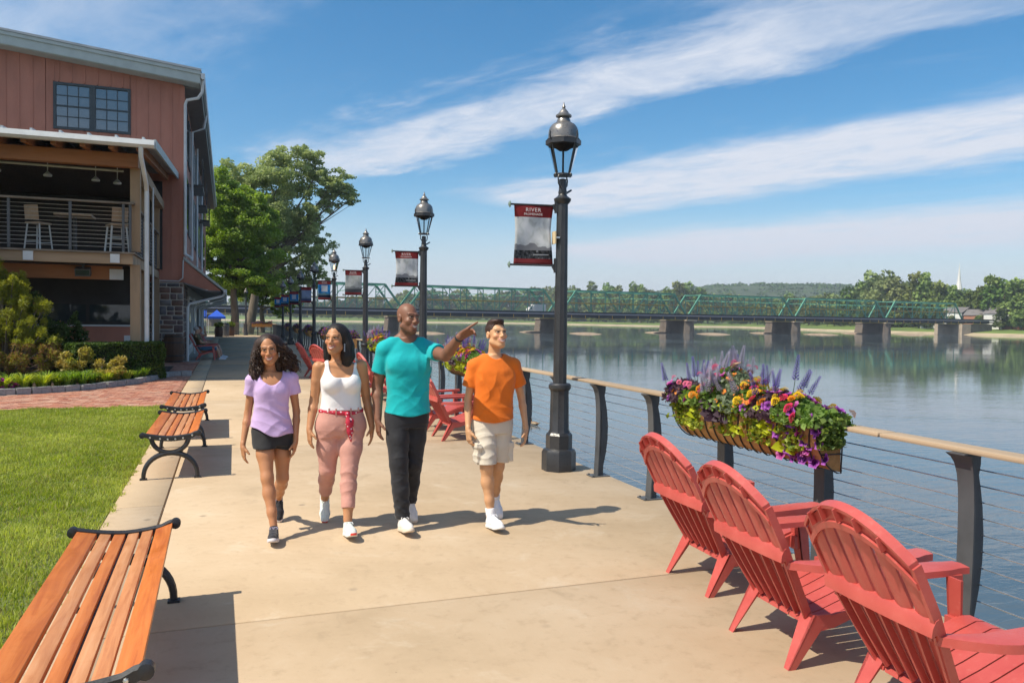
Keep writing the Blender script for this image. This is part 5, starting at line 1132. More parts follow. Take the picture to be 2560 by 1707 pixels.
def far_planter(x, y, rz, label):
    t = thing('flower_planter', label, 'planter', (x, y, 1.03), rz, 'flower planters hung along the railing')
    P = [[dsec(i/6)[0:1]+(yy,)+dsec(i/6)[1:2] for i in range(7)] for yy in np.linspace(-PLN/2, PLN/2, 6)]; lin = MB().grid(P)
    for yy in (-PLN/2, PLN/2): lin.add([dsec(i/6)[0:1]+(yy,)+dsec(i/6)[1:2] for i in range(7)]+[(0, yy, 0)], [tuple(range(8))])
    lin.obj('liner', m_coir, t, smooth=50); n = 1500; yy = rng.uniform(-PLN/2, PLN/2, n); th = rng.uniform(0, math.pi, n); rr = rng.uniform(0.6, 1.1, n)
    P = np.column_stack([-PLD/2-np.cos(th)*rr*PLD*0.9, yy, np.sin(th)*rr*(0.2+0.08*np.sin(yy*6))-0.03]); V, F, c = leaf_quads(P, 0.07, (0.05, 0.08, 0.03), (0.2, 0.24, 0.08), 0.8, 0.7)
    k = rng.random(n); cc = np.repeat(np.where(k[:, None] < 0.3, (0.26, 0.10, 0.38), np.where(k[:, None] < 0.42, (0.5, 0.12, 0.2), np.where(k[:, None] < 0.5, (0.6, 0.4, 0.05), (-1, 0, 0)))), 4, 0); sel = cc[:, 0] >= 0; c[sel] = cc[sel]
    o = np_obj('foliage', V, F, m_leaf, t, c); o['kind'] = 'stuff'
for y, nm in ((25.2, 'purple flower planter just left of the dark haired woman'), (31.95, 'purple flower planter on the railing beyond the girl\'s hair'), (38.7, 'mixed flower planter beside the fifth lamp post'), (45.45, 'small far flower planter near the sixth lamp post'), (52.2, 'tiny far flower planter near the eighth lamp post')): far_planter(3.775, y, 0, nm)
far_planter(2.9, 72.3, R(90), 'far flower planter on the end railing against the pale water')

# ------------------------------------------------------------------ red resin garden chairs
M = Mat('red_resin'); v = M.coord('Object'); n = M.noise(v, 4, 4, 0.6); n2 = M.noise(v, 45, 3, 0.6)
M.color(M.mix(M.maprange(n2, 0.55, 0.8, 0, 0.25), M.ramp(n, [(0.3, (0.43, 0.066, 0.056)), (0.6, (0.50, 0.092, 0.078)), (0.8, (0.55, 0.13, 0.112))]), (0.56, 0.2, 0.17)))
M.set(Roughness=M.maprange(n2, 0.2, 0.8, 0.28, 0.5)); M.b.inputs['Specular IOR Level'].default_value = 0.65; M.bump(M.noise(v, 300, 2), 0.08, 0.002); m_resin = M.m
# local frame: sits facing +x, y across, z up
def back_pt(s, y, off=0.0):
    "point on the curved back: s 0 bottom .. 1 top; y across; off = behind the front face"
    x = -0.10-0.455*s+0.045*s*s; z = 0.22+0.765*s; dish = 0.16*y*y*(0.4+s*0.6)
    nx, nz = -0.87, -0.5*0.9
    return (x+dish+nx*off, y, z+nz*off+0.02*0)
def half_w(s): return 0.215+0.085*min(1, s/0.55)
def s_top(y): return 1.0-0.205*(abs(y)/0.31)**2.1
def strip(y0f, y1f, s0, s1f, th, off=0.0, n=10, m=3):
    "a slat following the back between relative positions y0f..y1f (-1..1), with thickness"
    F = []; 
    def pt(f, q, o_):
        s_end = s1f if not callable(s1f) else s1f(f*0.3); s = s0+(s_end-s0)*q; return back_pt(s, f*half_w(s), o_)
    fr = [[pt(y0f+(y1f-y0f)*a/m, i/n, off) for i in range(n+1)] for a in range(m+1)]; bk = [[pt(y0f+(y1f-y0f)*a/m, i/n, off+th*(1 if m < 3 else 0.45+0.55*math.sin(math.pi*a/m))) for i in range(n+1)] for a in range(m+1)]
    mb = MB(); mb.grid([r for r in fr]+[r for r in bk[::-1]], closed_u=True)
    for i in (0, n): mb.add([r[i] for r in fr]+[r[i] for r in bk[::-1]], [tuple(range(2*m+2))])
    return mb
ch = thing('garden_chair', 'first red resin garden chair', 'chair', (0, 0, 0), 0, 'red garden chairs')
gaps = 0.028; edges = np.linspace(-1, 1, 7)
for i in range(6):
    st_ = lambda yy: s_top(yy)-0.03
    strip(edges[i]+(gaps if i else 0), edges[i+1]-(gaps if i < 5 else 0), 0.46, st_, 0.022, 0.0, 12, 4).obj('back_slat', m_resin, ch, smooth=35)
for i in range(6): strip(edges[i]+0.02, edges[i+1]-0.02, 0.02, 0.45, 0.016, -0.012, 8).obj('lower_back_slat', m_resin, ch, smooth=35)
# stiffening ribs behind each gap
for i in range(0, 7):
    e = edges[i]; e = max(-0.985, min(0.985, e)); strip(e-0.022, e+0.022, 0.03, 0.44, 0.03, 0.004, 8, 1).obj('back_rib', m_resin, ch, smooth=35)
# arched double rim
def arch(w0, w1, o0, o1, nseg=30):
    A_ = []
    for k in range(nseg+1):
        f = -1+2*k/nseg; y = f*0.302
        def at_s(ds): s = s_top(y)-ds; hw = half_w(s); return s, f*hw
        s0, y0 = at_s(w0); s1, y1 = at_s(w1)
        A_.append([back_pt(s0, y0, o0), back_pt(s0, y0, o1), back_pt(s1, y1, o1), back_pt(s1, y1, o0), back_pt(s0, y0, o0)])
    mb = MB().grid(A_); mb.add(A_[0][:4], [(0, 1, 2, 3)]); mb.add(A_[-1][:4], [(0, 1, 2, 3)]); return mb
arch(-0.005, 0.014, -0.010, 0.034).obj('rim', m_resin, ch, smooth=40)
arch(0.02, 0.085, 0.008, 0.02).obj('rim', m_resin, ch, smooth=40)
arch(0.085, 0.12, -0.004, 0.034).obj('rim', m_resin, ch, smooth=40)
for e in edges[1:-1]: strip(e-0.008, e+0.008, 0.93-0.205*(abs(e)*0.97)**2.1, lambda yy, e=e: 1.0-0.205*(abs(e)*0.97)**2.1, 0.045, 0.004, 4, 1).obj('rim_rib', m_resin, ch)
# side edges of the back
for sg in (-1, 1):
    strip(sg*1.0-0.03, sg*1.0+0.03, 0.02, lambda yy: 0.79, 0.04, -0.012, 12, 1).obj('back_stile', m_resin, ch, smooth=40)
# cross band at arm height running into the arms
mb = MB(); rows_ = []
for k in range(25):
    f = -1.04+2.08*k/24; row = []
    for s, o_ in ((0.525, 0.02), (0.50, 0.042), (0.462, 0.058), (0.452, 0.05), (0.465, 0.03), (0.525, 0.004)):
        row.append(back_pt(s, f*half_w(s), o_))
    rows_.append(row+[row[0]])
mb.grid(rows_); mb.add(rows_[0][:6], [tuple(range(6))]); mb.add(rows_[-1][:6], [tuple(range(6))]); mb.obj('cross_band', m_resin, ch, smooth=40)
# seat
mb = MB(); S = [(-0.13, 0.215), (0.0, 0.245), (0.12, 0.285), (0.25, 0.335), (0.36, 0.37), (0.41, 0.365), (0.435, 0.335), (0.43, 0.31)]
for i in range(6):
    y0, y1 = -0.25+i*0.0834+0.004, -0.25+(i+1)*0.0834-0.004
    P = [[(x, y, z) for x, z in S] for y in (y0, (y0+y1)/2, y1)]+[[(x-0.003, y, z-0.016) for x, z in S] for y in (y1, (y0+y1)/2, y0)]
    mb = MB().grid(P, closed_u=True); mb.add([P[j][0] for j in range(6)], [tuple(range(6))]); mb.add([P[j][-1] for j in range(6)], [tuple(range(6))]); mb.obj('seat_slat', m_resin, ch, smooth=40)
for sg in (-1, 1):
    mb = MB(); mb.prism([(-0.15, 0.17), (0.0, 0.19), (0.25, 0.27), (0.40, 0.28), (0.42, 0.34), (0.36, 0.36), (0.12, 0.275), (-0.13, 0.235)], sg*0.252, sg*0.268); mb.obj('seat_rail', m_resin, ch)
    # arm: broad, curving in behind the back
    A_ = []
    for q in np.linspace(0, 1, 15):
        x = 0.46-0.76*q; yc = 0.355+0.02*math.sin(q*math.pi)-0.06*max(0, q-0.75)*4*(q-0.75); w = 0.066*(1-0.3*max(0, q-0.5)) if q > 0.08 else 0.052; z = 0.565-0.02*q+0.0*q
        yc = yc-0.075*max(0, (q-0.72)/0.28)**1.5; w = w*(1-0.62*max(0, (q-0.72)/0.28)**1.2)
        A_.append([(x, sg*(yc-w), z), (x, sg*yc, z+0.006), (x, sg*(yc+w), z), (x, sg*(yc+w), z-0.035), (x, sg*(yc+w-0.012), z-0.035), (x, sg*(yc+w-0.012), z-0.012), (x, sg*(yc-w+0.012), z-0.012), (x, sg*(yc-w+0.012), z-0.03), (x, sg*(yc-w), z-0.03), (x, sg*(yc-w), z)])
    mb = MB().grid(A_); mb.add(A_[0][:9], [tuple(range(9))]); mb.add(A_[-1][:9], [tuple(range(9))]); mb.obj('arm', m_resin, ch, smooth=40)
    # legs: L-section, tapering
    def leg(top, bot, w0, w1, name):
        mb = MB(); tx, ty, tz = top; bx, by, bz = bot
        for (ax, ay, sx_, sy_) in ((0, 0, 1, 0.16), (0, 0, 0.16, 1)):
            V = []
            for (x, y, z, w) in ((tx, ty, tz, w0), (bx, by, bz, w1)): V += [(x, y, z), (x+w*sx_, y, z), (x+w*sx_, y-sg*w*sy_, z), (x, y-sg*w*sy_, z)]
            mb.add(V, [(0, 1, 2, 3), (7, 6, 5, 4), (0, 4, 5, 1), (1, 5, 6, 2), (2, 6, 7, 3), (3, 7, 4, 0)])
        o = mb.obj(name, m_resin, ch); return o
    leg((-0.12, sg*0.27, 0.26), (-0.26, sg*0.265, 0.0), 0.10, 0.04, 'rear_leg')
    leg((0.33, sg*0.31, 0.535), (0.40, sg*0.335, 0.0), 0.085, 0.05, 'front_leg')
    MB().prism([(0.33, 0.27), (0.42, 0.27), (0.42, 0.35), (0.33, 0.35)], sg*0.268, sg*0.312).obj('leg_brace', m_resin, ch)
CH = dict()
def chair_at(x, y, rz, label, first=False):
    if first: ch.location = (x, y, 0); ch.rotation_euler = (0, 0, R(rz)); ch['label'] = label; return ch
    return dup(ch, (x, y, 0), R(rz), label)
chair_at(3.06, 4.33, -2, 'farthest of the three red garden chairs in front, below the planter', True)
chair_at(2.86, 3.34, -3, 'middle one of the three red garden chairs in front, facing the river')
chair_at(2.80, 2.42, -4, 'nearest red garden chair, cut off at the bottom right corner')
chair_at(3.05, 10.75, 2, 'red garden chair just behind the boy in orange, its arms seen from the side')
chair_at(3.05, 11.75, 0, 'red garden chair half hidden by the man in teal')
chair_at(3.02, 16.0, 3, 'red garden chair glimpsed between the woman and the man')
chair_at(2.95, 17.1, 0, 'red garden chair behind the woman\'s elbow')
chair_at(2.55, 20.9, 28, 'bright red garden chair turned sideways between the girl and the woman')
chair_at(2.35, 22.6, 10, 'darker red garden chair right behind the girl\'s hair')
chair_at(-0.86, 32.3, 0, 'shaded red garden chair under the grey haired sitter')
chair_at(-0.80, 33.7, 0, 'shaded red garden chair under the sitter in rose')
# ------------------------------------------------------------------ backless benches
M = Mat('bench_slat_wood'); v = M.coord('Object', (9, 0.7, 9)); oi = M.n('ShaderNodeObjectInfo'); g = M.noise(v, 3.0, 6, 0.65, 0.8); g2 = M.noise(M.coord('Object'), 7, 4, 0.6)
b1 = M.ramp(g, [(0.25, (0.38, 0.085, 0.014)), (0.55, (0.57, 0.165, 0.03)), (0.75, (0.60, 0.20, 0.05))]); b2 = M.ramp(g, [(0.25, (0.40, 0.155, 0.06)), (0.55, (0.56, 0.265, 0.12)), (0.75, (0.62, 0.34, 0.18))])
c = M.mix(oi.outputs['Color'], b1, b2); c = M.mix(M.maprange(g2, 0.6, 0.78, 0, 0.35), c, (0.34, 0.09, 0.02))
M.color(c); M.set(Roughness=M.maprange(g2, 0.2, 0.8, 0.3, 0.55)); M.b.inputs['Specular IOR Level'].default_value = 0.45; M.bump(g, 0.3, 0.004); m_slat = M.m
bench0 = thing('park_bench', 'bench', 'bench', (0, 0, 0), 0, 'backless benches by the lawn')
BL = 2.08
def seat_z(x): return 0.43+0.30*abs(x)**1.6+(0.012 if x > 0.2 else 0)
xs_b = [(-0.262, -0.155), (-0.139, -0.079), (-0.063, -0.003), (0.013, 0.073), (0.089, 0.149), (0.165, 0.258)]
fade = [0.05, 0.8, 0.15, 0.9, 0.7, 0.0]
for (a, b), fd in zip(xs_b, fade):
    P = [(a, seat_z(a)), (b, seat_z(b)), (b, seat_z(b)-0.03), (a, seat_z(a)-0.03)]
    o = MB().prism(P, -BL/2+0.03, BL/2-0.03).obj('slat', m_slat, bench0); bevel(o, 0.005, 2); o.color = (fd, fd, fd, 1)
for sg in (-1, 1):
    y = sg*(BL/2-0.012)
    xs2 = np.linspace(-0.285, 0.275, 15)
    top_ = MB(); A_ = []
    for x in xs2:
        z = seat_z(x)+0.012; e_ = 1.0 if abs(x) < 0.24 else 0.8
        A_.append([(x, y-0.022, z-0.005), (x, y, z+0.006), (x, y+0.022, z-0.005), (x, y+0.022, z-0.05*e_), (x, y-0.022, z-0.05*e_), (x, y-0.022, z-0.005)])
    top_.grid(A_); top_.add(A_[0][:5], [tuple(range(5))]); top_.add(A_[-1][:5], [tuple(range(5))])
    for x in (-0.285, 0.275): top_.lathe([(0.012, -0.02), (0.03, -0.016), (0.03, 0.016), (0.012, 0.02)], 12, (x, 0, 0))
    top_.v = [((p[0]), p[1], p[2]) for p in top_.v]
    n_l = 4*12*2
    for q in range(len(top_.v)-n_l, len(top_.v)):
        p = top_.v[q]; k = (q-(len(top_.v)-n_l))//48; cx = (-0.285, 0.275)[k]; lx, ly, lz = p[0]-cx, p[1], p[2]
        top_.v[q] = (cx+lx, y+lz*1.3, seat_z(cx)-0.012+ly)
    fr_ = top_.obj('end_frame', m_black, bench0, smooth=35)
    # lower oval, hanging lugs and arched foot
    ov = MB(); ring = []
    for k in range(21):
        a = math.pi*k/20; ring.append((0.185*math.cos(math.pi-a)-0.01, y, 0.43-0.155*math.sin(a)))
    ov.tube(ring, 0.024, 8); ov.obj('oval', m_black, bench0, smooth=True)
    MB().tube([(-0.17, y, 0.42), (0.15, y, 0.42)], 0.012, 6).obj('tie_bar', m_black, bench0)
    ar = MB(); ar.tube([(-0.275+0.27*(1-math.cos(math.pi*k/22)), y, 0.262*math.sin(math.pi*k/22)**0.85+0.008) for k in range(23)], [0.022+0.006*math.sin(math.pi*k/22) for k in range(23)], 8); ar.obj('leg', m_black, bench0, smooth=True)
    ft = MB()
    for x in (-0.275, 0.265): ft.bb((x-0.035, y-0.03, 0), (x+0.035, y+0.03, 0.014))
    ft.obj('foot', m_black, bench0)
    bt = MB()
    for (a, b) in xs_b: c_ = (a+b)/2; bt.lathe([(0.011, 0), (0.009, 0.006), (0.002, 0.008)], 8, (c_, 0, 0))
    n_ = len(bt.v)
    nv = []
    for q in range(n_):
        k = q//24; c_ = (xs_b[k][0]+xs_b[k][1])/2; p = bt.v[q]; nv.append((p[0], y+sg*(0.022+p[2]), seat_z(c_)-0.018+p[1]))
    bt.v = nv; bt.obj('bolt', m_cable, bench0)
MB().tube([(0, -BL/2, 0.40), (0, BL/2, 0.40)], 0.012, 6).obj('stretcher', m_black, bench0)
bench0.scale = (0.96, 1, 1); bench0.location = (-0.535, 3.98, 0); bench0.rotation_euler = (0, 0, R(0.6)); bench0['label'] = 'nearest orange slatted bench, cut off at the lower left corner'
dup(bench0, (-0.53, 9.85, 0), R(-0.5), 'middle orange slatted bench with its curved iron end facing the camera')
dup(bench0, (-0.55, 12.55, 0), R(0), 'farthest orange slatted bench, just beyond the middle one')
# ------------------------------------------------------------------ barrels, bins, ducks, canopy
m_barrel = pm('dark_oak_staves', (0.10, 0.055, 0.035), 0.35, 4, 0.75, 0.3, 20, stretch=(1, 1, 0.15))
def barrel(x, y, label, h=0.95, r=0.31):
    t = thing('wooden_barrel', label, 'barrel', (x, y, 0))
    for k in range(16):
        a0, a1 = 2*math.pi*k/16+0.01, 2*math.pi*(k+1)/16-0.01; P = []
        for q in np.linspace(0, 1, 8): rr = r*(0.82+0.18*math.sin(math.pi*q)); P.append([(rr*math.cos(a0), rr*math.sin(a0), q*h), (rr*1.01*math.cos((a0+a1)/2), rr*1.01*math.sin((a0+a1)/2), q*h), (rr*math.cos(a1), rr*math.sin(a1), q*h)])
        MB().grid(P).obj('stave', m_barrel, t, smooth='all')
    MB().lathe([(0.02, 0.02), (r*0.8, 0.02), (r*0.8, h-0.05), (0.02, h-0.05)], 16).obj('head', m_barrel, t)
    for q in (0.05, 0.25, 0.72, 0.93): rr = r*(0.82+0.18*math.sin(math.pi*q))+0.008; MB().lathe([(rr, q*h-0.02), (rr+0.004, q*h), (rr, q*h+0.02)], 20).obj('hoop', m_black, t, smooth=True)
    return t
barrel(-1.78, 30.55, 'dark oak barrel standing at the stone corner of the building', 1.0, 0.36)
for x, y, nm in ((-0.6, 66.5, 'far barrel planter by the end of the building'), (0.3, 69.5, 'far barrel planter nearest to the tree trunk')):
    t = barrel(x, y, nm, 0.8, 0.33)
    P, k = blob_points(500, [(0, 0, 0.95, 0.4, 0.4, 0.25)], 0.3); V, F, c = leaf_quads(P, 0.12, (0.05, 0.1, 0.02), (0.25, 0.3, 0.06)); np_obj('foliage', V, F, m_leaf, t, c)
tb = thing('litter_bin', 'dark round litter bin under the far trees', 'bin', (-0.1, 68.2, 0)); MB().lathe([(0.27, 0), (0.3, 0.85), (0.32, 0.88), (0.3, 0.92)], 16).obj('body', m_grey_steel, tb, smooth=30); MB().lathe([(0.3, 0.93), (0.25, 1.08), (0.08, 1.12)], 16).obj('lid', m_black, tb, smooth=30)
cn = thing('blue_canopy', 'bright blue canopy tent glimpsed under the far trees', 'canopy', (-0.9, 80, -0.1)); cn.scale = (0.5, 0.5, 0.8)
m_blue = pm('blue_canvas', (0.02, 0.10, 0.60), 0.1, 2, 0.7)
MB().add([(-1.6, -1.6, 2.1), (1.6, -1.6, 2.1), (1.6, 1.6, 2.1), (-1.6, 1.6, 2.1), (0, 0, 2.9), (-1.6, -1.6, 1.85), (1.6, -1.6, 1.85), (1.6, 1.6, 1.85), (-1.6, 1.6, 1.85)], [(0, 1, 4), (1, 2, 4), (2, 3, 4), (3, 0, 4), (0, 5, 6, 1), (1, 6, 7, 2), (2, 7, 8, 3), (3, 8, 5, 0)]).obj('roof', m_blue, cn)
for sx_, sy_ in ((-1.5, -1.5), (1.5, -1.5), (1.5, 1.5), (-1.5, 1.5)): MB().tube([(sx_, sy_, 0), (sx_, sy_, 2.0)], 0.03, 6).obj('pole', m_white_trim, cn)
# ducks
m_duckb = pm('mallard_brown_feathers', (0.2, 0.13, 0.08), 0.45, 30, 0.8, 0.3, 60); m_duckl = pm('duck_pale_flank', (0.42, 0.34, 0.24), 0.3, 30, 0.8); m_beak = pm('duck_beak', (0.5, 0.3, 0.06), 0.2, 20, 0.5)
def ellip(c, r, n=12, m=8, bend=None):
    P = []
    for i in range(m+1):
        a = -math.pi/2+math.pi*i/m; P.append([(c[0]+r[0]*math.sin(a), c[1]+r[1]*math.cos(a)*math.cos(2*math.pi*k/n), c[2]+r[2]*math.cos(a)*math.sin(2*math.pi*k/n)) for k in range(n)])
    P = [list(x) for x in zip(*P)]; return P
def duck(x, y, rz, label, head):
    t = thing('duck', label, 'duck', (x, y, WZ), rz); b = MB()
    prof = [(-0.27, 0.10, 0.01), (-0.2, 0.075, 0.05), (-0.1, 0.06, 0.085), (0.02, 0.055, 0.095), (0.11, 0.06, 0.085), (0.17, 0.075, 0.06), (0.19, 0.12, 0.038), (0.19, 0.17, 0.03), (0.205, 0.205, 0.042), (0.235, 0.21, 0.036), (0.26, 0.20, 0.012)]
    b.tube([(p[0], 0, p[1]) for p in prof], [p[2] for p in prof], 12); b.obj('body', m_duckb, t, smooth='all')
    for s_ in (-1, 1): P = ellip((-0.04, s_*0.075, 0.075), (0.15, 0.03, 0.045)); MB().grid(P, closed_u=True).obj('wing', m_duckl, t, smooth='all')
    h = MB(); h.tube([(0.185, 0, 0.165), (0.2, 0, 0.2), (0.225, 0, 0.215), (0.25, 0, 0.205)], [0.034, 0.044, 0.042, 0.02], 10); h.obj('head', head, t, smooth='all')
    MB().tube([(0.255, 0, 0.2), (0.285, 0, 0.195), (0.305, 0, 0.192)], [0.016, 0.018, 0.006], 8).obj('beak', m_beak, t, smooth='all')
    MB().prism([(-0.27, 0.09), (-0.36, 0.135), (-0.27, 0.13)], -0.035, 0.035).obj('tail', m_duckl, t)
m_duckh = pm('duck_dark_head', (0.08, 0.055, 0.035), 0.3, 30, 0.7)
p = G(1850*1.0884, 1197*1.0884); duck(p.x, p.y, R(160), 'brown duck floating below the near planter post', m_duckh)
p = G(1336, 1062); duck(p.x, p.y, R(110), 'small duck on the water beside the boy\'s hand', m_duckb)
# ------------------------------------------------------------------ people: bodies and clothes grown as one smooth surface each
class Field:
    "signed-distance grid; shapes are blended in, then skinned as one continuous mesh"
    def __init__(self, lo, hi, h):
        lo = np.floor(np.array(lo)/h)*h; self.lo = lo.astype(np.float32); self.h = h; self.n = np.ceil((np.array(hi)-np.array(lo))/h).astype(int)+1
        self.v = np.full(self.n, 0.06, np.float32)
    def sub(self, lo, hi):
        a = np.maximum(0, np.floor((np.array(lo)-self.lo)/self.h).astype(int)); b = np.minimum(self.n, np.ceil((np.array(hi)-self.lo)/self.h).astype(int)+1)
        if np.any(b <= a): return None, None
        sl = tuple(slice(int(i), int(j)) for i, j in zip(a, b))
        g = [(self.lo[k]+self.h*np.arange(a[k], b[k], dtype=np.float32)) for k in range(3)]
        return sl, np.meshgrid(*g, indexing='ij', sparse=True)
    def add(self, fn, lo, hi, k=0.02, op='u'):
        m = 0.035+k; sl, g = self.sub(np.array(lo)-m, np.array(hi)+m)
        if sl is None: return
        d = fn(*g).astype(np.float32); a = self.v[sl]
        if op == 'u': h = np.clip(0.5+0.5*(a-d)/k, 0, 1); self.v[sl] = a*(1-h)+d*h-k*h*(1-h)
        elif op == 's': d = -d; h = np.clip(0.5-0.5*(a-d)/k, 0, 1); self.v[sl] = a*(1-h)+d*h+k*h*(1-h)
        elif op == 'i': h = np.clip(0.5-0.5*(a-d)/k, 0, 1); self.v[sl] = a*(1-h)+d*h+k*h*(1-h)
    def cone(self, a, b, ra, rb, k=0.02, op='u', flat=None):
        a = np.array(a, float); b = np.array(b, float); ba = b-a; L2 = max(1e-9, ba@ba); r = max(ra, rb)
        def fn(x, y, z):
            px, py, pz = x-a[0], y-a[1], z-a[2]; t = np.clip((px*ba[0]+py*ba[1]+pz*ba[2])/L2, 0, 1)
            qx, qy, qz = px-t*ba[0], py-t*ba[1], pz-t*ba[2]
            if flat is not None:
                fx, fs = np.array(flat[0], float), flat[1]; c = (qx*fx[0]+qy*fx[1]+qz*fx[2])*(1/fs-1); qx, qy, qz = qx+c*fx[0], qy+c*fx[1], qz+c*fx[2]
            return np.sqrt(qx*qx+qy*qy+qz*qz)-(ra+(rb-ra)*t)
        self.add(fn, np.minimum(a, b)-r, np.maximum(a, b)+r, k, op)
    def chain(self, pts, rs, k=0.02, kk=0.012, **kw):
        for i in range(len(pts)-1): self.cone(pts[i], pts[i+1], rs[i], rs[i+1], k if i == 0 else kk, **kw)
    def ell(self, c, r, k=0.02, op='u', M=None):
        c = np.array(c, float); r = np.array(r, float); R_ = np.eye(3) if M is None else np.array(M); rm = r.max()
        def fn(x, y, z):
            X, Y, Z = x-c[0], y-c[1], z-c[2]
            q = [(R_[0, i]*X+R_[1, i]*Y+R_[2, i]*Z)/r[i] for i in range(3)]
            s = np.sqrt(q[0]**2+q[1]**2+q[2]**2); g = np.sqrt((q[0]/r[0])**2+(q[1]/r[1])**2+(q[2]/r[2])**2)+1e-6
            return s*(s-1)/g
        self.add(fn, c-rm, c+rm, k, op)
    def loft(self, secs, k=0.02, p=2.3, grow=0.0, zcap=None):
        "secs: (z, cx, cy, half width, half depth)"
        S = np.array(secs, float); S = S[np.argsort(S[:, 0])]; z0, z1 = S[0, 0], S[-1, 0]
        zz = np.linspace(z0, z1, 200); cols = []
        for c in range(1, 5):
            y = np.interp(zz, S[:, 0], S[:, c]); ker = np.hanning(27); ker /= ker.sum(); cols.append(np.convolve(np.pad(y, 13, 'edge'), ker, 'valid'))
        def fn(x, y, z):
            q = [np.interp(z, zz, c) for c in cols]; a, b = q[2]+grow, q[3]+grow
            s = (np.abs((x-q[0])/a)**p+np.abs((y-q[1])/b)**p)**(1/p); d = (s-1)*np.minimum(a, b)
            return np.maximum(d, np.maximum(z0-z, z-z1))
        mx = np.abs(S[:, 1]).max()+S[:, 3].max()+grow; my = np.abs(S[:, 2]).max()+S[:, 4].max()+grow
        self.add(fn, (-mx, -my, z0), (mx, my, z1), k)
    def over(self, B, off, k=0.006):
        "lay this surface at least `off` outside body field B"
        o = np.rint((self.lo-B.lo)/self.h).astype(int); a0 = np.maximum(0, -o); b0 = np.minimum(self.n, B.n-o)
        if np.any(b0 <= a0): return
        sl = tuple(slice(int(i), int(j)) for i, j in zip(a0, b0)); sb = tuple(slice(int(i+q), int(j+q)) for i, j, q in zip(a0, b0, o))
        a = self.v[sl]; d = B.v[sb]-off; h = np.clip(0.5+0.5*(a-d)/k, 0, 1); self.v[sl] = a*(1-h)+d*h-k*h*(1-h)
    def snap(self):
        F = Field.__new__(Field); F.lo, F.h, F.n, F.v = self.lo, self.h, self.n, self.v.copy(); return F
    def warp(self, fn, lo, hi):
        sl, g = self.sub(lo, hi)
        if sl is None: return
        w = 1.0
        for q, a, b in zip(g, lo, hi):
            e = 0.22*(b-a); w = w*np.clip((q-a)/e, 0, 1)*np.clip((b-q)/e, 0, 1)
        self.v[sl] += (fn(*g)*w).astype(np.float32)
    def skin(self):
        v = self.v; ins = v < 0; n = ins[:-1, :-1, :-1].astype(np.uint8)
        s = sum(ins[i:v.shape[0]-1+i, j:v.shape[1]-1+j, k:v.shape[2]-1+k].astype(np.uint8) for i in (0, 1) for j in (0, 1) for k in (0, 1))
        act = (s > 0) & (s < 8); idx = np.argwhere(act); N = len(idx); ids = np.full(act.shape, -1, np.int32); ids[act] = np.arange(N)
        cor = {(i, j, k): v[idx[:, 0]+i, idx[:, 1]+j, idx[:, 2]+k] for i in (0, 1) for j in (0, 1) for k in (0, 1)}
        acc = np.zeros((N, 3)); cnt = np.zeros(N)
        for a in cor:
            for ax in range(3):
                if a[ax] == 0:
                    b = list(a); b[ax] = 1; va, vb = cor[a], cor[tuple(b)]; m = (va < 0) != (vb < 0); t = np.where(m, va/np.where(m, va-vb, 1), 0)
                    p = np.array(a, float)[None, :].repeat(N, 0); p[:, ax] += t; acc[m] += p[m]; cnt[m] += 1
        V = self.lo+(idx+acc/cnt[:, None])*self.h; F = []
        for ax in range(3):
            a = [slice(None)]*3; b = [slice(None)]*3; a[ax] = slice(0, -1); b[ax] = slice(1, None)
            ch_ = ins[tuple(a)] != ins[tuple(b)]; o1, o2 = (ax+1) % 3, (ax+2) % 3; e = np.argwhere(ch_)
            e = e[(e[:, o1] > 0) & (e[:, o2] > 0) & (e[:, o1] < act.shape[o1]) & (e[:, o2] < act.shape[o2])]
            q = []
            for d1, d2 in ((1, 1), (0, 1), (0, 0), (1, 0)):
                w = e.copy(); w[:, o1] -= d1; w[:, o2] -= d2; q.append(ids[w[:, 0], w[:, 1], w[:, 2]])
            f = np.column_stack(q); st_ = ins[e[:, 0], e[:, 1], e[:, 2]]; f[~st_] = f[~st_][:, ::-1]; F.append(f)
        F = np.concatenate(F); return V, F[(F >= 0).all(1)]
def unit(v): v = np.array(v, float); return v/np.linalg.norm(v)
def folds(amp, specs):
    def fn(x, y, z):
        s = 0; m_ = 0
        for kx, ky, kz, ph, w in specs: q = np.sin(0.5*(kx*x+ky*y+kz*z+ph+1.6*np.sin(0.35*kx*z+0.3*kz*x+ph)+0.8*np.sin(22*x+17*z+ph))); s = s+w*(np.abs(q)**0.75*2-1.2)*(0.65+0.35*np.sin(9*x+13*z+2*ph))
        return amp*1.5*s
    return fn
m_skin = col_mat('skin', 0.5, 0.4, 0.12, 220, 0.06, 14)
def cloth_mat(name, c, var=0.1, bsc=9, bst=0.25, rough=0.8, weave=500):
    M = Mat(name); v = M.coord('Object'); n = M.noise(v, 5, 4); M.color(M.ramp(n, [(0.3, tuple(x*(1-var) for x in c)), (0.7, tuple(min(1, x*(1+var*0.5)) for x in c))]))
    M.set(Roughness=rough); M.b.inputs['Specular IOR Level'].default_value = 0.25; M.b.inputs['Sheen Weight'].default_value = 0.15
    a = M.noise(v, bsc, 3, 0.5, 0.2); b = M.noise(v, weave, 2); M.bump(M.math('ADD', a, M.math('MULTIPLY', b, 0.05)), bst, 0.03); return M.m
def head_frame(c, yaw, pitch=0.0, roll=0.0):
    "columns: right-of-picture, back, up; yaw > 0 turns the face to +x"
    M = Matrix.Rotation(yaw, 3, 'Z') @ Matrix.Rotation(-pitch, 3, 'X') @ Matrix.Rotation(roll, 3, 'Y'); return np.array(M), np.array(c, float)
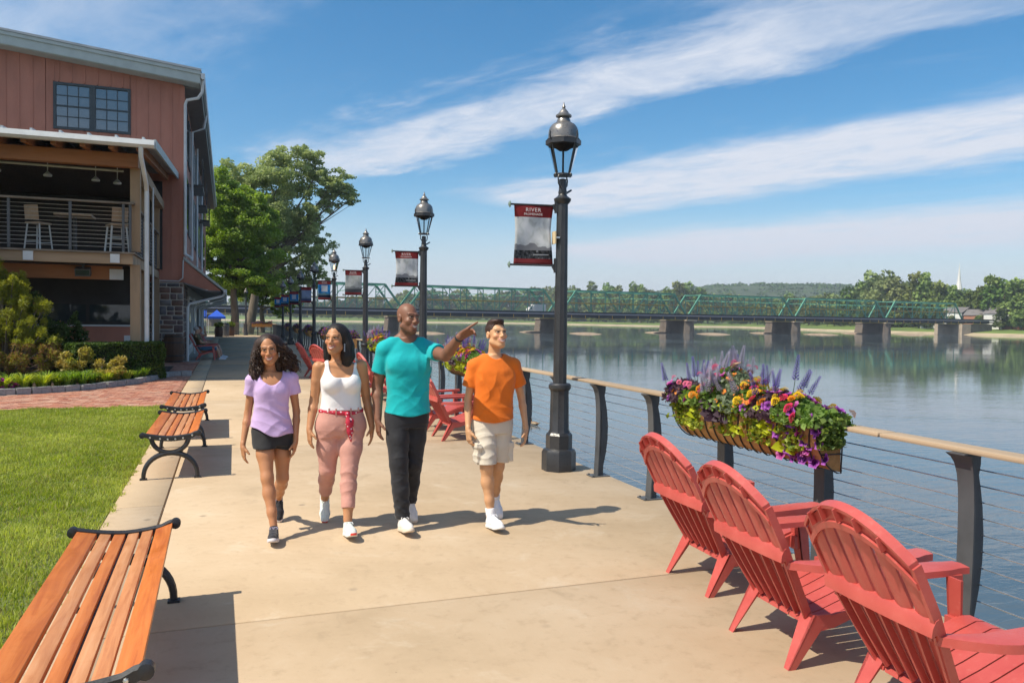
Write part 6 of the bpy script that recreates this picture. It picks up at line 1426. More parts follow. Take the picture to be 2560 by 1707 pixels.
def build_head(F, fr, s=1.0, fem=0.0, smile=1.0, ears=True):
    M, c = fr
    P = lambda x, y, z: c+M @ (np.array((x, y, z))*s)
    E = lambda p, r, k, op='u': F.ell(P(*p), np.array(r)*s, k*s, op, M)
    Cn = lambda a, b, ra, rb, k, op='u': F.cone(P(*a), P(*b), ra*s, rb*s, k*s, op)
    E((0, 0.016, 0.042), (0.074, 0.094, 0.080), 0.02); E((0, -0.030, -0.02), (0.060-0.002*fem, 0.066, 0.085), 0.03)
    E((0, -0.062, -0.092), (0.026-0.003*fem, 0.024, 0.022), 0.03)
    for q in (-1, 1):
        Cn((q*0.052, 0.0, -0.058), (q*0.014, -0.068, -0.098), 0.022, 0.016, 0.03)
        E((q*0.040, -0.066, -0.022), (0.022, 0.021, 0.018), 0.022)
        E((q*0.032, -0.100, 0.011), (0.019, 0.012, 0.011), 0.016, 's')
        E((q*0.0315, -0.0815, 0.009), (0.0135, 0.0125, 0.0095), 0.003)
        Cn((q*0.018, -0.0955, 0.016+0.002), (q*0.045, -0.0835, 0.0175), 0.0028, 0.002, 0.004)      # upper lid
        Cn((q*0.018, -0.0925, 0.0015), (q*0.043, -0.0815, 0.0025), 0.0035, 0.003, 0.010)
        Cn((q*0.012, -0.094, 0.029), (q*0.048, -0.083, 0.032), 0.0075*(1-0.3*fem), 0.006, 0.018)
        if ears:
            E((q*0.076, 0.012, 0.000), (0.010, 0.021, 0.031), 0.008); E((q*0.086, 0.006, 0.004), (0.008, 0.011, 0.017), 0.006, 's')
    Cn((0, -0.092, 0.016), (0, -0.112, -0.026), 0.0085-0.001*fem, 0.0115-0.001*fem, 0.014)
    for q in (-1, 1): E((q*0.0125, -0.101, -0.031), (0.0095, 0.011, 0.0085), 0.008); E((q*0.007, -0.107, -0.0395), (0.0035, 0.005, 0.0035), 0.004, 's')
    E((0, -0.082, -0.058), (0.032, 0.02, 0.026), 0.015)
    n = 8; up = []; lo = []
    for i in range(n+1):
        t = -1+2*i/n; x = 0.031*t; y = -0.1015+0.020*t*t; up.append((x, y, -0.056+0.010*smile*t*t)); lo.append((x*0.92, y+0.0015, -0.0765+0.0215*smile*t*t))
    for a, b in zip(up[:-1], up[1:]): Cn(a, b, 0.0048, 0.0048, 0.005)
    for a, b in zip(lo[:-1], lo[1:]): Cn(a, b, 0.0058, 0.0058, 0.005)
    for q in (-1, 1): Cn((q*0.026, -0.095, -0.036), (q*0.039, -0.082, -0.060), 0.0012, 0.001, 0.006, 's')     # smile crease
def paint_head(V, col, fr, s, brow, lip, iris=(0.03, 0.015, 0.008), teeth=True, smile=1.0, gaze=0.0, scalp=None):
    M, c = fr; L = (V-c) @ M/s; x, y, z = L[:, 0], L[:, 1], L[:, 2]; front = (y < -0.04) & (np.abs(z) < 0.14) & (np.abs(x) < 0.09)
    def mixc(m, c2): m = np.clip(m, 0, 1)[:, None]; col[:] = col*(1-m)+np.array(c2)*m
    t = np.clip(x/0.031, -1.1, 1.1)
    for q in (-1, 1):
        ex = x-q*0.0315; ez = z-0.0085
        w = front*np.clip((1-np.sqrt((ex/0.0145)**2+(ez/0.0056)**2))*5, 0, 1); mixc(w, (0.42, 0.38, 0.35))
        mixc(w*np.clip((0.0078-np.sqrt((ex-gaze*0.0025)**2+ez**2))/0.0015, 0, 1), iris)
        mixc(front*np.exp(-((z-0.0165+ (ex/0.03)**2*0.01)/0.0034)**2)*(np.abs(ex) < 0.017), (0.02, 0.012, 0.01))
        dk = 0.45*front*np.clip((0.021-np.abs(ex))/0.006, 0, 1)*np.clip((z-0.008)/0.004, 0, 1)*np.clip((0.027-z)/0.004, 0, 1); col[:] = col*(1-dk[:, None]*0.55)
        bz = 0.0335+0.004*np.sign(q)*0-((x*q-0.032)/0.03)**2*0.006
        mixc(front*0.85*np.exp(-((z-bz)/0.0038)**4)*np.clip((0.0225-np.abs(x*q-0.032))/0.004, 0, 1), brow)
    zu = -0.056+0.010*smile*t*t; zl = -0.0765+0.0215*smile*t*t; inm = front*(np.abs(t) < 1.08)*(y < -0.07)
    mixc(inm*np.exp(-((z-zu)/0.0055)**4)*0.8, lip); mixc(inm*np.exp(-((z-zl)/0.0065)**4)*0.8, lip)
    if teeth: g = inm*np.clip((zu-0.0035-z)/0.002, 0, 1)*np.clip((z-zl-0.0045)/0.002, 0, 1)*np.clip((0.8-np.abs(t))*6, 0, 1); mixc(g, (0.55, 0.51, 0.46))
    if scalp is not None: mixc(np.clip((z-0.055+0.35*np.maximum(0, -(y+0.02)))/0.02, 0, 1)*(y > -0.085), scalp)
    mixc(0.25*front*np.exp(-((np.abs(x)-0.042)**2+(z+0.022)**2)/0.018**2), (min(1, col.mean(0)[0]*1.5), 0.16, 0.10))
def hand(F, wrist, d, pn, thumb, s=1.0, curl=0.5, point=False):
    "wrist point, direction to the knuckles, palm normal, side on which the thumb leaves"
    w = np.array(wrist, float); d = unit(d); pn = unit(np.array(pn)-d*np.dot(pn, d)); sd = unit(thumb-d*np.dot(thumb, d)-pn*np.dot(thumb, pn))
    k0 = w+d*0.085*s
    F.cone(w-d*0.012*s, w+d*0.02*s, 0.024*s, 0.026*s, 0.012, flat=(pn, 0.75))
    for q in (-0.024, -0.008, 0.008, 0.024): F.cone(w+d*0.02*s+sd*q*0.7*s, k0+sd*q*s+pn*0.002*s, 0.0165*s, 0.0125*s, 0.010)
    for q, L, cu in ((0.028, 0.072, 0.9), (0.0095, 0.080, 1.0), (-0.0095, 0.074, 1.1), (-0.0275, 0.058, 1.2)):
        c_ = curl*cu
        if point: c_ = 0.04 if q == 0.028 else 1.75
        p = k0+sd*q*s; dr = d.copy(); seg = (0.45, 0.32, 0.23); r = 0.0092 if q > -0.02 else 0.008
        for i, f in enumerate(seg):
            an = c_*(0.45 if i == 0 else 0.75); dr = unit(dr*math.cos(an)+pn*math.sin(an)); qn = unit(pn-dr*np.dot(pn, dr)) if abs(np.dot(pn, dr)) < 0.98 else pn
            e = p+dr*L*f*s*(1.12 if (point and q == 0.028) else 1); F.cone(p, e, r*s*(1-0.1*i), r*s*(0.92-0.12*i), 0.004); p = e
            pn2 = unit(np.cross(np.cross(dr, pn), dr)) if np.linalg.norm(np.cross(dr, pn)) > 1e-3 else pn
            if i < 2: pn_save = pn
    b = w+d*0.026*s+sd*0.022*s+pn*0.004*s; td = unit(d*0.62+sd*(0.62 if not point else 0.35)+pn*0.35); m_ = b+td*0.040*s; F.cone(b, m_, 0.0145*s, 0.0115*s, 0.010)
    td2 = unit(td*0.8+d*0.45+pn*0.25); F.cone(m_, m_+td2*0.032*s, 0.0108*s, 0.0085*s, 0.004)
# ---- shoes
def shoe_mesh(style):
    "local: heel at origin, toe towards -y"
    F = Field((-0.07, -0.26, -0.02), (0.07, 0.06, 0.15), 0.004)
    F.chain([(0, 0.0, 0.04), (0, -0.07, 0.045), (0, -0.15, 0.035), (0, -0.20, 0.030)], [0.036, 0.037, 0.042, 0.034], 0.015)
    F.cone((0, 0.0, 0.05), (0, -0.015, 0.095), 0.036, 0.036, 0.02); F.cone((0, -0.03, 0.075), (0, -0.10, 0.058), 0.032, 0.030, 0.02)
    F.cone((0, -0.008, 0.085), (0, -0.005, 0.14), 0.029, 0.030, 0.006, 's')
    F.add(lambda x, y, z: (0.028-z)+0*x+0*y, (-0.07, -0.26, -0.02), (0.07, 0.06, 0.15), 0.004, 'i')
    up = F.skin()
    F = Field((-0.07, -0.27, -0.02), (0.07, 0.07, 0.06), 0.004)
    F.chain([(0, 0.005, 0.015), (0, -0.07, 0.015), (0, -0.15, 0.015), (0, -0.205, 0.017)], [0.042, 0.040, 0.046, 0.037], 0.015)
    F.add(lambda x, y, z: np.maximum(z-0.030-0.012*np.clip((-y-0.14)/0.1, 0, 1)-0.006*np.clip((y+0.03)/0.04, 0, 1), 0.001+0.014*np.clip((-y-0.16)/0.07, 0, 1)**2-z)+0*x, (-0.07, -0.27, -0.02), (0.07, 0.07, 0.06), 0.004, 'i')
    so = F.skin(); return up, so
SHU, SHS = shoe_mesh('x')
lace_mb = MB()
for i in range(5):
    y = -0.055-i*0.019; z = 0.104-i*0.0085; lace_mb.tube([(-0.024, y, z-0.012), (0, y-0.004, z+0.001), (0.024, y, z-0.012)], 0.0032, 5)
lace_mb.tube([(0, -0.05, 0.106), (0.028, -0.06, 0.108), (0.032, -0.078, 0.094)], 0.003, 5).tube([(0, -0.05, 0.106), (-0.026, -0.062, 0.107), (-0.03, -0.08, 0.092)], 0.003, 5)
def shoes(par, spec, mu, ms, ml, sc_, sole_red=None):
    "spec: (ankle point, yaw, pitch) - pitch > 0 heel up"
    meu = np_mesh('shoe', *SHU, mu, None, True); mes = np_mesh('sole', *SHS, ms, None, True); mel = lace_mb.mesh('laces', ml, True)
    for (an, yaw, pitch) in spec:
        Rm = Euler((pitch, 0, yaw), 'XYZ').to_matrix(); org = Vector(an)-Rm @ Vector((0, -0.012, 0.112*sc_)); lowz = min((Rm @ Vector(tuple(q)))[2] for q in SHS[0][::7])*sc_+org.z
        org.z -= lowz
        o = bpy.data.objects.new('shoe', meu); C.objects.link(o); o.parent = par; o.location = org; o.rotation_euler = Euler((pitch, 0, yaw), 'XYZ'); o.scale = (sc_*0.98, sc_, sc_)
        for nm, me in (('sole', mes), ('laces', mel)): q = bpy.data.objects.new(nm, me); C.objects.link(q); q.parent = o
        if sole_red:
            MB().grid([[(0.040*math.sin(a), -0.205-0.032*math.cos(a)-0.006, z) for z in (0.017, 0.026, 0.036)] for a in np.linspace(-0.7, 0.7, 8)]).obj('toe_flash', sole_red, o, smooth='all')
H = 0.005
def arm(F, sh, el, wr, r, k=0.02):
    sh, el, wr = map(np.array, (sh, el, wr)); F.chain([sh, sh*0.6+el*0.4, el], [r*1.18, r*1.05, r*0.82], k); m = el*0.7+wr*0.3
    F.chain([el, m, wr], [r*0.82, r*0.86, r*0.56], 0.015)
def leg(F, hip, kn, an, r, k=0.03, calf=1.0):
    hip, kn, an = map(np.array, (hip, kn, an)); m = hip*0.5+kn*0.5; c_ = kn*0.68+an*0.32+np.array((0, 0.012, 0))
    F.chain([hip, m, kn], [r*1.0, r*0.86, r*0.60], k, kk=0.03); F.chain([kn, c_, kn*0.3+an*0.7, an], [r*0.60, r*0.62*calf, r*0.44, r*0.38], 0.03, kk=0.03)
def sleeves(F, J, rads, ends, flare=0.0):
    for (q, e), r_, t_ in zip((('R', -1), ('L', 1)), rads, ends):
        S = F.snap(); S.v[:] = 0.06; s_, l_ = A3(J['sh'+q]), A3(J['el'+q]); d_ = unit(l_-s_); c_ = s_*(1-t_)+l_*t_
        S.cone(s_+A3((-e*0.055, 0, 0.0)), s_, r_*0.95, r_, 0.02); S.cone(s_, c_+d_*0.04+A3((e*0.006, 0, 0)), r_, r_+flare, 0.02)
        S.warp(folds(0.0022, [(50, 20, 30, 0.4+e, 1.0), (-35, 15, 55, 1.0, 0.7)]), np.minimum(s_, c_)-0.08, np.maximum(s_, c_)+0.08)
        m = 0.12; S.add(lambda x, y, z: (x-c_[0])*d_[0]+(y-c_[1])*d_[1]+(z-c_[2])*d_[2], S.lo, S.lo+S.h*S.n, 0.004, 'i'); F.over(S, 0.0, 0.016)
def person(label, loc, rz=0.0): return thing('person', label, 'person', loc, rz, None)
A3 = np.array
TS = [dict() for _ in range(4)]
m_hair_mat = {}
def hair_mat(name, c, stretch=(1, 1, 0.15), sc_=120):
    M = Mat(name); v = M.coord('Object', stretch); n = M.noise(v, sc_, 3, 0.6, 0.3); M.color(M.ramp(n, [(0.3, tuple(x*0.5 for x in c)), (0.7, tuple(x*1.5 for x in c))])); M.set(Roughness=0.5); M.b.inputs['Specular IOR Level'].default_value = 0.35; M.bump(n, 0.7, 0.006); return M.m
def foot_heel(an, toe):
    pass

# ============================================================ 1 girl in lilac
def girl():
    p = person('girl with long curly dark hair in a lilac T-shirt and black shorts, walking', (0.34, 6.42, 0)); p.scale = (0.97, 1, 1); sk = (0.47, 0.215, 0.105)
    fr = head_frame((-0.034, -0.015, 1.437), R(-4), R(-3), R(-7)); hs = 0.97
    tors = [(0.70, 0.0, 0.0, 0.142, 0.10), (0.80, 0.0, 0, 0.145, 0.10), (0.90, -0.005, 0, 0.122, 0.088), (1.0, -0.008, -0.004, 0.118, 0.086), (1.10, -0.008, -0.008, 0.13, 0.096), (1.18, -0.005, 0.0, 0.138, 0.088), (1.235, -0.005, 0.006, 0.12, 0.066), (1.262, -0.01, 0.012, 0.075, 0.05)]
    J = dict(shR=(-0.150, .01, 1.198), elR=(-0.188, .045, 0.938), wrR=(-0.228, -.04, 0.70), shL=(0.146, .005, 1.205), elL=(0.190, .03, 0.945), wrL=(0.178, -.06, 0.72),
             hR=(-0.072, 0, 0.80), kR=(-0.046, -.15, 0.455), aR=(-0.002, -.275, 0.105), hL=(0.074, .01, 0.79), kL=(0.080, .0, 0.42), aL=(0.072, .33, 0.19))
    F = Field((-0.32, -0.50, -0.02), (0.30, 0.5, 1.58), H)
    F.cone((-0.02, 0.022, 1.23), (-0.03, 0.006, 1.37), 0.048, 0.045, 0.03); F.loft(tors, 0.03)
    for q in 'RL':
        leg(F, J['h'+q], J['k'+q], J['a'+q], 0.075)
    Bt = F.snap()
    for q in 'RL': arm(F, J['sh'+q], J['el'+q], J['wr'+q], 0.034)
    B = F.snap(); build_head(F, fr, hs, 1.7, 1.0)
    hand(F, J['wrR'], (0.06, -0.10, -1), (0.9, 0.25, 0), (0.2, -1, 0), 0.9, 0.45); hand(F, J['wrL'], (-0.15, -0.12, -1), (-0.9, 0.25, 0), (-0.2, -1, 0), 0.9, 0.5)
    V, Q = F.skin(); col = np.tile(A3(sk), (len(V), 1)); paint_head(V, col, fr, hs, (0.04, 0.02, 0.015), (0.40, 0.13, 0.11), smile=1.0); np_obj('body', V, Q, m_skin, p, col, True)
    # shirt
    F = Field((-0.28, -0.2, 0.72), (0.28, 0.2, 1.3), H)
    t2 = [(0.735, -0.008, 0, 0.180, 0.135), (0.80, -0.008, 0, 0.176, 0.132), (0.88, -0.010, 0, 0.155, 0.116), (0.98, -0.01, -0.004, 0.134, 0.102), (1.08, -0.008, -0.006, 0.138, 0.105), (1.14, -0.006, -0.004, 0.144, 0.102), (1.19, -0.005, 0.002, 0.144, 0.094), (1.245, -0.006, 0.01, 0.122, 0.072), (1.275, -0.01, 0.015, 0.08, 0.055)]
    F.loft(t2, 0.02)
    F.over(Bt, 0.008)
    for q in (-1, 1): F.ell((q*0.055-0.005, -0.062, 1.115), (0.052, 0.045, 0.05), 0.04)
    sleeves(F, J, (0.056, 0.056), (0.45, 0.45))
    F.add(lambda x, y, z: z-1.272+0*x+0*y, (-0.2, -0.2, 1.22), (0.2, 0.2, 1.3), 0.004, 'i')
    F.add(lambda x, y, z: np.where(y < 0.02, np.sqrt(((x+0.012)/0.088)**2+((z-1.265)/0.098)**2)-1, np.sqrt(((x+0.012)/0.075)**2+((z-1.27)/0.04)**2)-1)*0.07, (-0.12, -0.2, 1.14), (0.12, 0.2, 1.3), 0.006, 's')
    F.warp(folds(0.0035, [(18, 9, 60, 0.5, 1.0), (-22, 5, 48, 2.2, 0.8), (40, 12, 20, 1.0, 0.5)]), (-0.2, -0.2, 0.74), (0.2, 0.2, 1.05))
    F.warp(folds(0.002, [(25, 9, 40, 0.5, 1.0), (-42, 5, 28, 2.2, 0.8)]), (-0.26, -0.2, 1.05), (0.26, 0.2, 1.25))
    F.add(lambda x, y, z: (0.788-0.18*(x)-0.02*np.cos(x*22)-z)+0*y, (-0.3, -0.2, 0.72), (0.3, 0.2, 0.9), 0.004, 'i')
    V, Q = F.skin(); np_obj('shirt', V, Q, cloth_mat('lilac_jersey', (0.56, 0.40, 0.68)), p, None, True)
    F = Field((-0.25, -0.2, 0.62), (0.25, 0.2, 0.86), H)
    F.loft([(0.69, 0.0, 0, 0.152, 0.112), (0.76, 0.0, 0, 0.154, 0.11), (0.85, 0, 0, 0.146, 0.102)], 0.02)
    for q in 'RL': h_, k_ = A3(J['h'+q]), A3(J['k'+q]); F.cone(h_, h_*0.60+k_*0.40, 0.092, 0.090, 0.015)
    F.over(Bt, 0.006)
    F.add(lambda x, y, z: z-0.825+0.18*x+0*y, (-0.3, -0.3, 0.72), (0.3, 0.3, 0.9), 0.004, 'i')
    F.add(lambda x, y, z: (0.672-0.18*(x+0.0)*(x > 0)-z)+0*y, (-0.3, -0.3, 0.6), (0.3, 0.3, 0.9), 0.004, 'i'); F.warp(folds(0.002, [(35, 9, 60, 0.5, 1.0)]), (-0.2, -0.2, 0.63), (0.2, 0.2, 0.86))
    F.cone((0.0, -0.16, 0.60), (0.0, -0.135, 0.715), 0.008, 0.004, 0.012, 's')
    V, Q = F.skin(); np_obj('shorts', V, Q, cloth_mat('black_shorts', (0.028, 0.028, 0.03), 0.2), p, None, True)
    # hair: mass + curls
    M, c = fr; P_ = lambda x, y, z: c+M @ (A3((x, y, z))*hs)
    F = Field((-0.32, -0.2, 1.10), (0.26, 0.24, 1.6), H)
    F.ell(P_(0, 0.026, 0.046), A3((0.086, 0.098, 0.085))*hs, 0.02, 'u', M)
    F.chain([P_(0.07, 0.03, 0.05), P_(0.105, 0.035, -0.02), P_(0.14, 0.04, -0.10), P_(0.185, 0.05, -0.175)], [0.048, 0.055, 0.06, 0.042], 0.03)
    F.chain([P_(-0.065, 0.03, 0.05), P_(-0.095, 0.02, -0.03), P_(-0.11, 0.0, -0.12), P_(-0.13, -0.02, -0.20)], [0.045, 0.046, 0.05, 0.045], 0.03)
    F.chain([P_(0, 0.08, 0.03), P_(0.03, 0.085, -0.08), P_(0.05, 0.085, -0.18)], [0.07, 0.085, 0.07], 0.03)
    F.add(lambda x, y, z: folds(1, [])(x, y, z) if False else 0*x+0*y+0*z+1, (0, 0, 0), (0, 0, 0), 0.01) if False else None
    # keep the face open
    F.ell(P_(-0.004, -0.085, -0.03), A3((0.058, 0.075, 0.098))*hs, 0.012, 's', M)
    F.warp(lambda x, y, z: 0.007*np.sin(95*z+9*np.sin(40*x)+6*np.sin(38*y))*np.sin(70*x+3*np.sin(50*z))+0.004*np.sin(160*x+60*z)*np.sin(150*y-40*z), (-0.32, -0.2, 1.1), (0.26, 0.24, 1.46))
    V, Q = F.skin(); hm = hair_mat('dark_brown_curls', (0.036, 0.019, 0.013), (1, 1, 0.4), 75); ho = np_obj('hair', V, Q, hm, p, None, True)
    mb = MB()
    for k in range(150):
        sd_ = rnd.choice((-1, 1)); ph = rnd.uniform(0, 6.3); x0 = (0.145 if sd_ > 0 else -0.10)+rnd.uniform(-0.05, 0.05); y0 = rnd.uniform(-0.05, 0.10) if sd_ > 0 else rnd.uniform(-0.07, 0.07); z0 = rnd.uniform(-0.12, 0.05); L = rnd.uniform(0.07, 0.15); lean = 0.28*sd_ if sd_ > 0 else -0.12
        pts = [P_(x0*(0.72 if z0 > -0.02 else 1)+lean*t*L*2+0.008*math.cos(ph+t*14), y0+0.008*math.sin(ph+t*14), z0-t*L) for t in np.linspace(0, 1, 13)]
        mb.tube(pts, [0.006-0.004*t for t in np.linspace(0, 1, 13)], 4)
    mb.obj('curls', hm, ho, smooth=True, fix=False)
    shoes(p, [(J['aR'], R(-5), R(-10)), (J['aL'], R(0), R(52))], cloth_mat('black_mesh_shoe', (0.03, 0.03, 0.036), 0.2, 60, 0.2), pm('white_grey_sole', (0.6, 0.56, 0.58), 0.15, 20, 0.6), pm('grey_laces', (0.42, 0.38, 0.5), 0.1, 20, 0.8), 0.94)
    e = MB()
    for k in range(3): e.lathe([(0.002, 0.006), (0.007, 0.003), (0.007, -0.003), (0.002, -0.006)], 8, tuple(P_(0.078, -0.016, -0.034-0.013*k)))
    e.obj('earring', m_cable, p, smooth=True)
# ============================================================ 2 woman in white tank top
def woman():
    p = person('woman with straight black shoulder-length hair in a white tank top and pink trousers', (0.859, 6.35, 0)); sk = (0.49, 0.235, 0.115)
    fr = head_frame((-0.042, -0.015, 1.522), R(-30), R(2), R(0)); hs = 1.0
    tors = [(0.775, 0.004, 0.01, 0.15, 0.11), (0.83, 0.004, 0.01, 0.182, 0.13), (0.90, 0.004, 0.0, 0.172, 0.115), (0.985, 0.002, -0.005, 0.150, 0.098), (1.07, 0, -0.005, 0.142, 0.098), (1.16, 0, 0.0, 0.150, 0.102), (1.24, -0.005, 0.008, 0.155, 0.094), (1.31, -0.01, 0.016, 0.148, 0.068), (1.348, -0.014, 0.022, 0.085, 0.052)]
    J = dict(shR=(-0.172, .02, 1.298), elR=(-0.204, .045, 1.03), wrR=(-0.246, -.03, 0.81), shL=(0.160, .01, 1.310), elL=(0.216, .05, 1.03), wrL=(0.248, -.02, 0.815),
             hR=(-0.092, 0, 0.83), kR=(-0.098, .02, 0.475), aR=(-0.085, .30, 0.185), hL=(0.094, 0, 0.83), kL=(0.052, -.12, 0.485), aL=(0.028, -.235, 0.125))
    F = Field((-0.34, -0.42, -0.02), (0.34, 0.42, 1.68), H)
    F.cone((-0.016, 0.03, 1.31), (-0.036, 0.008, 1.44), 0.050, 0.046, 0.03); F.loft(tors, 0.03)
    for q in (-1, 1): F.ell((q*0.068-0.002, -0.070, 1.175), (0.066, 0.062, 0.066), 0.02); F.cone((q*0.02, -0.05, 1.305), (q*0.14, -0.02, 1.325), 0.012, 0.012, 0.02)
    for q in 'RL':
        leg(F, J['h'+q], J['k'+q], J['a'+q], 0.089)
    Bt = F.snap()
    for q in 'RL': arm(F, J['sh'+q], J['el'+q], J['wr'+q], 0.042)
    B = F.snap(); build_head(F, fr, hs, 1.0, 1.0)
    hand(F, J['wrR'], (0.02, -0.14, -1), (0.9, 0.25, 0), (0.2, -1, 0), 0.93, 0.4); hand(F, J['wrL'], (-0.05, -0.2, -1), (-0.9, 0.3, 0), (-0.2, -1, 0), 0.93, 0.35)
    V, Q = F.skin(); col = np.tile(A3(sk), (len(V), 1)); paint_head(V, col, fr, hs, (0.03, 0.015, 0.01), (0.44, 0.11, 0.10), smile=1.0, gaze=-1); np_obj('body', V, Q, m_skin, p, col, True)
    F = Field((-0.24, -0.2, 0.92), (0.24, 0.2, 1.4), H)
    F.loft([(s[0], s[1], s[2], s[3], s[4]) for s in tors[2:]], 0.02, grow=0.008)
    F.over(Bt, 0.006)
    for q in (-1, 1): F.ell((q*0.068-0.002, -0.070, 1.172), (0.074, 0.070, 0.075), 0.03)
    F.add(lambda x, y, z: np.where(y < 0.0, np.sqrt(((x+0.002)/0.098)**4+((z-1.40)/0.178)**4)-1, np.sqrt((x/0.095)**4+((z-1.42)/0.14)**4)-1)*0.07, (-0.14, -0.2, 1.2), (0.14, 0.2, 1.4), 0.006, 's')
    for q in (-1, 1): F.add(lambda x, y, z: (0.126+0.42*np.clip(1.30-z, 0, 0.2)**1.3*1.6-np.abs(x+0.006))+0*y, (-0.24, -0.2, 1.16), (0.24, 0.2, 1.4), 0.006, 's')
    F.add(lambda x, y, z: z-1.385+0*x+0*y, (-0.24, -0.2, 1.2), (0.24, 0.2, 1.44), 0.004, 'i')
    F.warp(folds(0.0012, [(40, 9, 30, 0.5, 1.0), (-52, 5, 18, 2.2, 0.8)]), (-0.2, -0.2, 0.94), (0.2, 0.2, 1.12))
    F.add(lambda x, y, z: 0.962-z+0*x+0*y, (-0.24, -0.2, 0.9), (0.24, 0.2, 1.1), 0.004, 'i')
    V, Q = F.skin(); np_obj('tank_top', V, Q, cloth_mat('white_rib_cotton', (0.78, 0.77, 0.79), 0.03, 14, 0.12), p, None, True)
    # trousers
    F = Field((-0.25, -0.42, 0.12), (0.25, 0.42, 1.01), H)
    F.loft([(0.765, 0.004, 0.012, 0.165, 0.12), (0.81, 0.004, 0.012, 0.194, 0.140), (0.88, 0.004, 0.005, 0.186, 0.13), (0.95, 0.003, 0, 0.168, 0.113), (0.995, 0.002, -0.003, 0.160, 0.106)], 0.02)
    for q in 'RL':
        h_, k_, a_ = A3(J['h'+q]), A3(J['k'+q]), A3(J['a'+q]); F.chain([h_, h_*0.5+k_*0.5, k_], [0.100, 0.088, 0.064], 0.045, kk=0.03); F.chain([k_, k_*0.65+a_*0.35+A3((0, .012, 0)), k_*0.22+a_*0.78], [0.064, 0.061, 0.050], 0.02)
    F.over(Bt, 0.006)
    F.add(lambda x, y, z: z-0.958+0*x+0*y, (-0.3, -0.3, 0.9), (0.3, 0.3, 1.02), 0.004, 'i')
    for q in 'RL':
        k_, a_ = A3(J['k'+q]), A3(J['a'+q]); e_ = k_*0.24+a_*0.76; d_ = unit(a_-k_)
        F.add(lambda x, y, z: np.where((x > -0.02) == (q == 'L'), (x-e_[0])*d_[0]+(y-e_[1])*d_[1]+(z-e_[2])*d_[2], -1)*np.where(z < 0.4, 1, 0)-np.where(z < 0.4, 0, 1), (-0.3, -0.45, 0.05), (0.3, 0.45, 0.42), 0.004, 'i')
    F.warp(folds(0.0018, [(20, 12, 95, 0.5, 1.0), (-30, 15, 80, 2.0, 0.8)]), (-0.2, -0.42, 0.24), (0.2, 0.42, 0.56)); F.warp(folds(0.0022, [(30, 12, 55, 0.5, 1.0), (-40, 15, 40, 2.0, 0.8)]), (-0.22, -0.2, 0.68), (0.22, 0.2, 0.86))
    V, Q = F.skin(); mp_ = cloth_mat('dusty_pink_twill', (0.56, 0.285, 0.235), 0.08, 12, 0.2, 0.75); np_obj('trousers', V, Q, mp_, p, None, True)
    # scarf belt with hanging end
    M_ = Mat('red_print_scarf'); v = M_.coord('Object'); vo_ = M_.n('ShaderNodeTexVoronoi'); vo_.inputs['Scale'].default_value = 34; M_.L(v, vo_.inputs['Vector'])
    vo2 = M_.n('ShaderNodeTexVoronoi'); vo2.inputs['Scale'].default_value = 21; M_.L(v, vo2.inputs['Vector'])
    c_ = M_.mix(M_.math('LESS_THAN', vo_.outputs['Distance'], 0.22), (0.50, 0.015, 0.045), (0.75, 0.6, 0.62)); c_ = M_.mix(M_.math('LESS_THAN', vo2.outputs['Distance'], 0.16), c_, (0.05, 0.01, 0.04)); M_.color(c_); M_.set(Roughness=0.6); M_.bump(M_.noise(v, 40, 3), 0.3, 0.01)
    def ring(z, g, n=48, tilt=0.0): return [((0.166+g)*math.cos(a)+0.003, (0.113+g)*math.sin(a), z+0.012*math.cos(a)*0+0.006*math.sin(2*a)-0.012*max(0, -math.sin(a))) for a in np.linspace(0, 2*math.pi, n+1)[:-1]]
    P = [list(x) for x in zip(ring(0.936, 0.003), ring(0.945, 0.011), ring(0.962, 0.012), ring(0.972, 0.004))]
    MB().grid(P, closed_u=True).obj('belt', M_.m, p, smooth='all')
    F = Field((-0.03, -0.19, 0.70), (0.12, -0.06, 0.98), 0.0035); F.ell((0.035, -0.130, 0.938), (0.022, 0.014, 0.02), 0.006)
    F.chain([(0.037, -0.137, 0.93), (0.044, -0.150, 0.87), (0.052, -0.152, 0.80), (0.062, -0.147, 0.725)], [0.016, 0.027, 0.026, 0.006], 0.01, flat=((0, 1, 0), 0.4)); F.chain([(0.035, -0.135, 0.93), (0.062, -0.142, 0.885), (0.075, -0.142, 0.84)], [0.012, 0.018, 0.005], 0.008, flat=((0, 1, 0), 0.4))
    F.warp(lambda x, y, z: 0.003*np.sin(150*x+20*z)+0*y, (-0.03, -0.19, 0.7), (0.12, -0.06, 0.92)); V, Q = F.skin(); np_obj('scarf_end', V, Q, M_.m, p, None, True)
    for a in (-2.25, -1.9, -1.2, -0.75): MB().bb((0.169*math.cos(a)-0.005+0.003, 0.122*math.sin(a)-0.004, 0.926), (0.169*math.cos(a)+0.008, 0.122*math.sin(a)+0.005, 0.982)).obj('belt_loop', mp_, p)
    # hair bob
    M, c = fr; P_ = lambda x, y, z: c+M @ (A3((x, y, z))*hs)
    F = Field((-0.22, -0.2, 1.25), (0.18, 0.2, 1.68), H)
    F.ell(P_(0, 0.024, 0.045), A3((0.086, 0.098, 0.087)), 0.02, 'u', M)
    F.chain([P_(0.062, 0.02, 0.04), P_(0.085, 0.03, -0.05), P_(0.09, 0.03, -0.13), P_(0.082, 0.025, -0.185)], [0.046, 0.052, 0.056, 0.038], 0.03); F.chain([P_(-0.062, 0.03, 0.04), P_(-0.078, 0.035, -0.05), P_(-0.078, 0.03, -0.15)], [0.042, 0.042, 0.034], 0.03)
    F.chain([P_(0, 0.085, 0.03), P_(0.01, 0.09, -0.06), P_(0.01, 0.085, -0.16)], [0.06, 0.07, 0.06], 0.03)
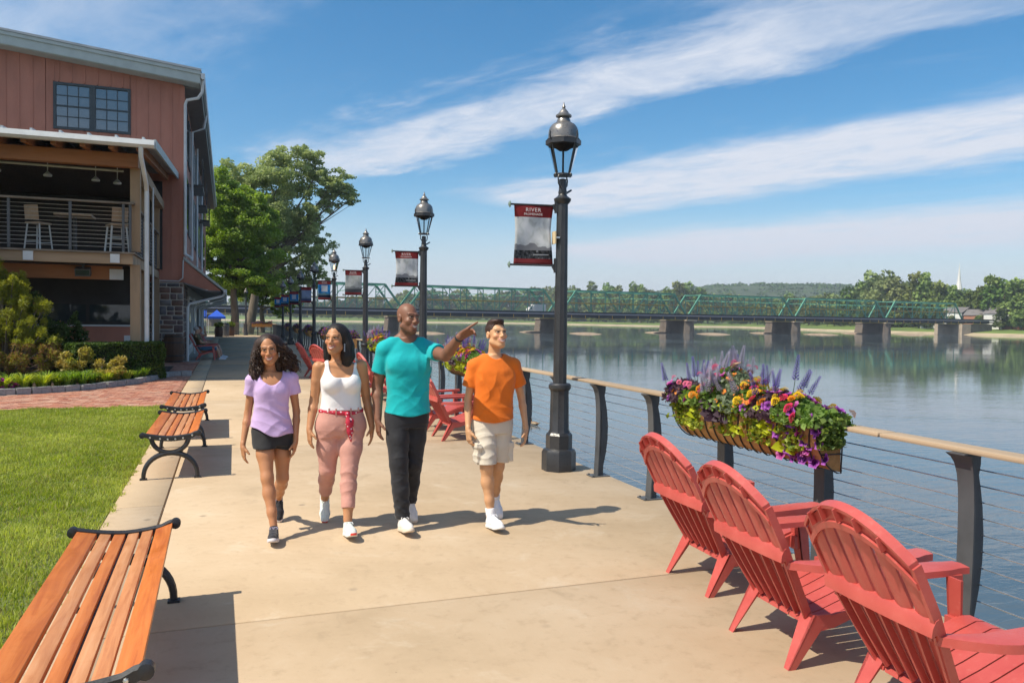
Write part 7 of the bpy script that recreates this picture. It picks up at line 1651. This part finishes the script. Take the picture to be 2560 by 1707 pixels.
    F.ell(P_(-0.006, -0.085, -0.025), A3((0.060, 0.080, 0.104)), 0.01, 's', M); F.warp(lambda x, y, z: 0.0016*np.sin(330*x+120*y+10*np.sin(12*z)), (-0.22, -0.2, 1.25), (0.18, 0.2, 1.66))
    V, Q = F.skin(); np_obj('hair', V, Q, hair_mat('black_straight_hair', (0.014, 0.011, 0.011), (1, 1, 0.08), 160), p, None, True)
    e = MB()
    for k in range(4): e.lathe([(0.001, 0.008), (0.006, 0.003), (0.007, -0.004), (0.001, -0.008)], 8, tuple(P_(0.083, -0.026, -0.040-0.016*k)))
    e.obj('earring', m_cable, p, smooth=True)
    MB().tube([(-0.014+0.066*math.cos(a), 0.018+0.062*math.sin(a), 1.352+0.026*math.sin(a)) for a in np.linspace(math.pi, 2*math.pi, 17)], 0.0022, 5).obj('necklace', pm('gold_chain', (0.6, 0.4, 0.15), 0.1, 20, 0.3, metal=0.9), p, smooth=True)
    shoes(p, [(J['aL'], R(3), R(-11)), (J['aR'], R(-6), R(48))], cloth_mat('mint_white_mesh', (0.66, 0.74, 0.71), 0.06, 60, 0.2), pm('white_sole', (0.74, 0.74, 0.72), 0.08, 20, 0.6), pm('white_laces', (0.7, 0.72, 0.7), 0.1, 20, 0.8), 0.95, pm('coral_toe', (0.75, 0.07, 0.05), 0.1, 10, 0.6))
# ============================================================ 3 man in teal
def man():
    p = person('bald man in a teal T-shirt and black jeans pointing across the river', (1.373, 6.25, 0)); p.scale = (0.95, 1, 1); sk = (0.215, 0.098, 0.060)
    fr = head_frame((0.0, -0.015, 1.692), R(22), R(3), R(2)); hs = 1.04
    tors = [(0.86, 0.004, 0.0, 0.165, 0.12), (0.94, 0.006, 0, 0.158, 0.115), (1.04, 0.008, 0, 0.152, 0.11), (1.15, 0.008, 0, 0.165, 0.115), (1.27, 0.008, 0.0, 0.180, 0.120), (1.37, 0.006, 0.006, 0.186, 0.108), (1.45, 0.004, 0.014, 0.166, 0.078), (1.50, 0.004, 0.02, 0.105, 0.06), (1.53, 0.004, 0.022, 0.07, 0.055)]
    J = dict(shR=(-0.188, .03, 1.440), elR=(-0.236, .085, 1.145), wrR=(-0.250, -.02, 0.885), shL=(0.190, .0, 1.438), elL=(0.262, -.262, 1.405), wrL=(0.312, -.50, 1.560),
             hR=(-0.085, 0, 0.92), kR=(-0.086, -.10, 0.535), aR=(-0.056, -.13, 0.12), hL=(0.088, 0, 0.92), kL=(0.060, .0, 0.52), aL=(0.086, .215, 0.155))
    F = Field((-0.34, -0.78, -0.02), (0.44, 0.36, 1.85), H)
    F.cone((0.004, 0.03, 1.48), (0.002, 0.012, 1.61), 0.062, 0.058, 0.035); F.loft(tors, 0.03)
    for q in (-1, 1): F.cone((q*0.05, 0.03, 1.545), (q*0.15, 0.02, 1.475), 0.035, 0.04, 0.03)
    for q in 'RL':
        leg(F, J['h'+q], J['k'+q], J['a'+q], 0.095)
    Bt = F.snap()
    for q in 'RL': arm(F, J['sh'+q], J['el'+q], J['wr'+q], 0.055)
    B = F.snap(); build_head(F, fr, hs, 0.0, 1.0)
    hand(F, J['wrR'], (0.02, -0.15, -1), (0.95, 0.2, 0), (0.2, -1, 0), 1.05, 0.5); hand(F, J['wrL'], (0.74, -0.34, 0.50), (-0.05, -0.8, -0.5), (-0.5, 0.0, 0.85), 1.1, 0.4, True)
    V, Q = F.skin(); col = np.tile(A3(sk), (len(V), 1)); paint_head(V, col, fr, hs, (0.03, 0.016, 0.012), (0.22, 0.085, 0.07), smile=1.0, gaze=1); M, c = fr
    L = (V-c) @ M/hs; b_ = (L[:, 2] < -0.045) & (L[:, 2] > -0.125) & (L[:, 1] < 0.0) & (np.abs(L[:, 0]) < 0.07) & ((L[:, 2] < -0.083) | (np.abs(L[:, 0]) > 0.04)); col[b_] *= 0.72
    tipm = (V[:, 1] < -0.6); col[tipm] = col[tipm]*0.55+A3((0.42, 0.2, 0.13))*0.45
    np_obj('body', V, Q, m_skin, p, col, True)
    F = Field((-0.36, -0.34, 0.86), (0.38, 0.24, 1.58), H)
    t2 = [(0.90, 0.012, 0, 0.196, 0.150), (0.98, 0.01, 0, 0.188, 0.142), (1.08, 0.01, 0, 0.18, 0.128), (1.18, 0.008, 0, 0.186, 0.13), (1.28, 0.008, -0.004, 0.190, 0.130), (1.37, 0.006, 0.004, 0.196, 0.118), (1.45, 0.004, 0.014, 0.176, 0.088), (1.51, 0.004, 0.02, 0.12, 0.075), (1.545, 0.004, 0.024, 0.08, 0.066)]
    F.loft(t2, 0.02)
    F.over(Bt, 0.009)
    for q in (-1, 1): F.ell((q*0.08+0.005, -0.078, 1.325), (0.085, 0.042, 0.06), 0.06); F.cone((q*0.05, 0.03, 1.535), (q*0.17, 0.02, 1.468), 0.044, 0.052, 0.03)
    sleeves(F, J, (0.070, 0.072), (0.62, 0.56), 0.003)
    F.add(lambda x, y, z: z-1.545+0*x+0*y, (-0.2, -0.2, 1.5), (0.2, 0.2, 1.6), 0.004, 'i')
    F.add(lambda x, y, z: np.sqrt(((x-0.004)/0.085)**2+((z-1.578+0.0*y)/np.where(y < 0.02, 0.082, 0.045))**2)*0.06-0.06, (-0.12, -0.2, 1.46), (0.12, 0.2, 1.6), 0.006, 's')
    F.warp(folds(0.0035, [(28, 9, 30, 0.5, 1.0), (-32, 5, 38, 2.2, 0.8), (14, 12, 50, 1.0, 0.6)]), (-0.22, -0.2, 0.88), (0.24, 0.2, 1.2))
    F.warp(folds(0.0045, [(55, 10, -38, 0.5, 1.0), (38, 20, -26, 2.2, 0.7)]), (0.03, -0.34, 1.2), (0.3, 0.1, 1.46)); F.warp(folds(0.002, [(-35, 10, 38, 0.5, 1.0)]), (-0.3, -0.2, 1.2), (0.03, 0.2, 1.46))
    F.add(lambda x, y, z: 0.926-0.012*np.cos(x*16)-z+0*y, (-0.3, -0.2, 0.85), (0.3, 0.2, 1.0), 0.004, 'i')
    V, Q = F.skin(); np_obj('shirt', V, Q, cloth_mat('teal_jersey', (0.004, 0.40, 0.43), 0.08), p, None, True)
    F = Field((-0.25, -0.36, 0.06), (0.25, 0.40, 1.0), H)
    F.loft([(0.82, 0.004, 0.005, 0.17, 0.13), (0.90, 0.004, 0.004, 0.172, 0.128), (0.985, 0.006, 0, 0.166, 0.122)], 0.02)
    for q in 'RL':
        h_, k_, a_ = A3(J['h'+q]), A3(J['k'+q]), A3(J['a'+q]); F.chain([h_, h_*0.5+k_*0.5, k_], [0.102, 0.095, 0.078], 0.02); F.chain([k_, k_*0.5+a_*0.5, a_+A3((0, 0.01, 0.0))], [0.078, 0.072, 0.062], 0.02)
    F.over(Bt, 0.008)
    F.add(lambda x, y, z: z-0.95+0*x+0*y, (-0.3, -0.3, 0.9), (0.3, 0.3, 1.02), 0.004, 'i')
    F.warp(folds(0.004, [(22, 12, 85, 0.5, 1.0), (-30, 15, 62, 2.0, 0.8)]), (-0.2, -0.36, 0.1), (0.2, 0.40, 0.30)); F.warp(folds(0.003, [(25, 12, 60, 0.5, 1.0), (-38, 15, 48, 2.0, 0.8)]), (-0.2, -0.3, 0.30), (0.2, 0.3, 0.72))
    F.add(lambda x, y, z: (0.105+0.0*y-z)+0*x, (-0.25, -0.36, 0.05), (0.02, 0.02, 0.2), 0.004, 'i'); F.add(lambda x, y, z: (0.135-0.3*(y-0.2)-z)+0*x, (0.02, 0.05, 0.02), (0.25, 0.40, 0.25), 0.004, 'i')
    V, Q = F.skin(); np_obj('jeans', V, Q, cloth_mat('black_denim', (0.022, 0.023, 0.028), 0.25, 10, 0.35, 0.7), p, None, True)
    w_ = A3(J['wrL']); d_ = unit(w_-A3(J['elL'])); c_ = w_-d_*0.012; s1 = unit(np.cross(d_, (0, 0, 1))); s2 = np.cross(d_, s1)
    P = [[tuple(c_+d_*o_+(s1*math.cos(a)+s2*math.sin(a))*r_) for o_, r_ in ((-0.011, 0.033), (-0.009, 0.037), (0.009, 0.037), (0.011, 0.032))] for a in np.linspace(0, 2*math.pi, 25)[:-1]]
    MB().grid(P, closed_u=True).obj('watch_strap', m_black, p, smooth='all')
    wh = cloth_mat('white_leather', (0.76, 0.74, 0.71), 0.04, 20, 0.15, 0.5)
    shoes(p, [(J['aR'], R(4), R(-10)), (J['aL'], R(6), R(34))], wh, pm('cream_sole', (0.68, 0.58, 0.47), 0.08, 20, 0.6), pm('white_shoe_laces', (0.72, 0.71, 0.7), 0.1, 20, 0.8), 1.02)
# ============================================================ 4 boy in orange
def boy():
    p = person('boy with short dark hair in an orange T-shirt and cream cargo shorts', (2.074, 6.15, 0)); sk = (0.60, 0.33, 0.175)
    fr = head_frame((0.022, -0.012, 1.567), R(9), R(12), R(0)); hs = 0.98
    tors = [(0.78, 0.0, 0.0, 0.15, 0.11), (0.88, 0.004, 0, 0.148, 0.108), (0.98, 0.006, 0, 0.142, 0.102), (1.08, 0.008, 0, 0.148, 0.105), (1.18, 0.012, 0.0, 0.163, 0.112), (1.27, 0.015, 0.006, 0.170, 0.10), (1.335, 0.016, 0.014, 0.150, 0.074), (1.38, 0.016, 0.02, 0.085, 0.055), (1.40, 0.016, 0.022, 0.062, 0.05)]
    J = dict(shR=(-0.148, .03, 1.305), elR=(-0.196, .055, 1.035), wrR=(-0.224, -.05, 0.80), shL=(0.178, .0, 1.312), elL=(0.272, .05, 1.045), wrL=(0.285, -.04, 0.785),
             hR=(-0.075, 0, 0.84), kR=(-0.082, -.11, 0.49), aR=(-0.050, -.135, 0.115), hL=(0.078, 0, 0.84), kL=(0.055, .0, 0.47), aL=(0.106, .225, 0.145))
    F = Field((-0.32, -0.38, -0.02), (0.40, 0.36, 1.72), H)
    F.cone((0.016, 0.03, 1.35), (0.018, 0.014, 1.48), 0.052, 0.049, 0.03); F.loft(tors, 0.03)
    for q in 'RL':
        leg(F, J['h'+q], J['k'+q], J['a'+q], 0.080)
    Bt = F.snap()
    for q in 'RL': arm(F, J['sh'+q], J['el'+q], J['wr'+q], 0.037)
    B = F.snap(); build_head(F, fr, hs, 1.2, 1.0)
    hand(F, J['wrR'], (0.06, -0.15, -1), (0.95, 0.2, 0), (0.2, -1, 0), 0.98, 0.75); hand(F, J['wrL'], (-0.10, -0.2, -1), (-0.9, 0.3, 0), (-0.2, -1, 0), 0.98, 0.6)
    V, Q = F.skin(); col = np.tile(A3(sk), (len(V), 1)); paint_head(V, col, fr, hs, (0.09, 0.05, 0.03), (0.52, 0.20, 0.16), smile=1.0, gaze=1); np_obj('body', V, Q, m_skin, p, col, True)
    F = Field((-0.30, -0.2, 0.82), (0.36, 0.24, 1.46), H)
    t2 = [(0.83, 0.0, 0, 0.180, 0.140), (0.92, 0.002, 0, 0.174, 0.134), (1.02, 0.006, 0, 0.166, 0.12), (1.12, 0.01, -0.002, 0.170, 0.122), (1.2, 0.013, 0.0, 0.178, 0.120), (1.275, 0.015, 0.006, 0.180, 0.108), (1.34, 0.016, 0.015, 0.162, 0.084), (1.39, 0.016, 0.02, 0.10, 0.066), (1.415, 0.016, 0.024, 0.072, 0.06)]
    F.loft(t2, 0.02)
    F.over(Bt, 0.009)
    for q in (-1, 1): F.cone((q*0.05+0.016, 0.03, 1.39), (q*0.14+0.016, 0.02, 1.34), 0.036, 0.046, 0.03)
    sleeves(F, J, (0.064, 0.064), (0.62, 0.62), 0.004)
    F.add(lambda x, y, z: z-1.412+0*x+0*y, (-0.2, -0.2, 1.36), (0.2, 0.2, 1.46), 0.004, 'i')
    F.add(lambda x, y, z: np.sqrt(((x-0.016)/0.075)**2+((z-1.442)/np.where(y < 0.02, 0.072, 0.045))**2)*0.06-0.06, (-0.12, -0.2, 1.34), (0.12, 0.2, 1.48), 0.006, 's')
    F.warp(folds(0.0035, [(20, 9, 62, 0.5, 1.0), (-26, 5, 50, 2.2, 0.8)]), (-0.2, -0.2, 0.83), (0.22, 0.2, 1.0)); F.warp(folds(0.003, [(60, 9, 12, 0.5, 1.0), (-45, 5, 18, 2.2, 0.8)]), (-0.2, -0.2, 1.0), (0.24, 0.2, 1.3))
    F.add(lambda x, y, z: 0.868-0.014*np.cos(x*14+0.4)-z+0*y, (-0.3, -0.2, 0.8), (0.3, 0.2, 0.95), 0.004, 'i')
    V, Q = F.skin(); np_obj('shirt', V, Q, cloth_mat('orange_jersey', (0.74, 0.165, 0.014), 0.08), p, None, True)
    F = Field((-0.26, -0.3, 0.44), (0.26, 0.25, 0.93), H)
    F.loft([(0.76, 0.0, 0.005, 0.162, 0.122), (0.83, 0.0, 0.004, 0.166, 0.122), (0.91, 0.002, 0, 0.158, 0.114)], 0.02)
    for q, e in (('R', -1), ('L', 1)):
        h_, k_ = A3(J['h'+q]), A3(J['k'+q]); F.chain([h_, h_*0.5+k_*0.5, k_+A3((e*0.004, 0, 0.0))], [0.098, 0.096, 0.086], 0.018)
        m_ = h_*0.35+k_*0.65; F.add(lambda x, y, z: np.maximum(np.maximum(np.abs(y-m_[1]+0.02)-0.06, np.abs(z-m_[2])-0.075), np.maximum(np.abs(x-m_[0])-0.098, 0.06-(x-m_[0])*e)), m_-0.11, m_+0.11, 0.006)
        F.add(lambda x, y, z: np.maximum(np.maximum(np.abs(y-m_[1]+0.02)-0.064, np.abs(z-m_[2]-0.062)-0.022), np.maximum(np.abs(x-m_[0])-0.104, 0.06-(x-m_[0])*e)), m_-0.11, m_+0.11, 0.004)
    F.over(Bt, 0.008)
    F.add(lambda x, y, z: z-0.885+0*x+0*y, (-0.3, -0.3, 0.85), (0.3, 0.3, 0.95), 0.004, 'i')
    F.add(lambda x, y, z: (0.522-0.10*x*(x > 0)-z)+0*y, (-0.26, -0.3, 0.42), (0.26, 0.25, 0.7), 0.004, 'i'); F.warp(folds(0.0034, [(22, 12, 80, 0.5, 1.0), (-30, 15, 65, 2.0, 0.8)]), (-0.22, -0.25, 0.52), (0.02, 0.2, 0.84)); F.warp(folds(0.0016, [(22, 12, 50, 0.5, 1.0)]), (0.02, -0.25, 0.52), (0.22, 0.2, 0.84))
    V, Q = F.skin(); np_obj('cargo_shorts', V, Q, cloth_mat('cream_cotton', (0.60, 0.54, 0.45), 0.06, 12, 0.25), p, None, True)
    M, c = fr; P_ = lambda x, y, z: c+M @ (A3((x, y, z))*hs)
    F = Field((-0.1, -0.16, 1.46), (0.16, 0.16, 1.70), 0.004); F.ell(P_(0, 0.020, 0.052), A3((0.0785, 0.0965, 0.083))*hs, 0.01, 'u', M); F.ell(P_(0.0, -0.01, 0.108), A3((0.066, 0.082, 0.038))*hs, 0.02, 'u', M)
    F.ell(P_(0, -0.092, 0.028), A3((0.075, 0.062, 0.060))*hs, 0.008, 's', M); F.ell(P_(0, -0.04, -0.045), A3((0.12, 0.105, 0.072))*hs, 0.008, 's', M)
    F.warp(lambda x, y, z: 0.0022*np.sin(190*x+30*z)*np.sin(210*y-60*z)*np.sin(170*z), (-0.1, -0.16, 1.46), (0.16, 0.16, 1.7)); V, Q = F.skin(); np_obj('hair', V, Q, hair_mat('short_dark_brown_hair', (0.045, 0.022, 0.016), (1, 1, 1), 90), p, None, True)
    wh = cloth_mat('bright_white_leather', (0.80, 0.80, 0.82), 0.03, 20, 0.12, 0.5); 
    for q, z1 in (('R', 0.05), ('L', 0.06)): a_, k_ = A3(J['a'+q]), A3(J['k'+q]); d_ = unit(k_-a_); MB().tube([a_-d_*0.04, a_, a_+d_*z1*0.9, a_+d_*z1], [0.038, 0.040, 0.042, 0.039], 16).obj('sock', wh, p, smooth='all')
    shoes(p, [(J['aR'], R(4), R(-8)), (J['aL'], R(6), R(38))], wh, pm('clean_white_sole', (0.78, 0.78, 0.78), 0.05, 20, 0.6), pm('bright_laces', (0.76, 0.76, 0.8), 0.1, 20, 0.8), 0.99)
girl(); woman(); man(); boy()
# ============================================================ two people resting in chairs by the wall
def sitter(x, y, label, skin, shirt_m, short_m, hair_m, arm_up):
    p = person(label, (x, y, 0)); h = 0.009
    fr = head_frame((-0.22, 0, 1.13), R(90), R(0)); F = Field((-0.55, -0.35, 0.0), (0.85, 0.35, 1.45), h)
    F.chain([(0.02, 0, 0.40), (-0.10, 0, 0.62), (-0.22, 0, 0.88)], [0.135, 0.13, 0.125], 0.03); F.cone((-0.24, -0.12, 0.90), (-0.24, 0.12, 0.90), 0.075, 0.075, 0.04); F.cone((-0.24, 0, 0.92), (-0.225, 0, 1.08), 0.055, 0.05, 0.03)
    for q in (-1, 1):
        F.chain([(0.05, q*0.09, 0.40), (0.47, q*0.11, 0.47)], [0.085, 0.06], 0.03); F.chain([(0.47, q*0.11, 0.47), (0.55, q*0.11, 0.30), (0.62, q*0.11, 0.07)], [0.056, 0.055, 0.036], 0.02)
    Bt = F.snap()
    for q in (-1, 1):
        el, wr = ((-0.04, q*0.28, 0.66), (0.20, q*0.22, 0.66)) if not (arm_up and q < 0) else ((0.02, q*0.22, 0.90), (-0.02, q*0.12, 1.12))
        F.chain([(-0.23, q*0.18, 0.90), el, wr], [0.05, 0.042, 0.030], 0.02); hand(F, wr, A3(wr)-A3(el), (0, 0, -1), (0, -q, 0), 1.0, 0.6)
    build_head(F, fr, 1.0, 0.3, 0.6); V, Q = F.skin(); col = np.tile(A3(skin), (len(V), 1)); paint_head(V, col, fr, 1.0, (0.2, 0.17, 0.15), (0.4, 0.15, 0.12), teeth=False); np_obj('body', V, Q, m_skin, p, col, True)
    S = Field((-0.5, -0.35, 0.36), (0.3, 0.35, 1.1), h); S.over(Bt, 0.014)
    for q in (-1, 1): S.cone((-0.22, q*0.15, 0.90), (-0.13, q*0.24, 0.78), 0.066, 0.064, 0.03)
    S.add(lambda x, y, z: np.maximum(z-0.985, 0.42-z+(x-0.05)*0.9)+0*y, S.lo, S.lo+S.h*S.n, 0.004, 'i'); V, Q = S.skin(); np_obj('shirt', V, Q, shirt_m, p, None, True)
    S = Field((-0.2, -0.3, 0.2), (0.7, 0.3, 0.7), h); S.over(Bt, 0.016); S.add(lambda x, y, z: np.maximum(x-0.50-0.0*z, z-0.56+(x)*0.15)+0*y, S.lo, S.lo+S.h*S.n, 0.004, 'i'); S.add(lambda x, y, z: 0.36-z+0*x+0*y, S.lo, S.lo+S.h*S.n, 0.004, 'i'); V, Q = S.skin(); np_obj('shorts', V, Q, short_m, p, None, True)
    M, c = fr; P_ = lambda x_, y_, z_: c+M @ A3((x_, y_, z_)); S = Field((-0.42, -0.2, 1.0), (0.0, 0.2, 1.35), 0.008); S.ell(P_(0, 0.022, 0.05), A3((0.086, 0.100, 0.086)), 0.01, 'u', M); S.ell(P_(0, -0.09, -0.03), A3((0.08, 0.085, 0.105)), 0.01, 's', M); V, Q = S.skin(); np_obj('hair', V, Q, hair_m, p, None, True)
    sm = cloth_mat('pale_trainer', (0.6, 0.66, 0.74), 0.05, 20, 0.1)
    shoes(p, [((0.62, 0.11, 0.10), R(90), 0), ((0.62, -0.11, 0.10), R(86), 0)], sm, sm, sm, 1.0)
sitter(-0.86, 32.3, 'grey haired person in olive top and blue shorts sitting by the stone wall', (0.5, 0.3, 0.2), cloth_mat('olive_cotton', (0.10, 0.095, 0.045)), cloth_mat('blue_denim_shorts', (0.08, 0.22, 0.38)), hair_mat('grey_hair', (0.36, 0.36, 0.37), (1, 1, 1), 60), False)
sitter(-0.80, 33.7, 'person in rose top with one hand raised, sitting just beyond the grey haired one', (0.5, 0.28, 0.2), cloth_mat('rose_cotton', (0.36, 0.13, 0.13)), cloth_mat('dark_shorts', (0.12, 0.07, 0.08)), hair_mat('auburn_hair', (0.16, 0.06, 0.03), (1, 1, 1), 60), True)
